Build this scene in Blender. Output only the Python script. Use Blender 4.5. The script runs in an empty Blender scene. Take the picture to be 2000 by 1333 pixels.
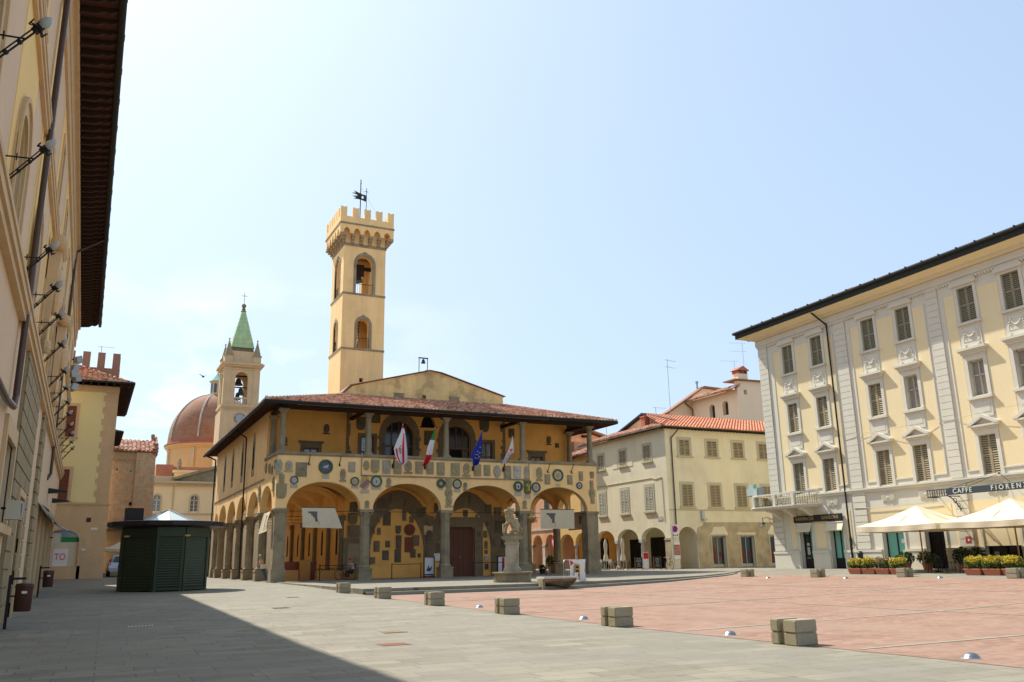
import bpy, bmesh, math, random
from mathutils import Vector, Matrix, noise as mnoise
from mathutils.geometry import tessellate_polygon
random.seed(7)
R = math.radians
SC = bpy.context.scene
COL = SC.collection
# ---------------------------------------------------------------- camera
cam_d = bpy.data.cameras.new("camera"); cam_d.sensor_width = 36; cam_d.lens = 1668/2000*36
cam_d.clip_start = 0.1; cam_d.clip_end = 3000
cam = bpy.data.objects.new("camera", cam_d); COL.objects.link(cam); SC.camera = cam
def cam_axes(yaw=R(26.2), pitch=math.atan(427.5/1668), roll=R(-1.0)):
    d = Vector((math.sin(yaw), math.cos(yaw), 0)); r = Vector((math.cos(yaw), -math.sin(yaw), 0)); u = Vector((0, 0, 1))
    d2 = d*math.cos(pitch)+u*math.sin(pitch); u2 = u*math.cos(pitch)-d*math.sin(pitch)
    return r*math.cos(roll)+u2*math.sin(roll), u2*math.cos(roll)-r*math.sin(roll), d2
cr, cu, cd = cam_axes()
cam.matrix_world = Matrix(((cr.x, cu.x, -cd.x, 0), (cr.y, cu.y, -cd.y, 0), (cr.z, cu.z, -cd.z, 1.6), (0, 0, 0, 1)))
# ---------------------------------------------------------------- light
SX, SY = -0.25, 0.77                       # towards the sun, per metre of height
sun_el = math.atan(1/math.hypot(SX, SY)); sun_az = math.atan2(SX, SY)   # azimuth from +Y towards +X
W = bpy.data.worlds.new("World"); SC.world = W; W.use_nodes = True
nt = W.node_tree; nt.nodes.clear()
def N(nt, t, **k):
    n = nt.nodes.new(t)
    for a, b in k.items(): setattr(n, a, b)
    return n
sky = N(nt, 'ShaderNodeTexSky', sky_type='NISHITA', sun_disc=False, sun_elevation=sun_el, sun_rotation=sun_az,
        air_density=1.0, dust_density=3.2, ozone_density=1.6, altitude=100)
tc = N(nt, 'ShaderNodeTexCoord')
mp = N(nt, 'ShaderNodeMapping'); mp.inputs['Scale'].default_value = (1, 1, 2.2)
cn = N(nt, 'ShaderNodeTexNoise'); cn.inputs['Scale'].default_value = 5.2; cn.inputs['Detail'].default_value = 9; cn.inputs['Roughness'].default_value = .55
cr1 = N(nt, 'ShaderNodeMapRange'); cr1.inputs[1].default_value = .50; cr1.inputs[2].default_value = .66
sep = N(nt, 'ShaderNodeSeparateXYZ')
lo = N(nt, 'ShaderNodeMapRange'); lo.inputs[1].default_value = .34; lo.inputs[2].default_value = .16     # clouds only low over the horizon
lx = N(nt, 'ShaderNodeMapRange'); lx.inputs[1].default_value = .42; lx.inputs[2].default_value = .12     # ... and to the west
m1 = N(nt, 'ShaderNodeMath', operation='MULTIPLY'); m2 = N(nt, 'ShaderNodeMath', operation='MULTIPLY'); m3 = N(nt, 'ShaderNodeMath', operation='MULTIPLY'); m3.inputs[1].default_value = .8
mixc = N(nt, 'ShaderNodeMix', data_type='RGBA'); mixc.inputs[7].default_value = (6.6, 6.7, 6.8, 1)
bg = N(nt, 'ShaderNodeBackground'); bg.inputs[1].default_value = 0.148
wo = N(nt, 'ShaderNodeOutputWorld')
L = nt.links.new
L(tc.outputs['Generated'], mp.inputs[0]); L(mp.outputs[0], cn.inputs['Vector']); L(cn.outputs[0], cr1.inputs[0])
L(tc.outputs['Generated'], sep.inputs[0]); L(sep.outputs[2], lo.inputs[0]); L(sep.outputs[0], lx.inputs[0])
L(cr1.outputs[0], m1.inputs[0]); L(lo.outputs[0], m1.inputs[1]); L(m1.outputs[0], m2.inputs[0]); L(lx.outputs[0], m2.inputs[1])
L(m2.outputs[0], m3.inputs[0]); L(m3.outputs[0], mixc.inputs[0]); gm = N(nt, 'ShaderNodeGamma'); gm.inputs[1].default_value = .36; tint = N(nt, 'ShaderNodeMix', data_type='RGBA', blend_type='MULTIPLY'); tint.inputs[0].default_value = 1; tint.inputs[7].default_value = (1.97, 2.33, 2.74, 1)
L(sky.outputs[0], gm.inputs[0]); L(gm.outputs[0], tint.inputs[6]); L(tint.outputs[2], mixc.inputs[6]); L(mixc.outputs[2], bg.inputs[0]); L(bg.outputs[0], wo.inputs[0])
sl = bpy.data.lights.new("sun", 'SUN'); sl.energy = 4.7; sl.angle = R(.53); sl.color = (1, .955, .87)
so = bpy.data.objects.new("sun", sl); COL.objects.link(so); so.location = (0, 0, 60)
so.rotation_euler = Vector((SX, SY, 1)).to_track_quat('Z', 'Y').to_euler()
vs = SC.view_settings; vs.view_transform = 'Standard'; vs.look = 'None'; vs.gamma = 1; vs.use_curve_mapping = False; vs.exposure = 0.54
SC.cycles.max_bounces = 8; SC.cycles.diffuse_bounces = 4; SC.cycles.glossy_bounces = 3; SC.cycles.transmission_bounces = 4

# ---------------------------------------------------------------- materials
def mat(name, col, rough=.85, var=.14, vs_=.7, fine=.08, fs=9, streak=0, bump=.12, bs=30, metal=0, stain=None, stain_amt=.0, stain_s=.35, spec=.3):
    m = bpy.data.materials.new(name); m.use_nodes = True; t = m.node_tree; b = t.nodes['Principled BSDF']; l = t.links.new
    b.inputs['Roughness'].default_value = rough; b.inputs['Metallic'].default_value = metal; b.inputs['Specular IOR Level'].default_value = spec
    g = N(t, 'ShaderNodeNewGeometry')
    def nz(s, d, sc=(1, 1, 1)):
        mpp = N(t, 'ShaderNodeMapping'); mpp.inputs['Scale'].default_value = sc; l(g.outputs['Position'], mpp.inputs[0])
        n = N(t, 'ShaderNodeTexNoise'); n.inputs['Scale'].default_value = s; n.inputs['Detail'].default_value = d; n.inputs['Roughness'].default_value = .6
        l(mpp.outputs[0], n.inputs['Vector']); return n
    a = nz(vs_, 5); c = nz(fs, 4)
    val = N(t, 'ShaderNodeMath', operation='MULTIPLY_ADD'); l(a.outputs[0], val.inputs[0]); val.inputs[1].default_value = 2*var*1.6; val.inputs[2].default_value = 1-var*1.6
    v2 = N(t, 'ShaderNodeMath', operation='MULTIPLY_ADD'); l(c.outputs[0], v2.inputs[0]); v2.inputs[1].default_value = 2*fine*1.6; v2.inputs[2].default_value = 1-fine*1.6
    mu = N(t, 'ShaderNodeMath', operation='MULTIPLY'); l(val.outputs[0], mu.inputs[0]); l(v2.outputs[0], mu.inputs[1])
    last = mu.outputs[0]
    if streak:
        s = nz(2.2, 4, (1, 1, .12)); v3 = N(t, 'ShaderNodeMath', operation='MULTIPLY_ADD'); l(s.outputs[0], v3.inputs[0]); v3.inputs[1].default_value = 2*streak*1.6; v3.inputs[2].default_value = 1-streak*1.6
        m4 = N(t, 'ShaderNodeMath', operation='MULTIPLY'); l(last, m4.inputs[0]); l(v3.outputs[0], m4.inputs[1]); last = m4.outputs[0]
    mx = N(t, 'ShaderNodeMix', data_type='RGBA', blend_type='MULTIPLY'); mx.inputs[0].default_value = 1
    mx.inputs[6].default_value = (*col, 1); l(last, mx.inputs[7]); out = mx.outputs[2]
    if stain:
        s = nz(stain_s, 6); rr = N(t, 'ShaderNodeMapRange'); rr.inputs[1].default_value = .5; rr.inputs[2].default_value = .62; rr.inputs[4].default_value = stain_amt; l(s.outputs[0], rr.inputs[0])
        mm = N(t, 'ShaderNodeMix', data_type='RGBA'); mm.inputs[7].default_value = (*stain, 1); l(rr.outputs[0], mm.inputs[0]); l(out, mm.inputs[6]); out = mm.outputs[2]
    l(out, b.inputs['Base Color'])
    if bump:
        n = nz(bs, 3); bu = N(t, 'ShaderNodeBump'); bu.inputs['Strength'].default_value = bump; bu.inputs['Distance'].default_value = .03; l(n.outputs[0], bu.inputs['Height']); l(bu.outputs[0], b.inputs['Normal'])
    return m
def brickmat(name, c1, c2, mortar, w, h, mw=.012, plane='xz', off=.5, rough=.9, bump=.4, noise=.2, ns=1.2, rot=0, squash=1, mix3=None, spots=0):
    m = bpy.data.materials.new(name); m.use_nodes = True; t = m.node_tree; b = t.nodes['Principled BSDF']; l = t.links.new
    b.inputs['Roughness'].default_value = rough; b.inputs['Specular IOR Level'].default_value = .25
    g = N(t, 'ShaderNodeNewGeometry'); sp = N(t, 'ShaderNodeSeparateXYZ'); cb = N(t, 'ShaderNodeCombineXYZ'); l(g.outputs['Position'], sp.inputs[0])
    l(sp.outputs['XYZ'.index(plane[0].upper())], cb.inputs[0]); l(sp.outputs['XYZ'.index(plane[1].upper())], cb.inputs[1])
    mp = N(t, 'ShaderNodeMapping'); mp.inputs['Rotation'].default_value = (0, 0, rot); l(cb.outputs[0], mp.inputs[0])
    br = N(t, 'ShaderNodeTexBrick'); br.offset = off; br.squash = squash; br.squash_frequency = 3; l(mp.outputs[0], br.inputs['Vector'])
    br.inputs['Color1'].default_value = (*c1, 1); br.inputs['Color2'].default_value = (*c2, 1); br.inputs['Mortar'].default_value = (*mortar, 1)
    br.inputs['Scale'].default_value = 1; br.inputs['Brick Width'].default_value = w; br.inputs['Row Height'].default_value = h; br.inputs['Mortar Size'].default_value = mw; br.inputs['Mortar Smooth'].default_value = .2
    n = N(t, 'ShaderNodeTexNoise'); n.inputs['Scale'].default_value = ns; n.inputs['Detail'].default_value = 7; n.inputs['Roughness'].default_value = .62; l(g.outputs['Position'], n.inputs['Vector'])
    v = N(t, 'ShaderNodeMath', operation='MULTIPLY_ADD'); l(n.outputs[0], v.inputs[0]); v.inputs[1].default_value = 2*noise*1.6; v.inputs[2].default_value = 1-noise*1.6
    mx = N(t, 'ShaderNodeMix', data_type='RGBA', blend_type='MULTIPLY'); mx.inputs[0].default_value = 1; l(br.outputs[0], mx.inputs[6]); l(v.outputs[0], mx.inputs[7])
    out = mx.outputs[2]
    if mix3:
        n2 = N(t, 'ShaderNodeTexNoise'); n2.inputs['Scale'].default_value = .35; n2.inputs['Detail'].default_value = 5; l(g.outputs['Position'], n2.inputs['Vector'])
        rr = N(t, 'ShaderNodeMapRange'); rr.inputs[1].default_value = .42; rr.inputs[2].default_value = .64; rr.inputs[4].default_value = .7; l(n2.outputs[0], rr.inputs[0])
        mm = N(t, 'ShaderNodeMix', data_type='RGBA'); mm.inputs[7].default_value = (*mix3, 1); l(rr.outputs[0], mm.inputs[0]); l(out, mm.inputs[6]); out = mm.outputs[2]
    if spots:
        n4 = N(t, 'ShaderNodeTexNoise'); n4.inputs['Scale'].default_value = 3.2; n4.inputs['Detail'].default_value = 9; n4.inputs['Roughness'].default_value = .7; l(g.outputs['Position'], n4.inputs['Vector'])
        r4 = N(t, 'ShaderNodeMapRange'); r4.inputs[1].default_value = .56; r4.inputs[2].default_value = .66; r4.inputs[3].default_value = 1; r4.inputs[4].default_value = 1-spots; l(n4.outputs[0], r4.inputs[0])
        vo = N(t, 'ShaderNodeTexVoronoi'); vo.inputs['Scale'].default_value = 1.7; l(g.outputs['Position'], vo.inputs['Vector']); r5 = N(t, 'ShaderNodeMapRange'); r5.inputs[1].default_value = .035; r5.inputs[2].default_value = .06; r5.inputs[3].default_value = 1-spots*1.6; r5.inputs[4].default_value = 1; l(vo.outputs['Distance'], r5.inputs[0])
        m5 = N(t, 'ShaderNodeMath', operation='MULTIPLY'); l(r4.outputs[0], m5.inputs[0]); l(r5.outputs[0], m5.inputs[1])
        m6 = N(t, 'ShaderNodeMix', data_type='RGBA', blend_type='MULTIPLY'); m6.inputs[0].default_value = 1; l(out, m6.inputs[6]); l(m5.outputs[0], m6.inputs[7]); out = m6.outputs[2]
    l(out, b.inputs['Base Color'])
    bu = N(t, 'ShaderNodeBump'); bu.inputs['Strength'].default_value = bump; bu.inputs['Distance'].default_value = .01
    ad = N(t, 'ShaderNodeMath', operation='MULTIPLY_ADD'); l(br.outputs['Fac'], ad.inputs[0]); ad.inputs[1].default_value = -1; n3 = N(t, 'ShaderNodeTexNoise'); n3.inputs['Scale'].default_value = 14; l(g.outputs['Position'], n3.inputs['Vector']); l(n3.outputs[0], ad.inputs[2])
    l(ad.outputs[0], bu.inputs['Height']); l(bu.outputs[0], b.inputs['Normal'])
    return m
def uvtile(name, cols, rough=.85):
    """one random colour per roof tile (UV cell), plus weathering"""
    m = bpy.data.materials.new(name); m.use_nodes = True; t = m.node_tree; b = t.nodes['Principled BSDF']; l = t.links.new
    b.inputs['Roughness'].default_value = rough; b.inputs['Specular IOR Level'].default_value = .2
    u = N(t, 'ShaderNodeUVMap'); u.uv_map = 'UVMap'; fl = N(t, 'ShaderNodeVectorMath', operation='FLOOR'); l(u.outputs[0], fl.inputs[0])
    wn = N(t, 'ShaderNodeTexWhiteNoise', noise_dimensions='2D'); l(fl.outputs[0], wn.inputs['Vector'])
    cr_ = N(t, 'ShaderNodeValToRGB'); e = cr_.color_ramp.elements
    for i, c in enumerate(cols):
        p = i/(len(cols)-1)
        if i == 0: e[0].position = 0; e[0].color = (*c, 1)
        elif i == len(cols)-1: e[-1].position = 1; e[-1].color = (*c, 1)
        else: x = e.new(p); x.color = (*c, 1)
    l(wn.outputs[0], cr_.inputs[0])
    g = N(t, 'ShaderNodeNewGeometry'); n = N(t, 'ShaderNodeTexNoise'); n.inputs['Scale'].default_value = 1.3; n.inputs['Detail'].default_value = 8; l(g.outputs['Position'], n.inputs['Vector'])
    v = N(t, 'ShaderNodeMath', operation='MULTIPLY_ADD'); l(n.outputs[0], v.inputs[0]); v.inputs[1].default_value = .9; v.inputs[2].default_value = .5
    mx = N(t, 'ShaderNodeMix', data_type='RGBA', blend_type='MULTIPLY'); mx.inputs[0].default_value = 1; l(cr_.outputs[0], mx.inputs[6]); l(v.outputs[0], mx.inputs[7]); l(mx.outputs[2], b.inputs['Base Color'])
    return m
def plain(name, col, rough=.6, metal=0, spec=.4, alpha=None):
    m = bpy.data.materials.new(name); m.use_nodes = True; b = m.node_tree.nodes['Principled BSDF']
    b.inputs['Base Color'].default_value = (*col, 1); b.inputs['Roughness'].default_value = rough; b.inputs['Metallic'].default_value = metal; b.inputs['Specular IOR Level'].default_value = spec
    return m
M = {}
M['paving'] = brickmat('stone_paving', (.208, .187, .138), (.278, .25, .183), (.125, .115, .09), 1.15, .46, .010, 'xy', noise=.2, ns=1.1, rot=R(1.2), bump=.3, squash=.75, mix3=(.225, .205, .165), spots=.2)
M['kerbstone'] = mat('kerb_stone', (.26, .24, .19), var=.1, fine=.1, bump=.2)
M['redbrick'] = brickmat('red_paving', (.25, .145, .098), (.36, .215, .15), (.22, .15, .11), .26, .13, .008, 'xy', noise=.2, ns=.7, bump=.25, rot=R(2), mix3=(.31, .205, .15), spots=.14)
M['palelines'] = mat('pale_stone_line', (.31, .27, .20), var=.2, fine=.2)
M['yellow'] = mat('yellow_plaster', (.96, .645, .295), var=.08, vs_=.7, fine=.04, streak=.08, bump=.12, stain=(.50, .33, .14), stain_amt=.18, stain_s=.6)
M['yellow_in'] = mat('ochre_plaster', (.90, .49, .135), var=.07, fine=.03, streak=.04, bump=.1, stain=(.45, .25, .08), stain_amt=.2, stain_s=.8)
M['gable'] = mat('weathered_yellow_plaster', (.80, .57, .25), var=.14, vs_=.8, fine=.06, streak=.16, bump=.2, stain=(.38, .26, .12), stain_amt=.6, stain_s=.9)
M['tower'] = mat('tower_plaster', (.96, .67, .30), var=.07, vs_=.5, fine=.04, streak=.12, bump=.15, stain=(.62, .42, .2), stain_amt=.25)
M['serena'] = mat('grey_sandstone', (.32, .262, .165), var=.2, vs_=1.6, fine=.16, fs=12, streak=.1, bump=.5, bs=18, stain=(.15, .13, .10), stain_amt=.5, stain_s=1.1)
M['serena2'] = mat('dark_sandstone', (.21, .16, .095), var=.22, vs_=2, fine=.2, fs=14, bump=.7, bs=14)
M['carved'] = mat('carved_stone', (.36, .30, .17), var=.2, vs_=3, fine=.25, fs=16, bump=1.0, bs=11)
M['carved_dark'] = mat('dark_carved_stone', (.15, .115, .075), var=.25, vs_=3, fine=.3, fs=16, bump=1.0, bs=11)
M['marble'] = mat('pale_marble', (.52, .49, .43), var=.1, vs_=2, fine=.1, streak=.12, bump=.15, stain=(.30, .26, .19), stain_amt=.5, stain_s=1.3)
M['label'] = mat('inscribed_marble', (.47, .43, .35), var=.1, fine=.25, fs=22, bump=.1)
M['wood'] = mat('dark_eaves_timber', (.045, .022, .014), var=.25, fine=.2, rough=.8, bump=.3)
M['woodr'] = mat('brown_eaves_timber', (.075, .025, .016), var=.25, fine=.2, rough=.8, bump=.3)
M['gutter'] = plain('dark_gutter_metal', (.03, .031, .027), .75, 0, .2)
M['iron'] = plain('wrought_iron', (.02, .018, .016), .6, .3)
M['copperpipe'] = plain('brown_downpipe', (.10, .065, .05), .35, .6)
M['tiles'] = uvtile('old_roof_tiles', [(.26, .13, .08), (.50, .24, .15), (.62, .33, .22), (.70, .46, .34), (.40, .20, .13), (.74, .55, .42), (.58, .28, .17)])
M['tiles_new'] = uvtile('orange_roof_tiles', [(.60, .24, .13), (.68, .29, .17), (.58, .25, .15), (.70, .34, .22)])
M['glass'] = plain('window_glass', (.02, .026, .028), .12, 0, .6)
M['glassblue'] = plain('sky_tinted_glass', (.22, .29, .33), .15, .3, .8)  # sky reflection painted in as a pale blue base colour
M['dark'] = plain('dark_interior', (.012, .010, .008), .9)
M['frame'] = plain('brown_window_frame', (.13, .055, .03), .5)
M['door'] = mat('panelled_door_wood', (.15, .055, .03), var=.2, fine=.1, rough=.6, bump=.2)
M['white'] = plain('white_paint', (.75, .75, .72), .5)
M['cream'] = mat('cream_plaster', (.80, .655, .39), var=.04, vs_=.5, fine=.02, streak=.02, bump=.08)
M['trim'] = mat('pale_stucco_trim', (.65, .61, .50), var=.05, vs_=.9, fine=.03, streak=.04, bump=.06)
M['louvre'] = mat('olive_louvre_shutter', (.27, .24, .145), var=.1, fine=.05, rough=.6, bump=0)
M['louvre_b'] = mat('brown_louvre_shutter', (.36, .29, .17), var=.1, fine=.05, rough=.6, bump=0)
M['louvre_w'] = mat('bleached_louvre_shutter', (.50, .46, .36), var=.15, fine=.15, rough=.8, bump=.1)
M['louvre_r'] = mat('red_brown_shutter', (.22, .06, .03), var=.1, fine=.05, rough=.6, bump=0)
M['beige'] = mat('beige_plaster', (.77, .695, .49), var=.06, vs_=.5, fine=.03, streak=.06, bump=.1, stain=(.52, .46, .31), stain_amt=.25)
M['beigetrim'] = mat('grey_beige_frame_stone', (.50, .46, .32), var=.1, fine=.08, bump=.15)
M['beigebase'] = mat('peeling_wall_base', (.47, .38, .24), var=.3, vs_=1.2, fine=.15, streak=.1, bump=.4, stain=(.30, .25, .15), stain_amt=.8, stain_s=.9)
M['peach'] = mat('peach_plaster', (.92, .70, .47), var=.04, fine=.03, bump=.1)
M['salmon'] = mat('salmon_plaster', (.66, .36, .20), var=.12, fine=.06, streak=.1, bump=.15, stain=(.75, .55, .4), stain_amt=.3)
M['orangey'] = mat('bright_yellow_plaster', (.76, .52, .19), var=.06, fine=.03, bump=.1)
M['lyellow'] = mat('left_yellow_plaster', (.88, .60, .22), var=.04, fine=.02, bump=.06)
M['pink'] = mat('pinkish_plaster', (.72, .51, .32), var=.05, fine=.02, streak=.03, bump=.06)
M['yplast'] = mat('lemon_plaster', (.86, .74, .36), var=.03, fine=.02, bump=.06)
M['tanstone'] = mat('tan_stone_quoin', (.64, .45, .25), var=.1, vs_=1.5, fine=.06, streak=.07, bump=.25)
M['tufa'] = mat('rusticated_stone', (.33, .255, .145), var=.15, vs_=1.5, fine=.15, bump=.6, bs=16)
M['rubble'] = brickmat('old_brick_wall', (.80, .36, .16), (.58, .44, .26), (.66, .55, .37), .5, .17, .03, 'xz', noise=.32, ns=2.5, bump=.6, mix3=(.60, .45, .26))
M['redwall'] = brickmat('red_brick', (.45, .15, .08), (.38, .12, .07), (.35, .2, .14), .26, .08, .01, 'xz', noise=.15)
M['church'] = mat('church_plaster', (.86, .64, .36), var=.05, fine=.03, streak=.05, bump=.1)
M['churchor'] = mat('church_orange_plaster', (.68, .42, .19), var=.06, fine=.03, bump=.1)
M['campanile'] = mat('campanile_plaster', (.58, .43, .25), var=.12, fine=.04, streak=.07, bump=.1)
M['dome'] = brickmat('dome_tiles', (.44, .19, .10), (.33, .165, .10), (.2, .10, .065), .35, .22, .02, 'xz', noise=.3, ns=.7, bump=.3, mix3=(.30, .19, .13))
M['verdigris'] = mat('verdigris_copper', (.40, .58, .30), var=.15, vs_=1.2, fine=.12, streak=.15, bump=.1, stain=(.45, .38, .12), stain_amt=.55, stain_s=.5)
M['patina'] = mat('pale_patina_copper', (.33, .52, .44), var=.12, fine=.1, bump=.1)
M['kiosk'] = plain('dark_green_kiosk_paint', (.035, .052, .026), .45, .2)
M['kioskroof'] = plain('brown_black_metal', (.035, .026, .024), .5, .4)
M['kglass'] = plain('pale_roof_glazing', (.50, .58, .55), .25, 0, .6)
M['bin'] = plain('brown_bin_metal', (.07, .028, .018), .45, .4)
M['bench'] = mat('bench_sandstone', (.34, .30, .205), var=.12, vs_=1.5, fine=.1, fs=14, bump=.3, stain=(.25, .19, .11), stain_amt=.35, stain_s=2)
M['steel'] = plain('polished_steel', (.30, .31, .32), .35, 1.0)
M['canvas'] = mat('cream_canvas', (.72, .62, .43), var=.03, fine=.02, bump=.05, rough=.9)
M['canvasw'] = mat('natural_linen_banner', (.66, .57, .41), var=.06, vs_=2, fine=.04, bump=.1, rough=.9)
M['motif'] = plain('grey_print', (.13, .12, .11), .8)
M['red'] = plain('red_cloth', (.62, .02, .035), .8)
M['flagwhite'] = plain('white_cloth', (.74, .73, .80), .8)
M['green'] = plain('green_cloth', (.03, .25, .06), .8)
M['blue'] = plain('blue_cloth', (.012, .03, .33), .8)
M['starry'] = plain('yellow_star', (.85, .75, .15), .8)
M['roofedge'] = mat('aged_roof_edge', (.30, .15, .09), var=.2, fine=.15)
M['olivepane'] = plain('dim_olive_pane', (.13, .11, .06), .5)
M['turret'] = mat('brown_turret_plaster', (.27, .155, .10), var=.15, fine=.08, streak=.12, bump=.2)
M['ped'] = mat('weathered_pedestal_stone', (.40, .365, .27), var=.15, vs_=2, fine=.1, streak=.18, bump=.2, stain=(.20, .18, .12), stain_amt=.5, stain_s=1.6)
M['carved_warm'] = mat('warm_carved_stone', (.38, .30, .17), var=.2, vs_=3, fine=.22, fs=16, bump=1.0, bs=11)
M['carved_pale'] = mat('pale_carved_stone', (.40, .37, .28), var=.2, vs_=3, fine=.22, fs=16, bump=1.0, bs=11)
M['terracotta'] = mat('terracotta_planter', (.47, .17, .10), var=.1, fine=.06, bump=.1)
M['leaf'] = mat('green_leaves', (.075, .12, .025), var=.35, vs_=4, fine=.3, fs=25, bump=0, rough=.6)
M['leafy'] = mat('yellow_flowering_leaves', (.58, .46, .04), var=.3, vs_=4, fine=.3, fs=25, bump=0, rough=.6)
M['leafd'] = mat('dark_green_leaves', (.03, .055, .018), var=.3, vs_=4, fine=.3, bump=0, rough=.6)
M['dryleaf'] = mat('dry_tan_leaves', (.36, .27, .12), var=.3, vs_=4, fine=.3, bump=0, rough=.7)
M['skin'] = plain('skin', (.50, .28, .19), .6)
M['denim'] = plain('blue_denim', (.05, .08, .14), .9)
M['shirt'] = plain('white_shirt', (.66, .62, .68), .9)
M['black'] = plain('black_plastic', (.018, .018, .018), .5)
M['orangewood'] = mat('orange_wood', (.50, .24, .07), var=.12, fine=.08, bump=.1)
M['redwood'] = mat('red_brown_wood', (.22, .07, .04), var=.1, fine=.08, bump=.1)
M['polewood'] = plain('varnished_pole_wood', (.45, .22, .07), .5)
M['seagreen'] = plain('sea_green_film', (.19, .46, .36), .35)
M['gold'] = plain('gilded_letters', (.45, .30, .10), .5, .3)
M['signblue'] = plain('blue_grey_sign', (.035, .05, .065), .6)
M['signletter'] = plain('pale_sign_letters', (.55, .55, .48), .5)
M['alu'] = plain('grey_metal', (.42, .44, .44), .5, .3)
M['maj_green'] = mat('majolica_green', (.08, .13, .045), var=.35, vs_=6, fine=.4, fs=18, bump=.6, rough=.35)
M['maj_blue'] = plain('majolica_blue', (.06, .085, .15), .3)
M['maj_white'] = plain('majolica_white', (.46, .45, .39), .3)
M['maj_yel'] = plain('majolica_yellow', (.46, .30, .07), .3)
M['maj_violet'] = plain('majolica_violet', (.20, .09, .16), .3)
M['blackboard'] = plain('blackboard', (.02, .022, .02), .7)
M['carpaint'] = plain('silver_car_paint', (.45, .46, .46), .3, .5)
M['tyre'] = plain('rubber', (.015, .015, .015), .8)
M['lampglass'] = plain('frosted_lamp_glass', (.38, .38, .35), .25)
M['bronze'] = plain('bell_bronze', (.05, .06, .045), .5, .6)
M['chair'] = plain('black_iron_chair', (.02, .02, .02), .45, .5)
M['whitechair'] = plain('white_plastic', (.62, .61, .57), .5)
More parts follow.
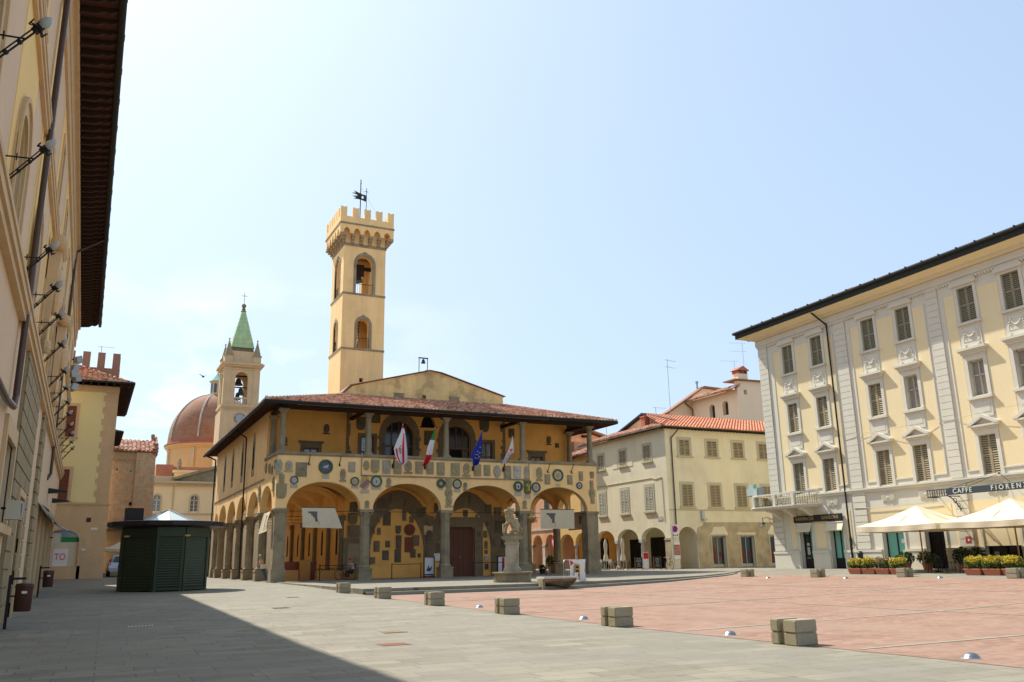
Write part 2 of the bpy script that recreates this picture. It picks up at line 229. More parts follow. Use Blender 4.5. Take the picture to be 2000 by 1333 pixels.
# ---------------------------------------------------------------- mesh helpers
def frame(o, u, d):
    u = Vector(u).normalized(); d = Vector(d).normalized()
    return Matrix(((u.x, d.x, 0, o[0]), (u.y, d.y, 0, o[1]), (u.z, d.z, 1, o[2]), (0, 0, 0, 1)))
class MB:
    def __init__(s, Mx=None):
        s.v = []; s.f = []; s.mi = []; s.uv = []; s.M = Mx or Matrix(); s.m = 0; s.c = []
    def add(s, vs_, fs, uvs=None):
        n = len(s.v); s.c.append((n, len(s.f))); s.v += [s.M @ Vector(p) for p in vs_]
        for i, f in enumerate(fs):
            s.f.append([n+k for k in f]); s.mi.append(s.m); s.uv.append(uvs[i] if uvs else None)
        return s
    def box(s, x0, x1, y0, y1, z0, z1, tx=0, ty=0):
        """tx, ty: top taper per side"""
        v = [(x0, y0, z0), (x1, y0, z0), (x1, y1, z0), (x0, y1, z0), (x0+tx, y0+ty, z1), (x1-tx, y0+ty, z1), (x1-tx, y1-ty, z1), (x0+tx, y1-ty, z1)]
        return s.add(v, [(0, 3, 2, 1), (4, 5, 6, 7), (0, 1, 5, 4), (1, 2, 6, 5), (2, 3, 7, 6), (3, 0, 4, 7)])
    def prism(s, pts, d0, d1, holes=(), axis='d'):
        """polygon in the (u,z) plane with holes, between d0 and d1; axis 'z': polygon in (x,y), between heights"""
        loops = [list(pts)]+[list(h) for h in holes]; flat = [p for l in loops for p in l]
        P = (lambda p, d: (p[0], d, p[1])) if axis == 'd' else (lambda p, d: (p[0], p[1], d))
        if len(loops) == 1 and len(pts) <= 4: tris = [tuple(range(len(pts)))]
        else: tris = tessellate_polygon([[Vector((p[0], p[1], 0)) for p in l] for l in loops])
        n = len(flat); v = [P(p, d0) for p in flat]+[P(p, d1) for p in flat]
        f = [tuple(t) for t in tris]+[tuple(n+k for k in reversed(t)) for t in tris]; o = 0
        for l in loops:
            k = len(l)
            for i in range(k): f.append((o+i, o+(i+1) % k, n+o+(i+1) % k, n+o+i))
            o += k
        return s.add(v, f)
    def cyl(s, p0, p1, r0, r1=None, n=12, caps=True):
        r1 = r0 if r1 is None else r1; p0 = Vector(p0); p1 = Vector(p1); a = (p1-p0).normalized()
        x = a.orthogonal().normalized(); y = a.cross(x); v = []
        for p, r in ((p0, r0), (p1, r1)):
            for i in range(n):
                t = 2*math.pi*i/n; v.append(p+x*r*math.cos(t)+y*r*math.sin(t))
        f = [(i, (i+1) % n, n+(i+1) % n, n+i) for i in range(n)]
        if caps: f += [tuple(reversed(range(n))), tuple(range(n, 2*n))]
        return s.add(v, f)
    def tube(s, path, r, n=6):
        for a, b in zip(path, path[1:]): s.cyl(a, b, r, r, n)
        return s
    def lathe(s, cx, cy, prof, n=20, cap=True, rot=0, ph=0):
        v = []; f = []
        for (r, z) in prof:
            for i in range(n):
                t = 2*math.pi*(i+ph)/n+rot; v.append((cx+r*math.cos(t), cy+r*math.sin(t), z))
        for j in range(len(prof)-1):
            for i in range(n): f.append((j*n+i, j*n+(i+1) % n, (j+1)*n+(i+1) % n, (j+1)*n+i))
        if cap: f += [tuple(reversed(range(n))), tuple((len(prof)-1)*n+i for i in range(n))]
        return s.add(v, f)
    def sphere(s, c, r, n=12, sx=1, sy=1, sz=1):
        m = max(4, n//2); pr = []
        v = []; f = []
        for j in range(m+1):
            ph = math.pi*j/m
            for i in range(n):
                t = 2*math.pi*i/n; v.append((c[0]+r*sx*math.sin(ph)*math.cos(t), c[1]+r*sy*math.sin(ph)*math.sin(t), c[2]-r*sz*math.cos(ph)))
        for j in range(m):
            for i in range(n): f.append((j*n+i, j*n+(i+1) % n, (j+1)*n+(i+1) % n, (j+1)*n+i))
        return s.add(v, f)
    def grid(s, fn, nu, nv, uvfn=None):
        v = [fn(i/nu, j/nv) for j in range(nv+1) for i in range(nu+1)]; w = nu+1
        f = [(j*w+i, j*w+i+1, (j+1)*w+i+1, (j+1)*w+i) for j in range(nv) for i in range(nu)]
        u = None
        if uvfn: u = [[uvfn(i/nu, j/nv), uvfn((i+1)/nu, j/nv), uvfn((i+1)/nu, (j+1)/nv), uvfn(i/nu, (j+1)/nv)] for j in range(nv) for i in range(nu)]
        return s.add(v, f, u)
    def build(s, name, m, parent=None, smooth=False, recalc=True, merge=False):
        ms = m if isinstance(m, (list, tuple)) else [m]
        org = Vector(parent.location) if parent is not None and parent.parent is None else (parent.matrix_basis.translation+parent.parent.matrix_basis.translation if parent is not None else Vector((0, 0, 0)))
        if parent is None and s.v:
            xs = [p.x for p in s.v]; ys = [p.y for p in s.v]; org = Vector(((min(xs)+max(xs))/2, (min(ys)+max(ys))/2, min(p.z for p in s.v)))
        me = bpy.data.meshes.new(name); me.from_pydata([tuple(p-org) for p in s.v], [], s.f)
        for x in ms: me.materials.append(M[x] if isinstance(x, str) else x)
        me.polygons.foreach_set('material_index', s.mi)
        if any(u for u in s.uv):
            ul = me.uv_layers.new(name='UVMap'); k = 0
            for p, u in zip(me.polygons, s.uv):
                for q in range(p.loop_total):
                    ul.data[p.loop_start+q].uv = u[q] if u else (0, 0)
        if recalc or merge:
            b = bmesh.new(); b.from_mesh(me)
            if merge: bmesh.ops.remove_doubles(b, verts=b.verts, dist=1e-4)
            bmesh.ops.recalc_face_normals(b, faces=b.faces); b.to_mesh(me); b.free()
        if smooth:
            me.shade_smooth(); me.set_sharp_from_angle(angle=R(38))
        me.update()
        o = bpy.data.objects.new(name, me); COL.objects.link(o)
        if parent is not None: o.parent = parent; o.location = (0, 0, 0)
        else: o.location = org
        return o
def _parts(s, name, m, parent, gap=.03, **k):
    """build each separate piece as a part of its own"""
    c = s.c+[(len(s.v), len(s.f))]; bb = []
    for (a, _), (b, _) in zip(c, c[1:]):
        P = s.v[a:b]; bb.append([min(p[i] for p in P)-gap for i in range(3)]+[max(p[i] for p in P)+gap for i in range(3)])
    n = len(bb); g = list(range(n))
    def find(i):
        while g[i] != i: i = g[i]
        return i
    for i in range(n):
        for j in range(i+1, n):
            A, B = bb[i], bb[j]
            if all(A[q] <= B[q+3] and B[q] <= A[q+3] for q in range(3)): g[find(i)] = find(j)
    out = []
    for r in sorted(set(find(i) for i in range(n))):
        t = MB()
        for i in range(n):
            if find(i) == r:
                a, fa = c[i]; b, fb = c[i+1]; t.add(s.v[a:b], [[x-a for x in f] for f in s.f[fa:fb]], None)
        out.append(t.build(name, m, parent, **k))
    return out
MB.parts = _parts
def tag(o, label, cat, group=None):
    o['label'] = label; o['category'] = cat
    if group: o['group'] = group
    return o
def thing(name, label, cat, loc, group=None):
    o = bpy.data.objects.new(name, None); COL.objects.link(o); o.location = loc; o.empty_display_size = .3
    return tag(o, label, cat, group)
def struct(o): o['kind'] = 'structure'; return o
def dup(root, loc, rotz=0, label=None, scale=None):
    def cp(o, par):
        c = o.copy(); COL.objects.link(c)
        if par is not None: c.parent = par
        for ch in [x for x in list(o.children)]: cp(ch, c)
        return c
    r = cp(root, None); r.location = loc; r.rotation_euler = (0, 0, rotz)
    if label: r['label'] = label
    return r
def arch(uc, w, zs, zt, n=16, pointed=False):
    """points left to right over an arch of width w springing at zs, crown zt"""
    P = []
    for i in range(n+1):
        t = math.pi*(1-i/n); x = math.cos(t); y = math.sin(t)
        if pointed:
            a = abs(x); y = math.sqrt(max(0, 1-a*a))*.82+.18*(1-a)
        P.append((uc+w/2*x, zs+(zt-zs)*y))
    return P
def arched_hole(uc, w, z0, zs, zt, n=12, pointed=False): return [(uc-w/2, z0)]+arch(uc, w, zs, zt, n, pointed)+[(uc+w/2, z0)]
def rect(u0, u1, z0, z1): return [(u0, z0), (u0, z1), (u1, z1), (u1, z0)]
def ring(outer, inner, mb, d0, d1):
    """frame between two open paths of equal point count"""
    n = len(outer)
    for i in range(n-1):
        q = [outer[i], outer[i+1], inner[i+1], inner[i]]
        mb.prism(q, d0, d1)
def tiles(mb, A, B, C, D, tw=.21, th=.36, r=.06, ext=0):
    """corrugated tile roof on the patch A-B (eave) C-D (top); courses step down to the eave"""
    A, B, C, D = map(Vector, (A, B, C, D)); W_ = (B-A).length; nt_ = max(2, round(W_/tw)); H_ = ((D-A).length+(C-B).length)/2; nc = max(1, round(H_/th))
    nrm = (B-A).cross(D-A).normalized()
    if nrm.z < 0: nrm = -nrm
    seg = 4; hs_ = [-.45, .75, 1, .75]; tw = tw*1.45; r = r*1.35; nt_ = max(2, round(W_/tw))
    e = (B-A).normalized()
    # columns run straight up-slope at constant distance along the eave; trapezoids are clipped
    def uvpt(a, t):    # a metres along eave direction, t 0..1 up slope
        l = A.lerp(D, t); rr = B.lerp(C, t)
        la = (l-A).dot(e); ra = (rr-A).dot(e); aa = min(max(a, la), ra)
        base = l+e*(aa-la) if ra > la else l
        return base
    for c in range(nc):
        t0, t1 = c/nc, (c+1)/nc+.0
        v = []; f = []; uv = []
        cols = nt_*seg
        for k in range(cols+1):
            a = k*W_/cols; h = r*hs_[k % seg]
            j = .012*math.sin(k//seg*12.9898+c*78.233)
            v.append(uvpt(a, t0)+nrm*(h+.075+j)); v.append(uvpt(a, t1)+nrm*(h+j*.5)); v.append(uvpt(a, t0)+nrm*(h*.3-.05))
        for k in range(cols):
            tt = (t0+t1)/2; l = A.lerp(D, tt); rr = B.lerp(C, tt); am = (k+.5)*W_/cols
            if am < (l-A).dot(e)-.02 or am > (rr-A).dot(e)+.02: continue
            f.append((3*k, 3*k+3, 3*k+4, 3*k+1)); f.append((3*k+2, 3*k+5, 3*k+3, 3*k))
            u = (k//seg+.5, c+.5); uv += [[u]*4, [u]*4]
        mb.add(v, f, uv)
    return mb
def text_mesh(s, size, ext=.01, bold=.0, sx=1, spacing=1):
    cu_ = bpy.data.curves.new('t', 'FONT'); cu_.body = s; cu_.size = size; cu_.extrude = ext; cu_.offset = bold; cu_.align_x = 'CENTER'; cu_.align_y = 'CENTER'; cu_.space_character = spacing; cu_.resolution_u = 3
    o = bpy.data.objects.new('t', cu_); COL.objects.link(o); bpy.context.view_layer.update()
    me = bpy.data.meshes.new_from_object(o.evaluated_get(bpy.context.evaluated_depsgraph_get()))
    bpy.data.objects.remove(o); bpy.data.curves.remove(cu_)
    return [(v.co.x*sx, v.co.y, v.co.z) for v in me.vertices], [tuple(p.vertices) for p in me.polygons]
def put_text(mb, s, size, uc, zc, d, ext=.01, bold=0, sx=1, spacing=1, flip=False):
    """text in the (u,z) plane of the builder's frame, facing +d. flip mirrors for frames whose u runs right to left"""
    v, f = text_mesh(s, size, ext, bold, sx, spacing); k = -1 if flip else 1
    mb.add([(uc+k*x, d+z, zc+y) for x, y, z in v], f)
def skin(name, joints, edges, m, parent=None, sub=2, loc=(0, 0, 0)):
    """joints: list of (x,y,z,r); edges: index pairs -> one smooth body"""
    me = bpy.data.meshes.new(name); me.from_pydata([j[:3] for j in joints], edges, [])
    o = bpy.data.objects.new('tmp', me); COL.objects.link(o)
    sk = o.modifiers.new('s', 'SKIN'); sk.use_smooth_shade = True
    for i, j in enumerate(joints):
        d = me.skin_vertices[0].data[i]; r = j[3]; d.radius = (r, r) if not isinstance(r, tuple) else r
        d.use_root = (i == 0)
    ss = o.modifiers.new('b', 'SUBSURF'); ss.levels = sub; ss.render_levels = sub
    bpy.context.view_layer.update()
    m2 = bpy.data.meshes.new_from_object(o.evaluated_get(bpy.context.evaluated_depsgraph_get()))
    bpy.data.objects.remove(o); m2.name = name; m2.shade_smooth()
    return m2
def addmesh(mb, me, Mx=None):
    Mx = Mx or Matrix()
    mb.add([Mx @ v.co for v in me.vertices], [tuple(p.vertices) for p in me.polygons]); return mb
def wall_plate(name, parent, Mx, pts, t, m, holes=(), d=0):
    mb = MB(Mx); mb.prism(pts, d, d-t, holes); return mb.build(name, m, parent)
def louvre_window(parent, Mx, u0, u1, z0, z1, m='louvre', d=.02, name='shutter', slat=.07, fr=.065, rec=0, tilt=1):
    slat = slat*1.6
    """pair of closed louvred shutters, one mesh"""
    mb = MB(Mx); um = (u0+u1)/2; d1 = d-rec
    for a, b in ((u0, um-.006), (um+.006, u1)):
        mb.box(a, a+fr, d1, d1+.045, z0, z1); mb.box(b-fr, b, d1, d1+.045, z0, z1)
        for zz in (z0, (z0+z1)/2-fr/2, z1-fr): mb.box(a+fr, b-fr, d1, d1+.045, zz, zz+fr)
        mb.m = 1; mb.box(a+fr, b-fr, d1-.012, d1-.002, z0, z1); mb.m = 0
        z = z0+fr+.01
        while z < z1-fr-slat*.6:
            mb.add([(a+fr, d1+.004, z+slat*.62), (b-fr, d1+.004, z+slat*.62), (b-fr, d1+.04, z), (a+fr, d1+.04, z)], [(0, 1, 2, 3)]); z += slat
    return mb.build(name, [m, 'slat_shade'], parent, recalc=False)
M['slat_shade'] = plain('painted_shade_between_slats', (.11, .09, .055), .9)  # solid backing panel, coloured dark to paint the shade between slats
def wf(name, parent, Mx, u0, u1, z0, z1, w, d, m, sill=.0, sd=.1, lint=0):
    """stone window surround (+ sill)"""
    mb = MB(Mx); mb.prism([(u0-w, z0), (u0-w, z1+w+lint), (u1+w, z1+w+lint), (u1+w, z0), (u1, z0), (u1, z1), (u0, z1), (u0, z0)], -.03, d)
    if sill: mb.box(u0-w-.08, u1+w+.08, -.03, d+sd, z0-sill, z0)
    return mb.build(name, m, parent)
# ---------------------------------------------------------------- ground shape
P0 = Vector((45.445, 49.238, 0)); RA = R(2)  # most positions from here on were computed offline from image pixels, then hardcoded
RE = Vector((-math.sin(RA), -math.cos(RA), 0)); RN = Vector((-math.cos(RA), math.sin(RA), 0))     # right building: along the facade, outward
def interp(x, xs, ys):
    if x <= xs[0]: return ys[0]
    for i in range(len(xs)-1):
        if x <= xs[i+1]: return ys[i]+(ys[i+1]-ys[i])*(x-xs[i])/(xs[i+1]-xs[i])
    return ys[-1]
def sm(a, b, x): t = min(1, max(0, (x-a)/(b-a))); return t*t*(3-2*t)
def Bf(x, y): return interp((Vector((x, y, 0))-P0).dot(RN), [0, 8, 30], [.68, .35, .02])
def G(x, y):
    A = interp(y, [18, 48, 200], [0, .45, .45])+interp(y, [48, 67, 88, 120], [0, .4, .7, .7])*sm(10, 6, x)
    A2 = interp(y, [18, 39, 48, 60], [0, .16, .3, .40])
    a = A+(A2-A)*sm(9.5, 12.5, x); return a+(Bf(x, y)-a)*sm(16, 37, x)
EDGE = [(11.4, 38.7), (22.3, 39.2), (30.3, 42), (38.6, 46.6), (46.2, 52.4)]
def edge_y(x): return interp(x, [p[0] for p in EDGE], [p[1] for p in EDGE])
def PL(x, y): return max(.45+.15*sm(34, 44, x), Bf(x, y) if x > 37 else 0)+.004
def H(x, y): return PL(x, y) if 11.4 <= x <= 46 and y >= edge_y(x) else G(x, y)
mb = MB()
def nonuni(vals): return vals
xs = sorted(set([-400, -150, -60, -30, -15]+[i*.8-8 for i in range(0, 72)]+[60, 80, 120, 200, 400, 900])); ys = sorted(set([-200, -60, -20, -8]+[i*1.0-4 for i in range(0, 125)]+[140, 180, 300, 600, 1200]))
v = [(x, y, G(max(-10, min(50, x)), y)) for y in ys for x in xs]; w = len(xs)
mb.add(v, [(j*w+i, j*w+i+1, (j+1)*w+i+1, (j+1)*w+i) for j in range(len(ys)-1) for i in range(w-1)])
struct(mb.build('ground', 'paving', recalc=False))
# raised pavement in front of the palace, with its edge
mb = MB()
nx = 90
def plat(u, v_):
    x = 11.4+u*34.6; y0 = edge_y(x); y = y0+(100-y0)*v_**1.5; return (x, y, PL(x, y))
mb.grid(plat, nx, 40)
for i in range(nx):
    a = plat(i/nx, 0); b = plat((i+1)/nx, 0); mb.add([a, b, (b[0], b[1], -.3), (a[0], a[1], -.3)], [(0, 1, 2, 3)])
for j in range(40):
    a = plat(0, j/40); b = plat(0, (j+1)/40); mb.add([a, b, (b[0], b[1], -.3), (a[0], a[1], -.3)], [(0, 1, 2, 3)])
struct(mb.build('raised_pavement', 'paving', recalc=False))
# one long step below the edge
mb = MB(); nx = 60
def stp(x, k): return (x, edge_y(x)-k*.42, (PL(x, edge_y(x))+G(x, edge_y(x)-.6))/2-.0*k)
for i in range(nx):
    x0 = 11.4+i*28.5/nx; x1 = 11.4+(i+1)*28.5/nx
    a, b, c, d = stp(x0, 1), stp(x1, 1), stp(x1, -.2), stp(x0, -.2)
    mb.add([a, b, c, d, (a[0], a[1], -.3), (b[0], b[1], -.3)], [(0, 1, 2, 3), (4, 5, 1, 0)])
struct(mb.build('pavement_step', 'kerbstone', recalc=False))
# red brick plaza
mb = MB()
def redc(u, v_):
    y = 2+u*0; xl = interp(v_, [0, .25, .5, .75, 1], [12.05, 12.05, 11.75, 11.35, 11.2]); xr = interp(v_, [0, 1], [36.4, 38.9])
    x = xl+(xr-xl)*u; y1 = edge_y(x)-.85; y = 0+(y1-0)*v_; y = min(y, y1); return (x, y, G(x, y)+.006)
mb.grid(redc, 60, 60)
struct(mb.build('red_plaza', 'redbrick', recalc=False))
# pale stone lines laid into the red brick
mb = MB()
def line(a, b, w=.12):
    a = Vector(a); b = Vector(b); n = (b-a).normalized(); s_ = Vector((-n.y, n.x))*w/2; k = max(1, int((b-a).length/.7))
    for i in range(k):
        p = a.lerp(b, i/k); q = a.lerp(b, (i+1)/k)
        mb.add([(p.x-s_.x, p.y-s_.y, G(p.x-s_.x, p.y-s_.y)+.0135), (q.x-s_.x, q.y-s_.y, G(q.x-s_.x, q.y-s_.y)+.0135), (q.x+s_.x, q.y+s_.y, G(q.x+s_.x, q.y+s_.y)+.0135), (p.x+s_.x, p.y+s_.y, G(p.x+s_.x, p.y+s_.y)+.0135)], [(0, 1, 2, 3)])
for x in (21.2, 29.8): line((x-.4, 36.5 if x < 25 else 40), (x+.6, 4))
for y, dy in ((11.4, .3), (16.3, 2.2), (24.0, 2.5), (31.5, 2.8)): line((12.2, y), (37.6, y+dy), .14)
struct(mb.build('pale_paving_lines', 'palelines', recalc=False))
# ================================================================ the arcaded palace
PZ = thing('arcaded_palace', 'yellow medieval palace with arcades, an upper loggia and walls covered in stone arms', 'palace', (23.7, 74, .45))
F0 = frame((0, 59, 0), (1, 0, 0), (0, -1, 0))          # front: u = x
FS = frame((11.2, 0, 0), (0, 1, 0), (-1, 0, 0))        # left side: u = y
FR = frame((36.35, 0, 0), (0, 1, 0), (1, 0, 0))        # right side
FB = frame((0, 63, 0), (1, 0, 0), (0, -1, 0))          # wall behind the loggias
ZI = 5.2
fa = [(14.5, 5.1), (20.5, 5.14), (26.72, 5.5), (32.88, 5.1)]
pts = [(11.2, ZI)]
for c, w_ in fa: pts += arch(c, w_, ZI, 7.04, 24)
pts += [(36.35, ZI), (36.35, 8.86), (11.2, 8.86)]
wall_plate('front_wall', PZ, F0, pts, .55, 'yellow')
sc_ = [62.45, 67.8, 73.2, 78.55, 83.85, 88.0]; sw_ = [4.6, 4.7, 4.75, 4.75, 4.7, 2.9]
def sidewall(Fm, nm, holes):
    p = [(59.55, ZI)]
    for c, w_ in zip(sc_, sw_): p += arch(c, w_, ZI, 6.96 if w_ > 3 else 6.4, 20)
    p += [(90, ZI), (90, 12.4), (63.25, 12.4), (63.25, 8.86), (59.55, 8.86)]
    return wall_plate(nm, PZ, Fm, p, .5, 'yellow', holes)
lan = [68.7, 74.08, 79.35, 84.15]
sidewall(FS, 'side_wall', [arched_hole(c, .62, 8.75, 10.55, 11.05, 8, True) for c in lan])
sidewall(FR, 'side_wall', [])
for c in lan:
    mb = MB(FS); o_ = arched_hole(c, 1.15, 8.2, 10.7, 11.65, 8, True); i_ = arched_hole(c, .62, 8.75, 10.55, 11.05, 8, True)
    ring(o_, i_, mb, .015, -.1); mb.prism([(c-.575, 8.2), (c+.575, 8.2), (c+.31, 8.75), (c-.31, 8.75)], .015, -.1)
    f = mb.build('lancet_window', 'serena', PZ); mb = MB(FS); mb.box(c-.33, c+.33, -.16, -.14, 8.7, 11.1)
    for k in range(1, 8): mb.box(c-.31, c+.31, -.14, -.125, 8.75+k*.3, 8.77+k*.3)
    mb.build('pane', 'olivepane', f)
# stone strings and parapet caps
mb = MB(F0); mb.box(11.12, 36.43, -.6, .09, 8.86, 9.02); mb.box(11.1, 36.45, -.5, .05, 8.78, 8.86)
mb.box(17.0, 30.33, -.1, .06, 7.48, 7.58); mb.box(17.0, 17.07, -.1, .035, 7.58, 8.78); mb.box(30.26, 30.33, -.1, .035, 7.58, 8.78)
mb.build('parapet_cap', 'serena', PZ)
for Fm in (FS, FR):
    mb = MB(Fm); mb.box(58.92, 63.6, -.45, .09, 8.862, 9.022); mb.box(58.93, 63.5, -.3, .05, 8.782, 8.862); mb.box(63.5, 90, -.1, .05, 7.46, 7.56); mb.build('parapet_cap', 'serena', PZ)
# piers and columns of the arcade
def pier(x0, x1, y0, y1, name='corner_pier'):
    mb = MB(); mb.box(x0, x1, y0, y1, .4, ZI-.22); mb.box(x0-.06, x1+.06, y0-.06, y1+.06, ZI-.22, ZI-.1); mb.box(x0-.1, x1+.1, y0-.1, y1+.1, ZI-.1, ZI)
    mb.box(x0-.08, x1+.08, y0-.08, y1+.08, .4, 1.22); mb.box(x0-.04, x1+.04, y0-.04, y1+.04, 1.22, 1.3)
    for z in (1.9, 2.6, 3.3, 4.0): mb.box(x0-.006, x1+.006, y0-.006, y1+.006, z, z+.015)
    return mb.build(name, 'serena', PZ)
pier(11.2, 12.0, 59.0, 59.85); pier(35.35, 36.35, 59.0, 59.9)
def column(cx, cy, name='column', w_=.33, n=8, cap=True):
    mb = MB(); P = .5
    mb.box(cx-.47, cx+.47, cy-.45, cy+.45, .4, 1.2); mb.box(cx-.5, cx+.5, cy-.48, cy+.48, 1.08, 1.2)
    mb.lathe(cx, cy, [(w_*1.35, 1.2), (w_*1.38, 1.28), (w_*1.18, 1.36), (w_*1.08, 1.42), (w_*1.06, 2.8), (w_*1.0, 4.2), (w_*1.0, 4.22)], n, ph=.5)
    mb.lathe(cx, cy, [(w_*1.1, 4.22), (w_*1.12, 4.3), (w_*1.0, 4.33), (w_*1.1, 4.6), (w_*1.3, 4.9), (w_*1.45, 5.0)], n, ph=.5)
    mb.box(cx-.5, cx+.5, cy-.46, cy+.46, 5.0, ZI)
    for sx in (-1, 1):
        for sy in (-1, 1): mb.sphere((cx+sx*.38, cy+sy*.36, 4.9), .1, 8)
    return mb.build(name, 'serena', PZ, smooth=False)
for x in (17.5, 23.52, 29.9): column(x, 59.42)
for y in (65.12, 70.5, 75.88, 81.2, 86.5): column(11.58, y, w_=.3, n=8)
pier(11.2, 11.85, 89.3, 90.2)
for y in (65.12, 70.5, 75.88, 81.2, 86.5): column(35.97, y, w_=.3, n=8)
# inner block
doorh = [(25.4, .4), (25.4, 4.12), (27.42, 4.12), (27.42, .4)]
p = [(17.0, .4), (25.2, .4), (25.2, 4.0), (25.35, 4.15), (27.25, 4.15), (27.4, 4.0), (27.4, .4), (30.25, .4), (30.25, 7.4), (17.0, 7.4)]
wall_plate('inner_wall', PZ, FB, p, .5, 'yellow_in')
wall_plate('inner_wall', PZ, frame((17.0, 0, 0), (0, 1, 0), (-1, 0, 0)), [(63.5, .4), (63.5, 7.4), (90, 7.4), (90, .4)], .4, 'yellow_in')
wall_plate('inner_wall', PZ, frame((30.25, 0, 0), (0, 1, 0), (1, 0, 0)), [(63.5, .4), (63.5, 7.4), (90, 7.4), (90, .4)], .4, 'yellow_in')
# pointed pilasters, arches and slits of the inner side wall
FI = frame((17.0, 0, 0), (0, 1, 0), (-1, 0, 0))
mb = MB(FI)
for y in (63.0, 66.8, 71.2, 75.6, 80.1, 84.5): mb.box(y+.02, y+.55, -.1, .22, .4, 4.9); mb.box(y-.06, y+.62, -.1, .3, 4.6, 5.0)
mb.parts('wall_pilaster', 'serena2', PZ)
mb = MB(FI)
for y in (64.7, 69.2, 73.6, 78, 82.4): mb.prism(arched_hole(y+.25, .5, 2.2, 3.7, 4.15, 6, True), -.05, .012)
mb.parts('slit_window', 'dark', PZ)
# groin vaults
def vault(x0, x1, y0, y1, parent=PZ):
    mb = MB()
    def fn(u, v):
        a = 2*u-1; b = 2*v-1; z = ZI+.02+1.9*max(math.sqrt(max(0, 1-a*a)), math.sqrt(max(0, 1-b*b))); return (x0+(x1-x0)*u, y0+(y1-y0)*v, z)
    mb.grid(fn, 28, 24); return mb
bx = [11.65, 17.5, 23.52, 29.9, 35.9]; by = [59.5, 63.02, 65.12, 70.5, 75.88, 81.2, 86.5, 89.9]
mb = MB()
for i in range(4):
    t = vault(bx[i], bx[i+1], 59.5, 63.02); mb.add(t.v, t.f)
for a, b in zip([63.02, 65.12, 70.5, 75.88, 81.2, 86.5], [65.12, 70.5, 75.88, 81.2, 86.5, 89.9]):
    t = vault(11.65, 17.0, a, b); mb.add(t.v, t.f); t = vault(30.25, 35.9, a, b); mb.add(t.v, t.f)
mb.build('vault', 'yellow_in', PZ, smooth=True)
mb = MB(); mb.box(11.25, 36.3, 59.05, 90, 7.3, 7.45); mb.build('floor_slab', 'yellow_in', PZ)
mb = MB()
for z in (5.05,): mb.tube([(12, 59.3, z), (35.4, 59.3, z)], .018)
for x in (17.5, 23.52, 29.9): mb.tube([(x, 59.4, 5.1), (x, 63, 5.1)], .018)
for y in by[2:7]: mb.tube([(11.5, y, 5.0), (17, y, 5.0)], .018); mb.tube([(30.2, y, 5.0), (36, y, 5.0)], .018)
mb.parts('tie_rod', 'iron', PZ)
# stonework of the wall behind: corner pilasters, blind arches
mb = MB(FB)
mb.box(16.95, 18.35, -.1, .12, .4, 3.3); mb.box(16.9, 18.45, -.1, .2, 3.2, 3.36)
o_ = arch(21.1, 6.0, 2.2, 6.9, 20); i_ = arch(21.1, 4.25, 2.2, 5.5, 20); ring(o_, i_, mb, 0.0, .07)
o_ = arch(26.6, 6.0, 2.2, 6.9, 20); i_ = arch(26.6, 4.5, 2.2, 5.6, 20); ring(o_, i_, mb, .0, .064)
mb.box(18.35, 19.0, -.1, .06, .4, 5.6); mb.box(23.2, 24.0, -.1, .08, .4, 5.0); mb.box(28.82, 30.2, -.1, .1, .4, 5.0); mb.box(28.8, 30.24, -.1, .16, 3.2, 3.36)
mb.box(24.5, 25.2, -.1, .09, .4, 4.15); mb.box(27.4, 28.1, -.1, .09, .4, 4.15); mb.box(24.45, 28.15, -.1, .12, 4.15, 4.9)
mb.parts('stone_wall_arch', 'serena2', PZ)
mb = MB(FB); mb.box(17.3, 18.15, .12, .135, .9, 2.95); mb.build('inscribed_panel', 'serena', PZ)
# the big door
mb = MB(FB); mb.box(25.2, 27.4, -.35, -.25, .4, 4.14)
dr = mb.build('door', 'door', PZ); mb = MB(FB)
for i in range(5):
    for j in range(8):
        u = 25.24+i*.43; z = .5+j*.455; mb.box(u+.03, u+.40, -.27, -.225, z+.03, z+.42, .05, 0)
for j in range(9): mb.box(25.22, 27.38, -.25, -.235, .49+j*.455-.02, .49+j*.455+.015)
mb.build('door_panels', 'door', dr); mb = MB(FB); mb.sphere((26.28, -.2, 1.9), .04, 8); mb.build('handle', 'label', dr)
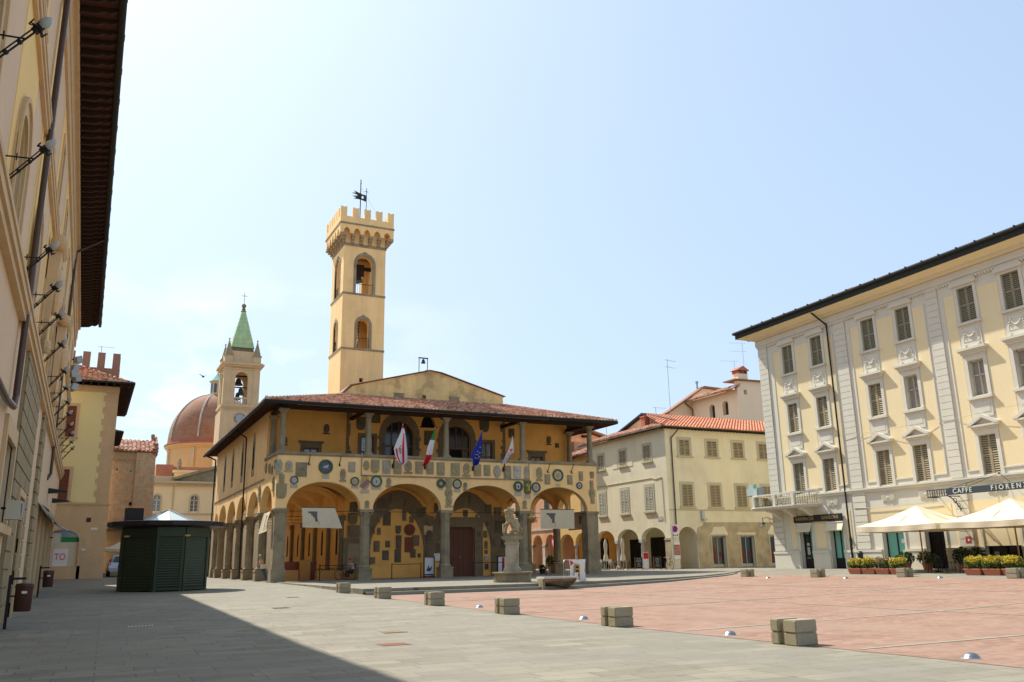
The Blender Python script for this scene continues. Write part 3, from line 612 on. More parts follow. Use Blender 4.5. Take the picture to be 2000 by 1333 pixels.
# upper loggia wall with doors and windows
uh = [arched_hole(21.15, 2.3, 7.6, 11.15, 12.22, 14), arched_hole(25.95, 2.3, 7.6, 11.05, 12.1, 14), rect(18.08, 19.12, 8.2, 10.9), rect(28.05, 29.05, 8.2, 10.85), rect(13.78, 14.9, 8.2, 9.85), rect(32.55, 33.65, 8.2, 9.85), arched_hole(23.5, 1.16, 11.9, 12.0, 12.85, 10, True)]
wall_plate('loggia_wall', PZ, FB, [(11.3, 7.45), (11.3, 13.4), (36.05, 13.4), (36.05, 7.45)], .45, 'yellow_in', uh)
def bigdoor(uc, top, zs, op):
    o_ = [(uc-1.62, 7.6)]+arch(uc, 3.24, zs, top+.62, 14)+[(uc+1.62, 7.6)]; i_ = [(uc-1.15, 7.6)]+arch(uc, 2.3, zs, top, 14)+[(uc+1.15, 7.6)]
    mb = MB(FB); ring(o_, i_, mb, -.02, .05)
    for k in range(8):
        z = 7.8+k*.42
        for s_ in (-1, 1): mb.box(uc+s_*1.62-.12, uc+s_*1.62+.12, -.02, .045, z, z+.24) if k % 2 else None
    a = mb.build('arched_doorway', 'serena2', PZ)
    mb = MB(FB); n = 4
    o2 = arch(uc, 2.3, zs, top, 14); i2 = arch(uc, 2.1, zs, top-.1, 14); ring(o2, i2, mb, -.3, -.2)
    for k in range(n+1):
        u = uc-1.15+k*2.3/n; t = (u-uc)/1.15; zt = zs+(top-zs)*math.sqrt(max(0, 1-t*t)); mb.box(u-.045, u+.045, -.3, -.2, 10.25 if k == 2 and op else 7.6, zt)
    mb.box(uc-1.15, uc+1.15, -.3, -.19, 10.2, 10.36)
    mb.build('glazed_frame', 'frame', a)
    mb = MB(FB); gl = [(uc-1.15, 10.3)]+arch(uc, 2.3, zs, top, 14)+[(uc+1.15, 10.3)]; mb.prism(gl, -.27, -.25)
    mb.box(uc-1.15, uc-.6, -.27, -.25, 7.6, 10.3); mb.box(uc+.55, uc+1.15, -.27, -.25, 7.6, 10.3)
    for k in range(16): mb.box(uc-1.15, uc-.6, -.25, -.24, 7.8+k*.16, 7.81+k*.16); mb.box(uc+.55, uc+1.15, -.25, -.24, 7.8+k*.16, 7.81+k*.16)
    mb.build('pane', 'glass', a)
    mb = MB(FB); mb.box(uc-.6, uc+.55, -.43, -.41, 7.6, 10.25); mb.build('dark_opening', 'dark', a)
bigdoor(21.15, 12.22, 11.15, True); bigdoor(25.95, 12.1, 11.05, True)
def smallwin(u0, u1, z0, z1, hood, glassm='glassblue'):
    mb = MB(FB); w_ = .22; mb.prism([(u0-w_, z0), (u0-w_, z1+w_+hood*.6), (u1+w_, z1+w_+hood*.6), (u1+w_, z0), (u1, z0), (u1, z1), (u0, z1), (u0, z0)], -.02, .05)
    if hood: mb.box(u0-w_-.15, u1+w_+.15, -.02, .16, z1+w_+.16, z1+w_+.28); mb.box(u0-w_-.07, u1+w_+.07, -.02, .1, z1+w_+.1, z1+w_+.16)
    a = mb.build('stone_framed_window', 'serena2', PZ)
    mb = MB(FB); um = (u0+u1)/2
    for u in (u0, um-.06, u1-.1): mb.box(u, u+.1, -.2, -.12, z0, z1)
    for z in (z1-.1, z0+(z1-z0)*.55): mb.box(u0, u1, -.2, -.11, z, z+.1)
    mb.build('window_frame', 'frame', a)
    mb = MB(FB); mb.box(u0, u1, -.17, -.16, z0, z1); g_ = mb.build('pane', glassm, a)
    mb = MB(FB)
    for k in range(1, 8): mb.box(u0+(u1-u0)*k/8-.008, u0+(u1-u0)*k/8+.008, -.16, -.15, z0, z1)
    for k in range(1, 12): mb.box(u0, u1, -.16, -.15, z0+(z1-z0)*k/12-.008, z0+(z1-z0)*k/12+.008)
    mb.build('glazing_bars', 'frame', a)
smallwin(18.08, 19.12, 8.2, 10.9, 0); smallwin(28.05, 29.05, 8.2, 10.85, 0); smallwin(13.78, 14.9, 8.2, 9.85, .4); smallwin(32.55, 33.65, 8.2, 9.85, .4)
mb = MB(FB); mb.box(22.85, 24.2, -.02, .12, 11.8, 11.9); mb.box(22.9, 24.15, -.4, -.38, 11.8, 12.9); mb.build('pointed_niche', 'dark', PZ)
# toothed quoins of the older block
rq = random.Random(3)
for u, s_ in ((16.95, 1), (30.22, -1)):
    mb = MB(FB); z = 7.6
    while z < 12.9:
        h_ = rq.uniform(.22, .4); l_ = rq.choice((.22, .3, .42)); a, b = (u, u+l_) if s_ > 0 else (u-l_, u); mb.box(a, b, -.02, .03+rq.uniform(0, .02), z, z+h_-.02); z += h_
    mb.build('quoins', 'serena2', PZ)
# upper columns, beams
def ucol(x, y, r=.21):
    mb = MB(); mb.box(x-.3, x+.3, y-.3, y+.3, 9.02, 9.14)
    mb.lathe(x, y, [(.30, 9.14), (.31, 9.2), (.25, 9.26), (r+.01, 9.32), (r+.012, 10.3), (r-.02, 11.55), (r+.02, 11.58), (r+.02, 11.63), (r-.02, 11.66), (r+.04, 11.78), (r+.1, 11.88)], 16)
    mb.box(x-.33, x+.33, y-.3, y+.3, 11.88, 12.0); return mb.build('loggia_column', 'serena', PZ, smooth=True)
for x in (11.5, 17.55, 23.52, 29.9, 35.97): ucol(x, 59.25)
ucol(11.5, 62.6); ucol(36.0, 62.6)
mb = MB(); mb.box(11.3, 36.25, 59.12, 59.4, 12.0, 12.3); mb.box(11.35, 11.63, 59.4, 63.3, 12.0, 12.3); mb.box(35.9, 36.18, 59.4, 63.3, 12.0, 12.3)
mb.box(17.2, 17.4, 59.3, 63, 12.05, 12.3); mb.box(29.8, 30.0, 59.3, 63, 12.05, 12.3); mb.parts('loggia_beam', 'wood', PZ)
# roof
EX0, EX1, EY0, EY1, EZ = 10.0, 37.85, 57.85, 91.2, 12.32
IX0, IX1, IY0, IY1, IZ = 17.0, 30.1, 63.0, 87.0, 13.98
def q(mb, *p): mb.add(list(p), [tuple(range(len(p)))])
mb = MB()
A, B, C, D = (EX0, EY0, EZ), (EX1, EY0, EZ), (EX1, EY1, EZ), (EX0, EY1, EZ); a, b, c, d = (IX0, IY0, IZ), (IX1, IY0, IZ), (IX1, IY1, IZ), (IX0, IY1, IZ)
off = Vector((0, 0, -.06)); o_ = lambda p: tuple(Vector(p)+off)
for P in ((A, B, b, a), (B, C, c, b), (C, D, d, c), (D, A, a, d)): q(mb, *[o_(x) for x in P])
mb.build('roof_boards', 'wood', PZ, recalc=False)
mb = MB(); tiles(mb, A, B, b, a); tiles(mb, D, A, a, d, .24, .5); tiles(mb, B, C, c, b, .24, .5)
for p0_, p1_ in ((A, a), (B, b)):
    n = 26
    for i in range(n):
        s0 = Vector(p0_).lerp(Vector(p1_), i/n); s1 = Vector(p0_).lerp(Vector(p1_), (i+1)/n); mb.cyl(s0+Vector((0, 0, .08)), s1+Vector((0, 0, .06)), .12, .09, 8)
mb.build('tile_roof', 'tiles', PZ, recalc=False)
mb = MB()      # rafters under the eaves
x = EX0+.5
while x < EX1-.3:
    t = 1.0; mb.add([(x-.05, EY0+.05, EZ-.2), (x+.05, EY0+.05, EZ-.2), (x+.05, 59.4+1.2, EZ-.2+(2.75/5.15)*.9), (x-.05, 60.6, EZ-.2+.48*1.0), (x-.05, EY0+.05, EZ-.07), (x+.05, EY0+.05, EZ-.07), (x+.05, 60.6, EZ+.8), (x-.05, 60.6, EZ+.8)], [(0, 1, 2, 3), (0, 4, 5, 1), (0, 3, 7, 4), (1, 5, 6, 2)]); x += .42
for sx, X0 in ((1, EX0), (-1, EX1)):
    y = EY0+.5
    while y < EY1-.3:
        xa, xb = X0+sx*.05, X0+sx*1.6; mb.add([(xa, y-.05, EZ-.2), (xa, y+.05, EZ-.2), (xb, y+.05, EZ+.16), (xb, y-.05, EZ+.16), (xa, y-.05, EZ-.07), (xa, y+.05, EZ-.07), (xb, y+.05, EZ+.33), (xb, y-.05, EZ+.33)], [(0, 1, 2, 3), (0, 4, 5, 1), (0, 3, 7, 4), (1, 5, 6, 2)]); y += .42
mb.build('rafters', 'woodr', PZ, recalc=False)
mb = MB(); r = .085
for p0_, p1_ in ((A, B), (D, A), (B, C)):
    s0 = Vector(p0_)+Vector((0, 0, -.06)); s1 = Vector(p1_)+Vector((0, 0, -.06)); mb.cyl(s0, s1, r, r, 8)
mb.box(EX0-.03, EX1+.03, EY0-.02, EY0+.03, EZ-.22, EZ-.02); mb.box(EX0-.02, EX0+.03, EY0+.03, EY1, EZ-.221, EZ-.021); mb.box(EX1-.03, EX1+.02, EY0+.03, EY1, EZ-.221, EZ-.021)
mb.build('gutter', 'gutter', PZ)
mb = MB(); mb.tube([(EX0+.05, 71.5, 12.15), (11.0, 71.4, 11.55), (11.05, 71.4, .55)], .06, 8); mb.tube([(EX0+.1, 89.6, 12.1), (10.95, 89.4, 11.7), (10.95, 89.4, .5)], .07, 8)
mb.tube([(30.95, 63.3, 5.0), (30.95, 63.3, .5)], .05, 8)
mb.parts('downpipe', 'gutter', PZ, smooth=True)
# central block rising above the lean-to roof, with its low gable
gp = [(16.75, 13.7), (16.75, 14.2), (17.3, 14.72), (18.2, 14.98), (23.6, 16.38), (24.6, 16.25), (30.05, 14.72), (30.1, 13.7)]
wall_plate('gable_wall', PZ, FB, gp, .5, 'gable', [rect(22.98, 23.32, 13.95, 14.4)])
mb = MB(); mb.box(16.9, 17.3, 63.5, 87, 13.6, 14.3); mb.box(29.7, 30.1, 63.5, 87, 13.6, 14.5); mb.box(22.9, 23.4, 63.5, 63.55, 13.8, 14.5); mb.parts('block_wall', 'gable', PZ)
mb = MB(); mb.prism([(16.6, 14.12), (17.2, 14.75), (18.2, 15.02), (23.6, 16.42), (24.6, 16.3), (30.25, 14.72), (30.25, 14.77), (24.6, 16.35), (23.6, 16.47), (18.2, 15.07), (17.1, 14.8), (16.5, 14.16)], 62.85-0, 87.3)
mb.build('gable_coping', 'roofedge', PZ)
mb = MB(FB)
for u in (21.05, 25.7): mb.box(u-.42, u+.42, 0, .03, 13.9, 14.42)
mb.parts('blind_window', 'serena', PZ)
mb = MB(FB)
for u in (21.05, 25.7): mb.box(u-.6, u+.6, 0, .05, 14.42, 14.5)
mb.box(18, 29.6, 0, .04, 14.02, 14.06); mb.box(23.3, 24.0, -.3, .02, 16.1, 16.46)
mb.parts('window_hood', 'gable', PZ)
mb = MB(); bfx, bfy = 23.1, 63.15
mb.tube([(bfx-.36, bfy, 16.1), (bfx-.36, bfy, 17.42), (bfx+.36, bfy, 17.42), (bfx+.36, bfy, 16.1)], .03); mb.tube([(bfx-.42, bfy, 17.46), (bfx+.42, bfy, 17.46)], .035)
fr_ = mb.build('bell_frame', 'iron', PZ); mb = MB(); mb.lathe(bfx, bfy, [(.2, 17.02), (.15, 17.1), (.11, 17.28), (.05, 17.36)], 14); mb.build('bell', 'bronze', fr_, smooth=True)
# ---------------- coats of arms and roundels, all fixed to the walls
RC = random.Random(11)
def shieldpts(u, z, w_, h_, k=10):
    p = [(u-w_/2, z+h_/2)]
    for i in range(k+1):
        t = i/k; x = -w_/2*math.cos(math.pi*t/2)**.55 if i < k else 0; p.append((u+x, z-h_/2*(math.sin(math.pi*t/2))**.9*1.0+0*h_))
    return p+[(2*u-a, b) for a, b in reversed(p[:-1])]
def oval(u, z, w_, h_, n=18): return [(u+w_/2*math.cos(-2*math.pi*i/n), z+h_/2*math.sin(-2*math.pi*i/n)) for i in range(n)]
def coat(Fm, u, z, kind, w_, h_, m='carved', par=PZ, d=.0):
    mb = MB(Fm); e = RC.uniform(.03, .06)
    if kind == 'r':                      # rectangular slab with a shield in relief
        mb.prism(rect(u-w_/2, u+w_/2, z-h_/2, z+h_/2), d-.02, d+e); mb.prism(shieldpts(u, z+.02*h_, w_*.72, h_*.78), d+e-.01, d+e+.05)
        for s_ in (-.3, 0, .3): mb.sphere((u+s_*w_*.4, d+e+.05, z+RC.uniform(-.2, .2)*h_), .05*w_+.015, 6)
    elif kind == 's':
        mb.prism(shieldpts(u, z, w_, h_), d-.02, d+e+.02); mb.prism(shieldpts(u, z, w_*.74, h_*.74), d+e, d+e+.06)
        mb.prism(oval(u, z+h_*.05, w_*.3, h_*.3), d+e+.05, d+e+.09)
    elif kind == 'o':
        mb.prism(oval(u, z, w_, h_), d-.02, d+e+.02); mb.prism(oval(u, z, w_*.72, h_*.72), d+e, d+e+.06); mb.sphere((u, d+e+.04, z), .12*w_+.02, 8)
    elif kind == 'c':                    # cartouche: helmet, shield, small console
        mb.prism(shieldpts(u, z, w_*.85, h_*.6), d-.02, d+.08); mb.prism(oval(u, z+h_*.36, w_*.62, h_*.3), d-.02, d+.12); mb.prism(rect(u-w_/2, u+w_/2, z-h_/2, z-h_*.36), d-.02, d+.1)
        mb.prism(rect(u-w_*.14, u+w_*.14, z-h_*.4, z-h_*.2), d-.02, d+.06); mb.sphere((u, d+.12, z+h_*.1), .13*w_, 8, 1, .5, 1.3)
    elif kind == 'l':
        mb.prism(rect(u-w_/2, u+w_/2, z-h_/2, z+h_/2), d-.02, d+.03)
        for k in range(3): mb.prism(rect(u-w_*.4, u+w_*.4, z-h_*.32+k*h_*.25, z-h_*.25+k*h_*.25), d+.02, d+.036)
    return mb.build('coat_of_arms' if kind != 'l' else 'inscribed_plaque', m, par)
def roundel(Fm, u, z, r, field, charge, gm='maj_green', par=PZ):
    mb = MB(Fm); n = 28; o_ = oval(u, z, 2*r, 2*r, n); i_ = oval(u, z, 1.45*r, 1.45*r, n)
    o_.append(o_[0]); i_.append(i_[0]); ring(o_, i_, mb, -.02, .08)
    for k in range(14):
        t = 2*math.pi*k/14; mb.sphere((u+.86*r*math.cos(t), .08, z+.86*r*math.sin(t)), .11*r, 6)
    a = mb.build('majolica_roundel', gm, par)
    mb = MB(Fm); mb.prism(oval(u, z, 1.46*r, 1.46*r, n), -.02, .03); mb.build('field', field, a)
    mb = MB(Fm)
    if charge == 'animal':               # a leaping white animal
        mb.prism([(u-.42*r, z+.02*r), (u-.1*r, z+.12*r), (u+.18*r, z+.22*r), (u+.42*r, z+.3*r), (u+.34*r, z+.06*r), (u+.2*r, z-.05*r), (u+.4*r, z-.3*r), (u+.1*r, z-.15*r), (u-.15*r, z-.12*r), (u-.3*r, z-.38*r), (u-.3*r, z-.1*r)], .03, .06)
    elif charge == 'pales':
        for k in (-.3, 0, .3): mb.box(u+k*r-.07*r, u+k*r+.07*r, .03, .05, z-.5*r, z+.5*r)
    elif charge == 'shield': mb.prism(shieldpts(u, z, .85*r, 1.05*r), .03, .07)
    else: mb.prism(oval(u, z, .75*r, .75*r, 12), .03, .06)
    cm = {'animal': 'maj_white', 'pales': 'maj_white', 'shield': 'maj_white', 'disc': 'maj_yel'}[charge]
    c_ = mb.build('charge', cm, a)
    if charge == 'shield':
        mb = MB(Fm); mb.prism(oval(u, z-.05*r, .3*r, .45*r, 10), .07, .09); mb.build('emblem', 'maj_violet' if r > .4 else 'dark', a)
# front, below the loggia
for u, z, k, w_, h_ in [(11.3, 7.95, 'c', .55, 1.0), (11.98, 8.02, 'c', .55, .72), (12.83, 7.82, 'r', .78, .98), (11.55, 6.35, 's', .72, 1.0), (11.55, 7.15, 'r', .36, .6), (15.72, 7.5, 'c', .45, .85), (16.34, 8.1, 'r', .5, .72), (19.05, 7.1, 'c', .4, .6),
      (17.38, 8.25, 'o', .42, .7), (18.03, 8.2, 's', .6, .95), (18.86, 8.17, 'r', .62, .98), (19.69, 8.17, 'r', .62, .95), (20.49, 8.2, 'c', .62, .9), (21.32, 8.2, 'r', .58, .9), (22.17, 8.2, 'r', .58, .9), (23.0, 8.17, 'r', .62, .95),
      (24.16, 8.15, 'r', .72, .95), (25.05, 8.14, 'c', .6, .95), (25.95, 8.15, 'r', .62, .9), (26.74, 8.16, 'r', .55, .85), (27.57, 8.1, 'o', .6, .95), (28.44, 8.08, 'r', .62, .98), (30.05, 8.1, 'c', .42, .95),
      (31.17, 8.0, 'c', .55, 1.05), (31.89, 7.62, 'r', .5, .78), (33.89, 7.63, 'r', .48, .75), (34.91, 7.95, 'r', .38, .75), (35.93, 8.05, 's', .36, .55), (35.86, 7.33, 'r', .33, .6), (35.87, 6.62, 'o', .55, .9), (35.9, 6.0, 'r', .35, .38),
      (23.63, 7.15, 's', .5, .8), (23.63, 6.45, 'o', .6, .75), (23.65, 5.8, 'c', .55, .75), (24.95, 6.92, 'c', .32, .6), (29.85, 5.68, 'c', .35, .6), (17.5, 5.55, 'c', .35, .5)]:
    coat(F0, u, z, k, w_, h_, RC.choice(['carved', 'carved', 'carved_warm', 'carved_pale', 'serena']))
for u, z, w_, h_ in [(14.52, 7.38, .5, .28), (12.38, 6.68, .5, .22), (16.6, 6.72, .5, .2), (17.32, 6.42, .62, .26), (18.14, 6.7, .7, .26), (19.05, 6.78, .35, .1), (24.3, 6.62, .5, .24), (29.32, 6.48, .6, .35), (30.1, 6.25, .55, .26), (30.86, 6.5, .4, .22), (32.82, 7.2, .42, .2), (23.05, 6.7, .3, .16)]:
    coat(F0, u, z, 'l', w_, h_, 'label')
roundel(F0, 14.5, 8.06, .5, 'maj_blue', 'animal'); roundel(F0, 12.38, 7.1, .28, 'maj_white', 'pales', 'maj_blue'); roundel(F0, 16.58, 7.11, .31, 'maj_white', 'disc')
roundel(F0, 18.14, 7.14, .42, 'maj_white', 'shield'); roundel(F0, 23.02, 7.1, .34, 'maj_blue', 'disc'); roundel(F0, 24.3, 7.1, .36, 'maj_white', 'disc')
roundel(F0, 29.32, 7.02, .40, 'maj_blue', 'shield'); roundel(F0, 30.86, 7.0, .38, 'maj_white', 'disc', 'maj_blue'); roundel(F0, 32.82, 7.96, .48, 'maj_white', 'disc'); roundel(F0, 34.72, 7.2, .27, 'maj_white', 'shield', 'maj_blue')
mb = MB(F0); mb.prism(oval(17.32, 7.05, .62, 1.0), -.02, .06); ov = mb.build('majolica_oval', 'maj_yel', PZ)
mb = MB(F0)
for k in range(-2, 3): mb.add([(17.32+k*.11-.2, .065, 7.05+k*.1+.1-.16), (17.32+k*.11-.12, .065, 7.05+k*.1+.18-.16), (17.32+k*.11+.2, .065, 7.05+k*.1-.2+.06), (17.32+k*.11+.12, .065, 7.05+k*.1-.28+.06)], [(0, 1, 2, 3)])
mb.build('bands', 'maj_violet', ov)
mb = MB(F0); mb.prism(shieldpts(30.12, 6.95, .6, 1.05), -.02, .1); gs = mb.build('majolica_shield', 'maj_green', PZ)
mb = MB(F0); mb.prism([(29.95, 6.6), (30.15, 6.95), (29.92, 7.1), (30.2, 7.35), (30.1, 7.1), (30.35, 7.25), (30.25, 6.9), (30.3, 6.6), (30.12, 6.75)], .1, .13); mb.build('charge', 'maj_yel', gs)
coat(F0, 29.28, 8.1, 'r', .66, .98, 'marble')
# arms on the loggia wall
for u, z, k, w_, h_ in [(12.43, 10.25, 'c', .36, .6), (15.43, 11.28, 'c', .5, .75), (18.05, 11.85, 's', .7, 1.0), (19.15, 12.4, 'r', .85, .9), (23.57, 11.0, 'r', .8, 1.15), (28.34, 12.35, 's', .85, 1.3), (30.79, 11.72, 'r', .52, .75), (34.27, 11.25, 'c', .45, .75), (35.06, 10.88, 'r', .34, .4), (19.85, 10.0, 'c', .3, .9), (22.55, 10.5, 'c', .22, .9), (17.95, 12.7, 'r', .4, .5)]:
    coat(FB, u, z, k, w_, h_, 'carved_dark')
# arms in the arcade: u,z from the stone wall
zz = lambda x, y: (18.95+(x-720)/1, 0)
arms = [(20.25, 4.75, 'r', .6, .98), (21.62, 5.05, 'r', .32, .9), (22.2, 4.7, 'r', .34, .5), (19.0, 4.55, 'o', .32, .42), (19.6, 4.65, 'c', .28, .35), (19.65, 3.85, 'c', .32, .5), (19.15, 3.95, 'r', .36, .6), (21.15, 3.95, 's', .42, .6), (19.5, 2.75, 'r', .46, .8), (20.35, 2.9, 'r', .36, .48), (20.2, 2.1, 'r', .5, .7), (21.2, 3.05, 'r', .44, 1.0), (21.15, 2.05, 'r', .5, .95),
        (22.55, 3.15, 'r', .58, .8), (22.35, 2.2, 'r', .42, .62), (22.85, 2.05, 'r', .22, .3), (18.95, 1.75, 'r', .85, .45), (19.9, 5.9, 'r', .8, .7), (20.7, 6.2, 'r', .5, .8), (18.9, 6.0, 'r', .5, .7), (21.9, 5.8, 'r', .6, .9), (22.9, 5.2, 'r', .9, .9), (17.8, 5.6, 'r', .85, .7), (17.6, 4.75, 's', .7, .8), (17.7, 3.85, 'r', .9, .85), (18.6, 4.9, 'c', .4, .6),
        (23.6, 4.5, 's', .5, .6), (23.6, 3.5, 'c', .6, .8), (23.65, 2.9, 'r', .55, .8), (24.4, 3.7, 'r', .4, .6), (24.35, 2.6, 'c', .4, .7), (23.6, 2.1, 's', .5, .6), (26.65, 5.2, 's', .4, .55), (27.6, 5.0, 'o', .2, .28), (28.35, 3.6, 'r', .34, .55), (28.4, 2.8, 'c', .3, .6), (28.42, 2.25, 'r', .28, .3), (27.75, 3.6, 'r', .4, .5), (27.75, 2.5, 'r', .6, .9), (28.5, 4.4, 's', .3, .5),
        (25.2, 6.2, 'r', .6, .8), (26.1, 6.3, 'r', .6, .8), (27.3, 6.2, 'r', .7, .9), (28.6, 5.6, 'r', .5, .6), (29.4, 5.3, 'r', .6, .8), (29.6, 4.2, 'r', .9, .9), (29.3, 3.0, 's', .6, .7), (29.95, 2.9, 's', .5, .7), (24.3, 5.6, 'r', .5, .7)]
for u, z, k, w_, h_ in arms:
    coat(FB, u, z, k, w_, h_, 'carved_dark' if RC.random() < .6 else 'serena2', d=.1 if (u < 19 or 23 < u < 24 or u > 28.8 or z > 5.2) else 0)
mb = MB(FB); mb.prism(oval(22.05, 3.95, .86, .86, 24), -.02, .08); mb.sphere((22.05, .08, 3.95), .3, 12, 1, .3, 1); mb.build('round_terracotta_relief', 'redwood', PZ)
mb = MB(FB); mb.prism(rect(21.68, 22.4, 2.3, 3.4), -.02, .06); mb.build('worn_fresco', 'redwood', PZ)
mb = MB(FB); mb.prism([(23.2, 3.6), (23.15, 4.2), (23.5, 4.4), (23.9, 4.2), (23.85, 3.7), (23.6, 3.4)], .08, .13); mb.build('worn_fresco', 'tanstone', PZ)
for u, z, w_, h_, m in ((28.43, 1.75, .34, .36, 'label'), (28.42, 1.15, .26, .42, 'maj_blue'), (24.3, 1.9, .55, .55, 'white'), (26.65, 4.85, .4, .16, 'label')):
    mb = MB(FB); mb.box(u-w_/2, u+w_/2, 0, .13 if u > 24.1 and z < 4 else .03, z-h_/2, z+h_/2); mb.build('notice_plate', m, PZ)
# arms on the left side wall
for u, z, k, w_, h_ in [(62.9, 8.25, 'r', .5, .7), (61.6, 8.1, 'r', .45, .7), (60.6, 7.9, 's', .4, .6), (64.9, 6.7, 'c', .5, 1.0), (59.9, 6.9, 'c', .5, 1.0), (65.4, 7.1, 'o', .6, .5)]: coat(FS, u, z, k, w_, h_)
roundel(FS, 65.1, 6.35, .36, 'maj_blue', 'shield', 'marble')
mb = MB(FS); mb.prism(shieldpts(59.5, 8.15, .4, .6), -.02, .1); mb.build('majolica_shield', 'maj_green', PZ)
# ---------------- tower
TW = thing('crenellated_tower', 'tall square yellow bell tower with battlements and corbels behind the palace roof', 'tower', (20.6, 74.1, 12))
TX0, TX1, TY0, TY1 = 18.65, 22.55, 72.0, 76.2; TT = 29.8
FT = frame((0, TY0, 0), (1, 0, 0), (0, -1, 0)); FTL = frame((TX0, 0, 0), (0, 1, 0), (-1, 0, 0)); FTR = frame((TX1, 0, 0), (0, 1, 0), (1, 0, 0)); FTB = frame((0, TY1, 0), (1, 0, 0), (0, 1, 0))
def thole(c, s_=1): return [arched_hole(c, 1.55*s_, 25.1, 27.9, 28.72, 12), arched_hole(c, 1.08*s_, 20.05, 22.2, 22.75, 12)]
tc_ = 20.6; ts_ = 74.1
wall_plate('tower_wall', TW, FT, [(TX0, 12), (TX0, TT), (TX1, TT), (TX1, 12)], .6, 'tower', thole(tc_)+[rect(20.38, 20.72, 16.98, 17.36)])
wall_plate('tower_wall', TW, FTB, [(TX0, 12), (TX0, TT), (TX1, TT), (TX1, 12)], .6, 'tower', thole(tc_))
wall_plate('tower_wall', TW, FTL, [(TY0+.6, 12), (TY0+.6, TT), (TY1-.6, TT), (TY1-.6, 12)], .6, 'tower', thole(ts_))
wall_plate('tower_wall', TW, FTR, [(TY0+.6, 12), (TY0+.6, TT), (TY1-.6, TT), (TY1-.6, 12)], .6, 'tower', thole(ts_))
for Fm, c in ((FT, tc_), (FTL, ts_)):
    for (w_, z0, zs, zt) in ((1.55, 25.1, 27.9, 28.72), (1.08, 20.05, 22.2, 22.75)):
        mb = MB(Fm); o_ = [(c-w_/2-.25, z0)]+arch(c, w_+.5, zs, zt+.3, 12)+[(c+w_/2+.25, z0)]; o_[7] = (o_[7][0], o_[7][1]+.14); i_ = [(c-w_/2, z0)]+arch(c, w_, zs, zt, 12)+[(c+w_/2, z0)]
        ring(o_, i_, mb, -.1, .04); a = mb.build('arched_opening', 'serena', TW)
        mb = MB(Fm)
        for k in range(9): u = c-w_/2+w_*k/8; mb.tube([(u, -.12, z0), (u, -.12, z0+.95)], .014, 4)
        mb.tube([(c-w_/2, -.12, z0+.95), (c+w_/2, -.12, z0+.95)], .025, 5); mb.build('railing', 'iron', a)
mb = MB()
for z in (24.95, 19.85): mb.box(TX0-.05, TX1+.05, TY0-.05, TY1+.05, z, z+.17)
mb.box(TX0-.06, TX1+.06, TY0-.06, TY1+.06, TT-.25, TT); 
mb2 = MB()
mb.parts('string_course', 'serena', TW)
mb = MB(); mb.box(TX0+.6, TX1-.6, TY0+.6, TY1-.6, 19.6, 19.8); mb.box(TX0+.6, TX1-.6, TY0+.6, TY1-.6, 24.7, 24.95); mb.box(TX0+.3, TX1-.3, TY0+.3, TY1-.3, TT-.2, TT-.02); mb.parts('tower_floor', 'wood', TW)
O = .56; CX0, CX1, CY0, CY1 = TX0-O, TX1+O, TY0-O, TY1+O
mb = MB()       # corbels
n = 6
for k in range(n):
    x = TX0-.1+(TX1-TX0+.2)*k/(n-1)
    y = TY0-.1+(TY1-TY0+.2)*k/(n-1)
    for j, (dz, dd) in enumerate(((0, .2), (.26, .38), (.5, .56))):
        if not 0 < k < n-1: continue
        mb.box(x-.15, x+.15, TY0-dd, TY0, TT+dz, TT+dz+.26); mb.box(x-.15, x+.15, TY1, TY1+dd, TT+dz, TT+dz+.26)
        mb.box(TX0-dd, TX0, y-.15, y+.15, TT+dz, TT+dz+.26); mb.box(TX1, TX1+dd, y-.15, y+.15, TT+dz, TT+dz+.26)
for sx in (0, 1):
    for sy in (0, 1):
        for dz, dd in ((0, .2), (.26, .38), (.5, .56)):
            xx = (TX0-dd, TX0+.05) if sx == 0 else (TX1-.05, TX1+dd); yy = (TY0-dd, TY0+.05) if sy == 0 else (TY1-.05, TY1+dd); mb.box(*xx, *yy, TT+dz+.004, TT+dz+.264)
mb.parts('corbel', 'carved_warm', TW)
def archband(Fm, a, b):
    p = [(a, TT+.76)]; n = 5; st = (b-a-.3)/n
    for k in range(n): p += arch(a+.15+st*(k+.5), st-.3, TT+.76, TT+1.32, 8, True)
    p += [(b, TT+.76), (b, TT+1.62), (a, TT+1.62)]; return p
for Fm, a, b in ((frame((0, CY0, 0), (1, 0, 0), (0, -1, 0)), CX0, CX1), (frame((0, CY1, 0), (1, 0, 0), (0, 1, 0)), CX0, CX1), (frame((CX0, 0, 0), (0, 1, 0), (-1, 0, 0)), CY0+.18, CY1-.18), (frame((CX1, 0, 0), (0, 1, 0), (1, 0, 0)), CY0+.18, CY1-.18)):
    wall_plate('machicolation', TW, Fm, archband(Fm, a, b), .18, 'tower')
mb = MB(); mb.box(TX0+.01, TX1-.01, TY0+.01, TY1-.01, TT, TT+1.55); mb.box(CX0+.1, CX1-.1, CY0+.1, CY1-.1, TT+1.45, TT+1.6); mb.build('tower_head', 'tower', TW)
mb = MB(); mb.box(CX0-.06, CX1+.06, CY0-.06, CY1+.06, TT+1.62, TT+1.76); mb.build('parapet_string', 'serena', TW)
mb = MB(); b0 = TT+1.76; t_ = .32
mb.box(CX0, CX1, CY0, CY0+t_, b0, b0+.62); mb.box(CX0, CX1, CY1-t_, CY1, b0, b0+.62); mb.box(CX0, CX0+t_, CY0+t_, CY1-t_, b0, b0+.62); mb.box(CX1-t_, CX1, CY0+t_, CY1-t_, b0, b0+.62)
mw = .58
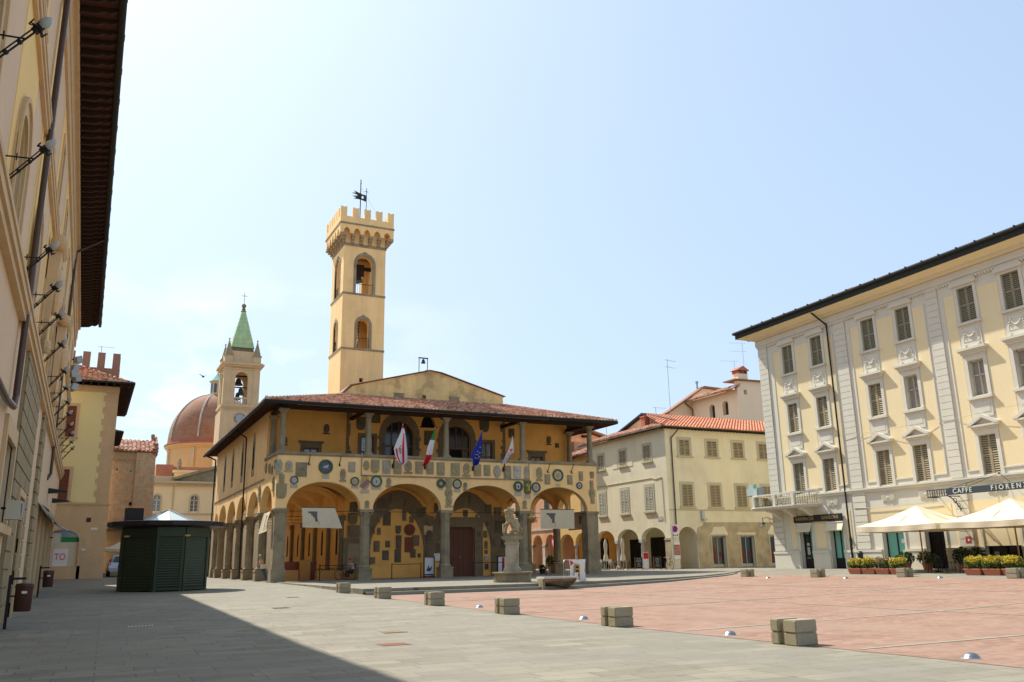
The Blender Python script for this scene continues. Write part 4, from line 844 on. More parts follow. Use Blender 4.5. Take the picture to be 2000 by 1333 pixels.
def mer(x0, x1, y0, y1, alongx):
    z0, z1 = b0+.62, b0+1.5
    if alongx: mb.prism([(x0, z0), (x0, z1+.06), ((x0+x1)/2, z1-.04), (x1, z1+.06), (x1, z0)], y0, y1)
    else: mb.add([(x0, y0, z0), (x0, y1, z0), (x0, y1, z1+.06), (x0, (y0+y1)/2, z1-.04), (x0, y0, z1+.06), (x1, y0, z0), (x1, y1, z0), (x1, y1, z1+.06), (x1, (y0+y1)/2, z1-.04), (x1, y0, z1+.06)], [(0, 1, 2, 3, 4), (9, 8, 7, 6, 5), (4, 3, 8, 9), (3, 2, 7, 8), (0, 4, 9, 5), (1, 6, 7, 2)])
for k in range(5):
    x = CX0+(CX1-CX0-mw)*k/4
    for y in (CY0, CY1-t_): mer(x, x+mw, y, y+t_, True)
for k in range(1, 6):
    y = CY0+(CY1-CY0-mw)*k/6
    for x in (CX0, CX1-t_): mer(x, x+t_, y, y+mw, False)
mb.build('battlements', 'tower', TW)
mb = MB(); bl = mb.lathe(20.35, 73.6, [(.55, 26.75), (.5, 26.85), (.4, 27.1), (.36, 27.5), (.2, 27.8), (.05, 27.9)], 16).build('bell', 'bronze', TW, smooth=True)
mb = MB(); mb.box(TX0+.6, TX1-.6, 73.5, 73.75, 27.9, 28.2); mb.box(20.2, 20.9, 73.2, 73.4, 27.2, 28.3); mb.build('bell_beam', 'wood', TW)
mb = MB(); mb.tube([(20.2, 73.5, 20.1), (20.7, 74.5, 24)], .03); mb.tube([(20.5, 73.5, 20.1), (21.0, 74.5, 24)], .03)
for k in range(12): mb.tube([(20.2+.5*k/12, 73.5+k/12, 20.1+3.9*k/12), (20.5+.5*k/12, 73.5+k/12, 20.1+3.9*k/12)], .02)
mb.build('ladder', 'wood', TW)
VN = thing('weather_vane', 'dark iron weather vane and lightning rod above the battlements of the yellow tower', 'weather vane', (20.5, 73.5, 33))
mb = MB(); mb.tube([(20.35, 73.2, 31.6), (20.35, 73.2, 36.8)], .045, 6); mb.tube([(20.98, 73.4, 31.6), (20.98, 73.4, 36.1)], .03, 6); mb.tube([(20.78, 73.4, 35.75), (21.18, 73.4, 35.75)], .025, 6); mb.sphere((20.35, 73.2, 36.4), .07, 8)
mb.tube([(20.35, 73.2, 36.0), (22.9, 74, 32.9)], .008, 4)
mb.build('rod', 'iron', VN)
mb = MB(frame((0, 73.38, 0), (1, 0, 0), (0, -1, 0))); mb.prism([(20.98, 34.7), (20.98, 35.35), (20.5, 35.42), (19.75, 35.68), (19.95, 35.48), (19.55, 35.4), (20.05, 35.3), (20.1, 35.2), (19.6, 35.1), (20.0, 35.0), (19.75, 34.85), (20.4, 34.85)], -.02, .02, [oval(20.6, 35.1, .22, .3, 10)]); mb.build('vane', 'kiosk', VN)
# ================================================================ long building on the left (wall plane x = -1.9, facing +x)
LB = thing('long_building', 'long shaded building on the left with tall arched windows and deep brown eaves', 'building', (-6, 30, .2))
FL = frame((-1.9, 0, 0), (0, 1, 0), (1, 0, 0)); LY0, LY1 = -6, 64.6
wc = [18.6+5.85*k for k in range(-4, 8)]
gw = [rect(22.6, 25.3, 2.6, 4.6), rect(16.0, 18.7, 2.6, 4.6), rect(9.5, 12, 2.6, 4.6), rect(27.9, 30.2, .3, 3.6)]+[rect(y, y+2.3, .3, 3.75) for y in (39.6, 43.4, 48.0, 52.4, 57.0)]
wall_plate('wall', LB, FL, [(LY0, -.3), (LY0, 18.2), (LY1, 18.2), (LY1, -.3)], .6, 'pink', [arched_hole(c-.4, 1.75, 7.9, 9.5, 10.35, 12) for c in wc if c < 62]+[rect(c-.5, c+.5, 12.95, 15.4) for c in wc if c < 62]+gw)
mb = MB(); mb.box(-22, -2.52, LY0, LY1-.01, -.3, 18.3); mb.build('building_body', 'pink', LB)
for c in wc:
    if c > 61 or c < 0: continue
    mb = MB(FL)   # yellow panel round the openings
    mb.prism([(c-2.15, 7.75), (c-2.15, 12.2), (c+1.3, 12.2), (c+1.3, 7.75)], -.02, .012, [arched_hole(c-.4, 1.74, 7.9, 9.5, 10.35, 12)])
    mb.prism([(c-1.5, 12.62), (c-1.5, 16.2), (c+1.5, 16.2), (c+1.5, 12.62)], -.02, .012, [rect(c-.49, c+.49, 12.95, 15.4)])
    mb.build('yellow_panel', 'lyellow', LB)
    mb = MB(FL); u = c-.4; o_ = [(u-1.2, 7.9)]+arch(u, 2.4, 9.5, 10.72, 12)+[(u+1.2, 7.9)]; i_ = [(u-.875, 7.9)]+arch(u, 1.75, 9.5, 10.35, 12)+[(u+.875, 7.9)]; ring(o_, i_, mb, -.02, .07)
    o2 = [(u-1.2, 7.9)]+arch(u, 2.4, 9.5, 10.72, 12)+[(u+1.2, 7.9)]; i2 = [(u-1.1, 7.9)]+arch(u, 2.2, 9.5, 10.62, 12)+[(u+1.1, 7.9)]; ring(o2, i2, mb, .06, .12)
    a = mb.build('arched_window', 'tanstone', LB); mb = MB(FL); mb.box(u-.9, u+.9, -.5, -.48, 7.8, 10.4); mb.build('pane', 'glass', a); mb = MB(FL); mb.box(u-.04, u+.04, -.48, -.4, 7.8, 10.4); mb.box(u-.9, u+.9, -.48, -.4, 9.4, 9.5); mb.build('mullion', 'frame', a)
    a = wf('upper_window', LB, FL, c-.5, c+.5, 12.95, 15.4, .2, .06, 'tanstone', .12, .08); mb = MB(FL); mb.box(c-.5, c+.5, -.3, -.26, 12.95, 15.4); mb.build('shutter', 'louvre_b', a)
def course(z0, z1, d, m='tanstone', y0=LY0, y1=LY1, nm='string_course'):
    mb = MB(FL); h_ = z1-z0; mb.box(y0, y1, -.1, d*.6, z0, z0+h_*.35); mb.box(y0, y1, -.1, d*.85, z0+h_*.35, z0+h_*.75); mb.box(y0, y1, -.1, d, z0+h_*.75, z1); return mb.build(nm, m, LB)
course(12.2, 12.62, .16); course(7.3, 7.78, .24); course(16.35, 17.9, .14, 'tanstone', nm='cornice')
mb = MB(FL); mb.box(LY0, LY1, -.1, .25, 17.6, 18.0); mb.build('cornice', 'tanstone', LB)
# eaves: dark boards, rafters with shaped ends, gutter
mb = MB(); mb.add([(-2.2, LY0, 18.05), (-.52, LY0, 18.28), (-.52, LY1+.7, 18.28), (-2.2, LY1+.7, 18.05), (-2.2, LY0, 18.35), (-.5, LY0, 18.4), (-.5, LY1+.7, 18.4), (-2.2, LY1+.7, 18.35)], [(0, 1, 2, 3), (4, 5, 6, 7), (0, 1, 5, 4), (1, 2, 6, 5), (2, 3, 7, 6)]); mb.build('eaves_boards', 'woodr', LB)
y = LY0+.3; mb = MB()
while y < LY1+.6:
    mb.prism([(-2.0, 17.86), (-2.0, 18.1), (-.62, 18.26), (-.62, 18.16), (-.8, 18.05), (-.95, 18.09), (-1.15, 17.96)], y-.06, y+.06); y += .62
mb.build('rafters', 'wood', LB)
mb = MB(); mb.cyl((-.47, LY0, 18.18), (-.47, LY1+.75, 18.18), .1, .1, 10); mb.box(-.56, -.5, LY0, LY1+.72, 18.12, 18.36)
y = LY0+.5
while y < LY1+.6: mb.box(-.5, -.36, y-.015, y+.015, 18.2, 18.44); y += 2.2
mb.build('gutter', 'gutter', LB)
mb = MB(); mb.prism([(-.45, 18.4), (-12, 22), (-22, 18.4)], LY0, LY1+.7); mb.build('roof', 'terracotta', LB)
def pipe(par, path, r, m='copperpipe'): mb = MB(); mb.tube(path, r, 10); [mb.sphere(p, r*1.02, 8) for p in path[1:-1]]; return mb.build('downpipe', m, par, smooth=True)
pipe(LB, [(-.5, 22.8, 18.2), (-1.76, 22.75, 17.5), (-1.76, 22.7, 5.5), (-1.76, 22.4, 5.2), (-1.76, 20.5, 5.05), (-1.76, 17, 5.02)], .075)
pipe(LB, [(-.5, 46.9, 18.2), (-1.78, 46.9, 17.3), (-1.78, 46.9, 6.0), (-1.9, 46.6, 5.7)], .07)
# stone portal, ground floor windows and shop fronts
mb = MB(FL)
rz = random.Random(5); z = .2
while z < 7.2:
    h_ = .46
    for (a, b) in ((26.0, 27.9), (30.2, 32.6), (36.6, 38.6)):
        off_ = .12*(int(z/.46) % 2); mb.box(a-off_, b+off_, -.05, .10, z+.02, z+h_-.03)
    if z > 3.7:
        for (a, b) in ((27.9, 30.2),): mb.box(a+.12, b-.12, -.05, .10, z+.02, z+h_-.03)
    z += h_
mb.parts('rusticated_stonework', 'tufa', LB, gap=.1)
mb = MB(FL); mb.box(25.85, 38.75, -.05, .05, -.3, 7.3); mb2 = mb
mb = MB(FL); mb.prism([(25.85, -.3), (25.85, 7.3), (32.7, 7.3), (32.7, -.3), (30.15, -.3), (30.15, 3.6), (27.95, 3.6), (27.95, -.3)], -.05, .05); mb.build('stone_facing', 'tufa', LB)
for (a, b, z0, z1) in ((22.6, 25.3, 2.6, 4.6), (16.0, 18.7, 2.6, 4.6)):
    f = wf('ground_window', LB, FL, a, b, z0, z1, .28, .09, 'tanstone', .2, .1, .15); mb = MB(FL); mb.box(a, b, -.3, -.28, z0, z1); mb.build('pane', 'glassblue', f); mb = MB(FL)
    for k in range(1, 6): mb.box(a+(b-a)*k/6-.02, a+(b-a)*k/6+.02, -.2, -.16, z0, z1)
    mb.build('window_bars', 'iron', f)
for y in (39.6, 43.4, 48.0, 52.4, 57.0):
    f = wf('shop_doorway', LB, FL, y, y+2.3, .3, 3.75, .25, .12, 'tanstone', 0, 0, .1); mb = MB(FL); mb.box(y, y+2.3, -.35, -.32, .3, 3.75); mb.build('pane', 'glass', f)
f = wf('portal', LB, FL, 27.9, 30.2, .1, 3.6, .2, .16, 'tanstone', 0); mb = MB(FL); mb.box(27.9, 30.2, -.4, -.3, .1, 3.6); mb.build('door', 'door', f)
mb = MB(FL); mb.box(-6, 26, -.05, .04, -.3, 1.0); mb.box(38.8, 39.3, -.05, .045, .0, 1.2); mb.parts('wall_plinth', 'tanstone', LB)
# awning over the shops
AW = thing('shop_awning', 'folded tan awning on a thin frame above the shop doors of the left building', 'awning', (-1.5, 45, 3.9))
mb = MB(); mb.add([(-1.86, 39.2, 4.2), (-1.86, 60.5, 4.45), (-1.4, 60.5, 4.1), (-1.4, 39.2, 3.85), (-1.4, 60.5, 3.95), (-1.4, 39.2, 3.7)], [(0, 1, 2, 3), (3, 2, 4, 5)]); mb.build('canopy', 'tufa', AW, recalc=False)
mb = MB(); mb.tube([(-1.4, 39.2, 3.7), (-1.4, 60.5, 3.95)], .04); mb.tube([(-1.86, 39.2, 4.2), (-1.4, 39.2, 3.7)], .03); mb.tube([(-1.86, 60.5, 4.3), (-1.0, 60.5, 3.8)], .05); mb.build('awning_frame', 'alu', AW)
# carved coats of arms hanging off the facade
for (y, z, lab) in ((29.6, 8.9, 'large carved stone coat of arms leaning off the left wall, the nearer and bigger-looking one'), (39.4, 8.9, 'large carved stone coat of arms leaning off the left wall, the farther one, golden tan')):
    Cc = thing('carved_coat_of_arms', lab, 'coat of arms', (-1.6, y, z), 'carved arms on the left facade')
    mb = MB(FL); n = 10
    prof = [(y-.45, z+.2), (y-.6, z+1.2), (y-.55, z+2.4), (y+.55, z+2.4), (y+.6, z+1.2), (y+.45, z+.2), (y, z-.5)]
    mb.add([(p[0], .05, p[1]) for p in prof]+[(y+(p[0]-y)*.9, .22+.12*(p[1]-z+.5)/2, p[1]) for p in prof], [tuple(range(7)), tuple(range(7, 14))]+[(i, (i+1) % 7, 7+(i+1) % 7, 7+i) for i in range(7)])
    mb.sphere((y, .35, z+1.2), .45, 12, 1, .5, 1.8); mb.build('shield', 'tanstone', Cc)
    mb = MB(FL); mb.cyl((y-.7, .3, z+2.65), (y+.7, .3, z+2.65), .24, .24, 14); mb.sphere((y-.7, .3, z+2.65), .24, 12); mb.sphere((y+.7, .3, z+2.65), .24, 12); mb.box(y-.5, y+.5, 0, .3, z+2.4, z+2.6); mb.build('scroll', 'tanstone', Cc)
    mb = MB(FL); mb.sphere((y, .2, z-.6), .3, 10, 1, .7, .8); mb.build('pendant', 'tanstone', Cc)
# torch lamps
ty = [9.4, 12.6, 16.0, 20.2, 23.8, 27.0, 30.7, 35.3, 39.0, 42.7, 46.4, 50.7, 54.4, 58.1, 61.8]
def torch(y, z0, lab):
    T_ = thing('torch_lamp', lab, 'wall lamp', (-1.88, y, z0), 'torch lamps along the left facade'); b = Vector((-1.88, y, z0)); t = Vector((-1.3, y, z0+.78)); a_ = (t-b).normalized(); s_ = Vector((0, 1, 0)); w_ = a_.cross(s_)
    mb = MB()
    for k in range(3):
        o_ = s_*math.cos(k*2.1)*.028+w_*math.sin(k*2.1)*.028; mb.cyl(b+o_, t+o_*1.2, .011, .012, 6)
    for k in (.12, .4, .66): mb.cyl(b.lerp(t, k)-a_*.02, b.lerp(t, k)+a_*.02, .043, .043, 10)
    mb.build('torch_shaft', 'iron', T_)
    mb = MB(); c = t
    for k in range(8):
        an = k*math.pi/4; r_ = s_*math.cos(an)+w_*math.sin(an); mb.tube([c-a_*.05, c+r_*.07+a_*.0, c+r_*.12-a_*.03, c+r_*.13+a_*.04], .011, 5)
    mb.cyl(c-a_*.07, c+a_*.04, .035, .07, 10); mb.build('leaf_crown', 'iron', T_)
    mb = MB(); mb.lathe(0, 0, [(.045, 0), (.075, .05), (.082, .11), (.06, .18), (.022, .235), (.002, .25)], 12, cap=False)
    rot = a_.to_track_quat('Z', 'Y').to_matrix().to_4x4(); mm = MB(); mm.add([Matrix.Translation(c+a_*.03) @ rot @ p for p in mb.v], mb.f); mm.build('lamp_glass', 'lampglass', T_, smooth=True)
    mb = MB(); mb.tube([(-1.88, y-.0, z0+.55), (-1.42, y, z0+.58)], .014); mb.tube([(-1.7, y, z0+.5), (-1.7, y, z0+.63)], .012); mb.build('stay_rod', 'iron', T_); return T_
for i, y in enumerate(ty):
    z0 = 7.85+max(0, (y-30))*.012
    zt = [8.5, 8.32, 8.0, 7.55, 7.75][i] if i < 5 else z0
    where = ['at the top left corner of the view', 'second from the nearest', 'third from the nearest', 'fourth from the nearest', 'fifth, beside the brown downpipe', 'sixth, overlapping the nearer carved coat of arms', 'seventh, below the nearer carved coat of arms', 'eighth, before the farther carved coat of arms', 'ninth from the nearest', 'tenth from the nearest', 'eleventh, by the second downpipe', 'twelfth from the nearest', 'third from the far end', 'second from the far end', 'last at the far end'][i]
    torch(y, zt, 'iron torch lamp with frosted glass flame, '+where)
# lit boxes, spotlights, flood lamps
def sbox(loc, sx, sy, sz, lab, m='canvasw'):
    Bx = thing('wall_flood_box', lab, 'light box', loc); mb = MB(); x, y, z = loc
    mb.box(x-sx/2, x+sx/2, y-sy/2, y+sy/2, z, z+sz, .03, .0); mb.build('housing', m, Bx); mb = MB(); mb.box(x+sx/2-.0, x+sx/2+.02, y-sy/2+.03, y+sy/2-.03, z+.04, z+sz-.04); mb.build('glass', 'alu', Bx); mb = MB(); mb.tube([(-1.9, y, z+sz*.6), (x-sx/2, y, z+sz*.6)], .03); mb.build('bracket', 'iron', Bx)
sbox((-1.62, 24.3, 2.75), .35, .5, .45, 'white square light box fixed low on the left wall near the litter bin'); sbox((-1.45, 56.0, 2.9), .4, .5, .6, 'white square light box above the farther shop doors on the left wall')
for i, (y, z, lab) in enumerate(((49.5, 5.3, 'black slanted flat spotlight on the left wall, the nearer of two'), (56, 5.25, 'black slanted flat spotlight on the left wall, the farther of two'))):
    S_ = thing('flat_spotlight', lab, 'spotlight', (-1.6, y, z), 'flat spotlights above the shops'); mb = MB(); mb.add([(-1.88, y-.3, z-.05), (-1.88, y+.3, z-.05), (-1.05, y+.3, z+.02), (-1.05, y-.3, z+.02), (-1.88, y-.3, z+.2), (-1.88, y+.3, z+.2), (-1.05, y+.3, z+.08), (-1.05, y-.3, z+.08)], [(0, 1, 2, 3), (4, 5, 6, 7), (0, 1, 5, 4), (1, 2, 6, 5), (2, 3, 7, 6), (3, 0, 4, 7)]); mb.build('lamp_head', 'black', S_); mb = MB(); mb.tube([(-1.9, y, z), (-1.6, y, z+.05)], .04); mb.build('arm', 'iron', S_)
FLD = [(-1.5, 61.0, 14.7), (-1.62, 60.6, 14.0), (-1.45, 61.0, 13.5), (-1.6, 61.1, 12.9), (-1.7, 60.2, 13.6)]
for i, (x, y, z) in enumerate(FLD):
    S_ = thing('flood_lamp', 'grey flood lamp on the far end of the left building, '+['topmost of the cluster', 'second from the top', 'third from the top', 'lowest of the cluster', 'set back against the wall'][i], 'flood lamp', (x, y, z), 'flood lamps clustered above the roof corner')
    mb = MB(); c = Vector((x, y, z)); d_ = Vector((.8, .5, -.3 if i % 2 else .2)).normalized(); rot = Matrix.Translation(c) @ d_.to_track_quat('Z', 'Y').to_matrix().to_4x4(); mb.M = rot
    mb.box(-.22, .22, -.2, .2, -.2, .12, -.06, -.05); mb.build('housing', 'alu', S_); mb = MB(rot); mb.box(-.25, .25, -.22, .22, .125, .15); mb.build('lens', 'glassblue', S_); mb = MB(); mb.tube([(-1.9, y, z), (x, y, z)], .04); mb.build('arm', 'iron', S_)
# litter bins
def bin_(x, y, lab):
    g_ = G(x, y); B_ = thing('litter_bin', lab, 'litter bin', (x, y, g_), 'litter bins along the left wall'); mb = MB()
    mb.box(x-.035, x+.035, y-.035, y+.035, g_, g_+1.32); mb.box(x, x+.36, y-.03, y+.03, g_+1.2, g_+1.26); mb.box(x, x+.14, y-.03, y+.03, g_+.78, g_+.82); mb.build('post', 'iron', B_)
    mb = MB(); mb.lathe(x+.34, y, [(.19, g_+.42), (.2, g_+.45), (.205, g_+1.0), (.22, g_+1.0), (.22, g_+1.03)], 20); mb.build('drum', 'bin', B_, smooth=True); mb = MB(); mb.lathe(x+.34, y, [(.22, g_+1.035), (.2, g_+1.1), (.1, g_+1.12)], 20); mb.build('lid', 'bin', B_, smooth=True)
    mb = MB(); mb.box(x+.30, x+.42, y-.215, y-.2, g_+.86, g_+.92); mb.build('sticker', 'white', B_)
bin_(-1.62, 26.0, 'brown metal litter bin on a post, the nearest at the lower left'); bin_(-1.62, 43.5, 'brown metal litter bin on a post, farther along the shaded left wall')
# ================================================================ yellow house closing the street on the left
YH = thing('yellow_corner_house', 'yellow house with tan stone quoins, red shutters and a stone ground floor', 'house', (-2, 72, .85))
FY = frame((0, 67, 0), (1, 0, 0), (0, -1, 0)); gy = .6
wall_plate('wall', YH, FY, [(-8, gy), (-8, 14.15), (1.2, 14.15), (1.2, gy)], .5, 'yplast', [arched_hole(-1.4, 2.1, gy+.1, 3.4, 4.12, 12), rect(-2.6, -1.35, 10.45, 12.65), rect(-2.6, -1.4, 6.1, 8.2)])
mb = MB(); mb.box(-8, 1.2, 67.5, 80, gy, 14.15); mb.build('house_body', 'tanstone', YH)
mb = MB(FY); mb.prism([(-8, gy), (-8, 5.8), (1.28, 5.8), (1.28, gy)], -.1, .06, [arched_hole(-1.4, 2.1, gy+.1, 3.4, 4.12, 12)]); mb.box(-8, 1.34, -.1, .12, 5.8, 5.95); mb.box(-8, 1.33, -.1, .1, gy, 1.7); mb.build('stone_ground_floor', 'tanstone', YH)
mb = MB(FY); z = 5.95; k = 0
while z < 13.9: w_ = .95 if k % 2 else .8; mb.box(1.22-w_, 1.225, -.1, .03, z, z+.42); z += .42; k += 1
mb.build('quoins', 'tanstone', YH)
mb = MB(FY); mb.box(-8, 1.25, -.1, .1, 13.75, 14.2); mb.build('frieze', 'tanstone', YH)
mb = MB(FY); ring([(-2.6, gy)]+arch(-1.4, 2.5, 3.4, 4.32, 12)+[(-.15, gy)], [(-2.45, gy)]+arch(-1.4, 2.1, 3.4, 4.12, 12)+[(-.35, gy)], mb, .05, .1); a = mb.build('shop_window', 'tanstone', YH)
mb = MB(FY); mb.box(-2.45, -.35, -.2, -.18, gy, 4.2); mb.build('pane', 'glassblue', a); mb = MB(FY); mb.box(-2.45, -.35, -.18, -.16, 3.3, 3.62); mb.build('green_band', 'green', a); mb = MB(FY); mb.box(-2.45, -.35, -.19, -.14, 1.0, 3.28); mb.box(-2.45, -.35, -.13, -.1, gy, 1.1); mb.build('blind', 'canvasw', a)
mb = MB(FY); mb.box(-1.85, -.95, -.13, -.125, 1.7, 2.85); mb.build('poster', 'white', a); mb = MB(FY); put_text(mb, 'TO', .62, -1.42, 2.3, -.12, .005, .0, .8); mb.build('lettering', 'red', a)
mb = MB(FY); mb.box(-.05, .25, .05, .07, 4.62, 4.92); mb.build('vent_grille', 'bin', YH); mb = MB(FY); mb.box(.3, .72, .05, .09, 4.1, 4.25); mb.build('street_plate', 'white', YH); mb = MB(FY); mb.box(-.15, .1, .05, .09, 2.7, 2.85); mb.build('number_plate', 'white', YH)
for (z0, z1) in ((10.45, 12.65), (6.1, 8.2)):
    a = wf('window', YH, FY, -2.55, -1.38, z0, z1, .2, .05, 'tanstone', .1, .08); louvre_window(a, FY, -2.5, -1.4, z0+.02, z1-.02, 'louvre_r', .03, 'shutter', .09)
def hiproof(par, x0, x1, y0, y1, z0, ov, rise, m='tiles', over_rafters=True, inset=3.5, skip=(), tw=.24, th=.42, soff='wood', g=True):
    a = (x0-ov, y0-ov, z0), (x1+ov, y0-ov, z0), (x1+ov, y1+ov, z0), (x0-ov, y1+ov, z0); b = (x0+inset, y0+inset, z0+rise), (x1-inset, y0+inset, z0+rise), (x1-inset, y1-inset, z0+rise), (x0+inset, y1-inset, z0+rise)
    mb = MB(); n = [(0, 1), (1, 2), (2, 3), (3, 0)]
    for i, (p, q_) in enumerate(n):
        if i in skip: continue
        tiles(mb, a[p], a[q_], b[q_], b[p], tw, th)
    mb.add([b[0], b[1], b[2], b[3]], [(0, 1, 2, 3)]); r_ = mb.build('tile_roof', m, par, recalc=False)
    mb = MB(); dz = Vector((0, 0, -.06)); 
    for p, q_ in n: mb.add([Vector(a[p])+dz, Vector(a[q_])+dz, Vector(b[q_])+dz, Vector(b[p])+dz], [(0, 1, 2, 3)])
    mb.build('roof_boards', soff, par, recalc=False)
    mb = MB()
    if over_rafters:
        x = x0-ov+.3
        while x < x1+ov: mb.box(x-.05, x+.05, y0-ov+.04, y0+.02, z0-.18, z0-.02); x += .5
        for xx0, xx1 in ((x0-ov+.04, x0+.02), (x1-.02, x1+ov-.04)):
            y = y0-ov+.3
            while y < y1+ov: mb.box(xx0, xx1, y-.05, y+.05, z0-.18, z0-.02); y += .5
        mb.build('rafters', 'wood', par)
    if g:
        mb = MB(); pts_ = [Vector(p) for p in a]
        for p, q_ in n: mb.cyl(pts_[p], pts_[q_], .08, .08, 8)
        mb.build('gutter', 'gutter', par)
hiproof(YH, -8, 1.2, 67, 79.5, 14.35, .95, 1.9, inset=3)
MT = thing('battlemented_turret', 'brown plastered turret with square battlements rising behind the yellow house', 'turret', (-.5, 76, 14))
mb = MB(); mb.box(-4, 1.25, 74.5, 79, 13.5, 17.1); mb.build('turret_wall', 'turret', MT); mb = MB()
for x in (.68, -.42, -1.5, -2.6): mb.box(x-.02, x+.53, 74.5, 74.9, 17.1, 18.35)
for y in (75.7, 77.0, 78.3): mb.box(.85, 1.25, y, y+.7, 17.1, 18.35)
mb.parts('battlement', 'turret', MT)
def antenna(x, y, z0, h_, lab, els=3, s_=1, rot=0):
    A_ = thing('tv_antenna', lab, 'antenna', (x, y, z0)); mb = MB(); mb.tube([(x, y, z0), (x, y, z0+h_)], .025, 5); mb.build('mast', 'alu', A_); mb = MB()
    c, s = math.cos(rot), math.sin(rot)
    for k in range(els):
        z = z0+h_-k*.55*s_-.05; L_ = (.9-.1*k)*s_; mb.tube([(x-c*L_*.3, y-s*L_*.3, z), (x+c*L_, y+s*L_, z)], .014, 4)
        for j in range(5): t = -.2+j*.28; mb.tube([(x+c*t*s_-s*.2, y+s*t*s_+c*.2, z), (x+c*t*s_+s*.2, y+s*t*s_-c*.2, z)], .009, 4)
    mb.build('aerial_elements', 'alu', A_); return A_
antenna(-.25, 75.5, 16.8, 2.3, 'thin V-shaped television antenna among the battlements of the brown turret', 1)
SH = thing('second_house', 'narrow house with dark rafters and flowers seen just behind the yellow house', 'house', (0, 82, 1))
mb = MB(); mb.box(-8, 1.3, 80.2, 87.4, .8, 12.6); mb.build('wall', 'tanstone', SH); hiproof(SH, -8, 1.3, 80.2, 87.2, 12.7, .75, .8, inset=2)
# ================================================================ old brick building
BB = thing('old_brick_building', 'old brown brick and rubble building with a tiled roof and small blind arches', 'building', (3.6, 92, 1.2))
FBk = frame((0, 88, 0), (1, 0, 0), (0, -1, 0)); gb = 1.0
wall_plate('wall', BB, FBk, [(1.3, gb), (1.3, 12.2), (5.3, 12.2), (5.55, gb)], 6, 'rubble', [rect(3.35, 3.6, 7.1, 7.4), rect(2.0, 2.15, 10.3, 10.45), rect(2.1, 2.25, 5.2, 5.4), rect(3.2, 3.3, 10.2, 10.35)])
mb = MB(FBk); mb.prism([(3.7, gb), (3.62, 12.0), (5.25, 12.0), (5.6, gb)], 0, .35); mb.build('buttress', 'rubble', BB); mb = MB(FBk)
for k in range(5): u = 1.75+k*.42; mb.prism([(u-.2, 11.1), (u, 11.45), (u+.2, 11.1), (u+.2, 11.7), (u-.2, 11.7)], 0, .12)
mb.box(1.5, 3.7, 0, .14, 11.7, 12.0); mb.build('blind_arches', 'rubble', BB)
mb = MB(); tiles(mb, (1.0, 87.5, 12.1), (5.5, 87.5, 12.1), (5.4, 90.5, 13.5), (1.0, 90.5, 13.5), .26, .4, .08); tiles(mb, (4.9, 87.35, 12.35), (5.5, 87.35, 12.35), (5.4, 90.4, 13.9), (4.9, 90.4, 13.9), .26, .4, .08); mb.build('tile_roof', 'tiles', BB, recalc=False)
mb = MB(); mb.box(5.0, 5.45, 87.6, 91, 11.8, 12.9); mb.box(4.9, 5.2, 89.5, 90, 13.2, 13.6); ch = mb.build('brick_parapet', 'redwall', BB); mb = MB(); mb.lathe(5.02, 89.8, [(.16, 13.6), (.18, 14.0), (.12, 14.05)], 10); mb.build('chimney_pot', 'serena', BB)
mb = MB(FBk); mb.box(.9, 5.2, .0, 1.5, 4.75, 4.85); mb.build('metal_ledge', 'serena', BB); mb = MB(); tiles(mb, (.9, 86.2, 4.9), (5.2, 86.2, 4.9), (5.2, 88, 5.5), (.9, 88, 5.5), .26, .4, .07); mb.build('lean_to_roof', 'tiles', BB, recalc=False)
mb = MB(FBk); mb.prism(oval(2.6, 3.4, 1.4, 1.8, 12), -.02, .02); mb.build('worn_mural', 'tanstone', BB)
# ================================================================ church
CH = thing('domed_church', 'pale plastered church with arched windows and a brown tiled dome', 'church', (16, 135, 1.2))
FC = frame((0, 115, 0), (1, 0, 0), (0, -1, 0)); gc = .6
wall_plate('wall', CH, FC, [(5.2, gc), (5.2, 11.5), (24, 11.5), (24, gc)], 1, 'church', [arched_hole(7.5, .85, 8.15, 9.7, 10.1, 10), arched_hole(11.85, .85, 8.15, 9.7, 10.1, 10), arched_hole(16.2, .85, 8.15, 9.7, 10.1, 10)])
mb = MB(); mb.box(5.2, 24, 116, 150, gc, 11.4); mb.build('nave_body', 'church', CH)
for c in (7.5, 11.85, 16.2):
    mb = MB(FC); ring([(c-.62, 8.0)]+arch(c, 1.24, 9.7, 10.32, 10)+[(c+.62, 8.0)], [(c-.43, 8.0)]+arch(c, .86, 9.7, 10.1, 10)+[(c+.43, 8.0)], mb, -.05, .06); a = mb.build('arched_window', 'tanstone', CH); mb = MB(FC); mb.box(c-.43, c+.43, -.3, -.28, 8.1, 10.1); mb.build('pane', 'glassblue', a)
    mb = MB(FC); mb.box(c-.05, c+.05, -.28, -.22, 8.1, 10.1); mb.box(c-.43, c+.43, -.28, -.22, 9.45, 9.55); [mb.box(c-.43, c+.43, -.28, -.24, 8.5+k*.45, 8.53+k*.45) for k in range(2)]; mb.build('mullion', 'church', a)
mb = MB(FC); mb.box(5.2, 24, -.2, .35, 11.3, 11.55); mb.box(5.2, 24, -.2, .6, 11.55, 11.8); mb.box(5.2, 9.3, -.5, .4, 11.8, 12.4); mb.box(5.2, 24, -.1, .12, 7.75, 7.9)
mb.box(9.25, 9.4, -.1, .1, 7.9, 11.3); mb.build('cornice', 'campanile', CH)
mb = MB(FC)
k = 9.6
while k < 24: mb.box(k, k+.14, .3, .5, 11.3, 11.45); k += .42
mb.build('dentils', 'campanile', CH)
mb = MB(FC); mb.prism([(9.3, 11.7), (9.3, 12.0), (16.5, 14.2), (23.7, 12.0), (23.7, 11.7)], -2, .05); mb.prism([(9.0, 11.9), (9.0, 12.2), (16.5, 14.6), (24, 12.2), (24, 11.9), (16.5, 14.2)], -2, .6); mb.build('pediment', 'serena', CH)
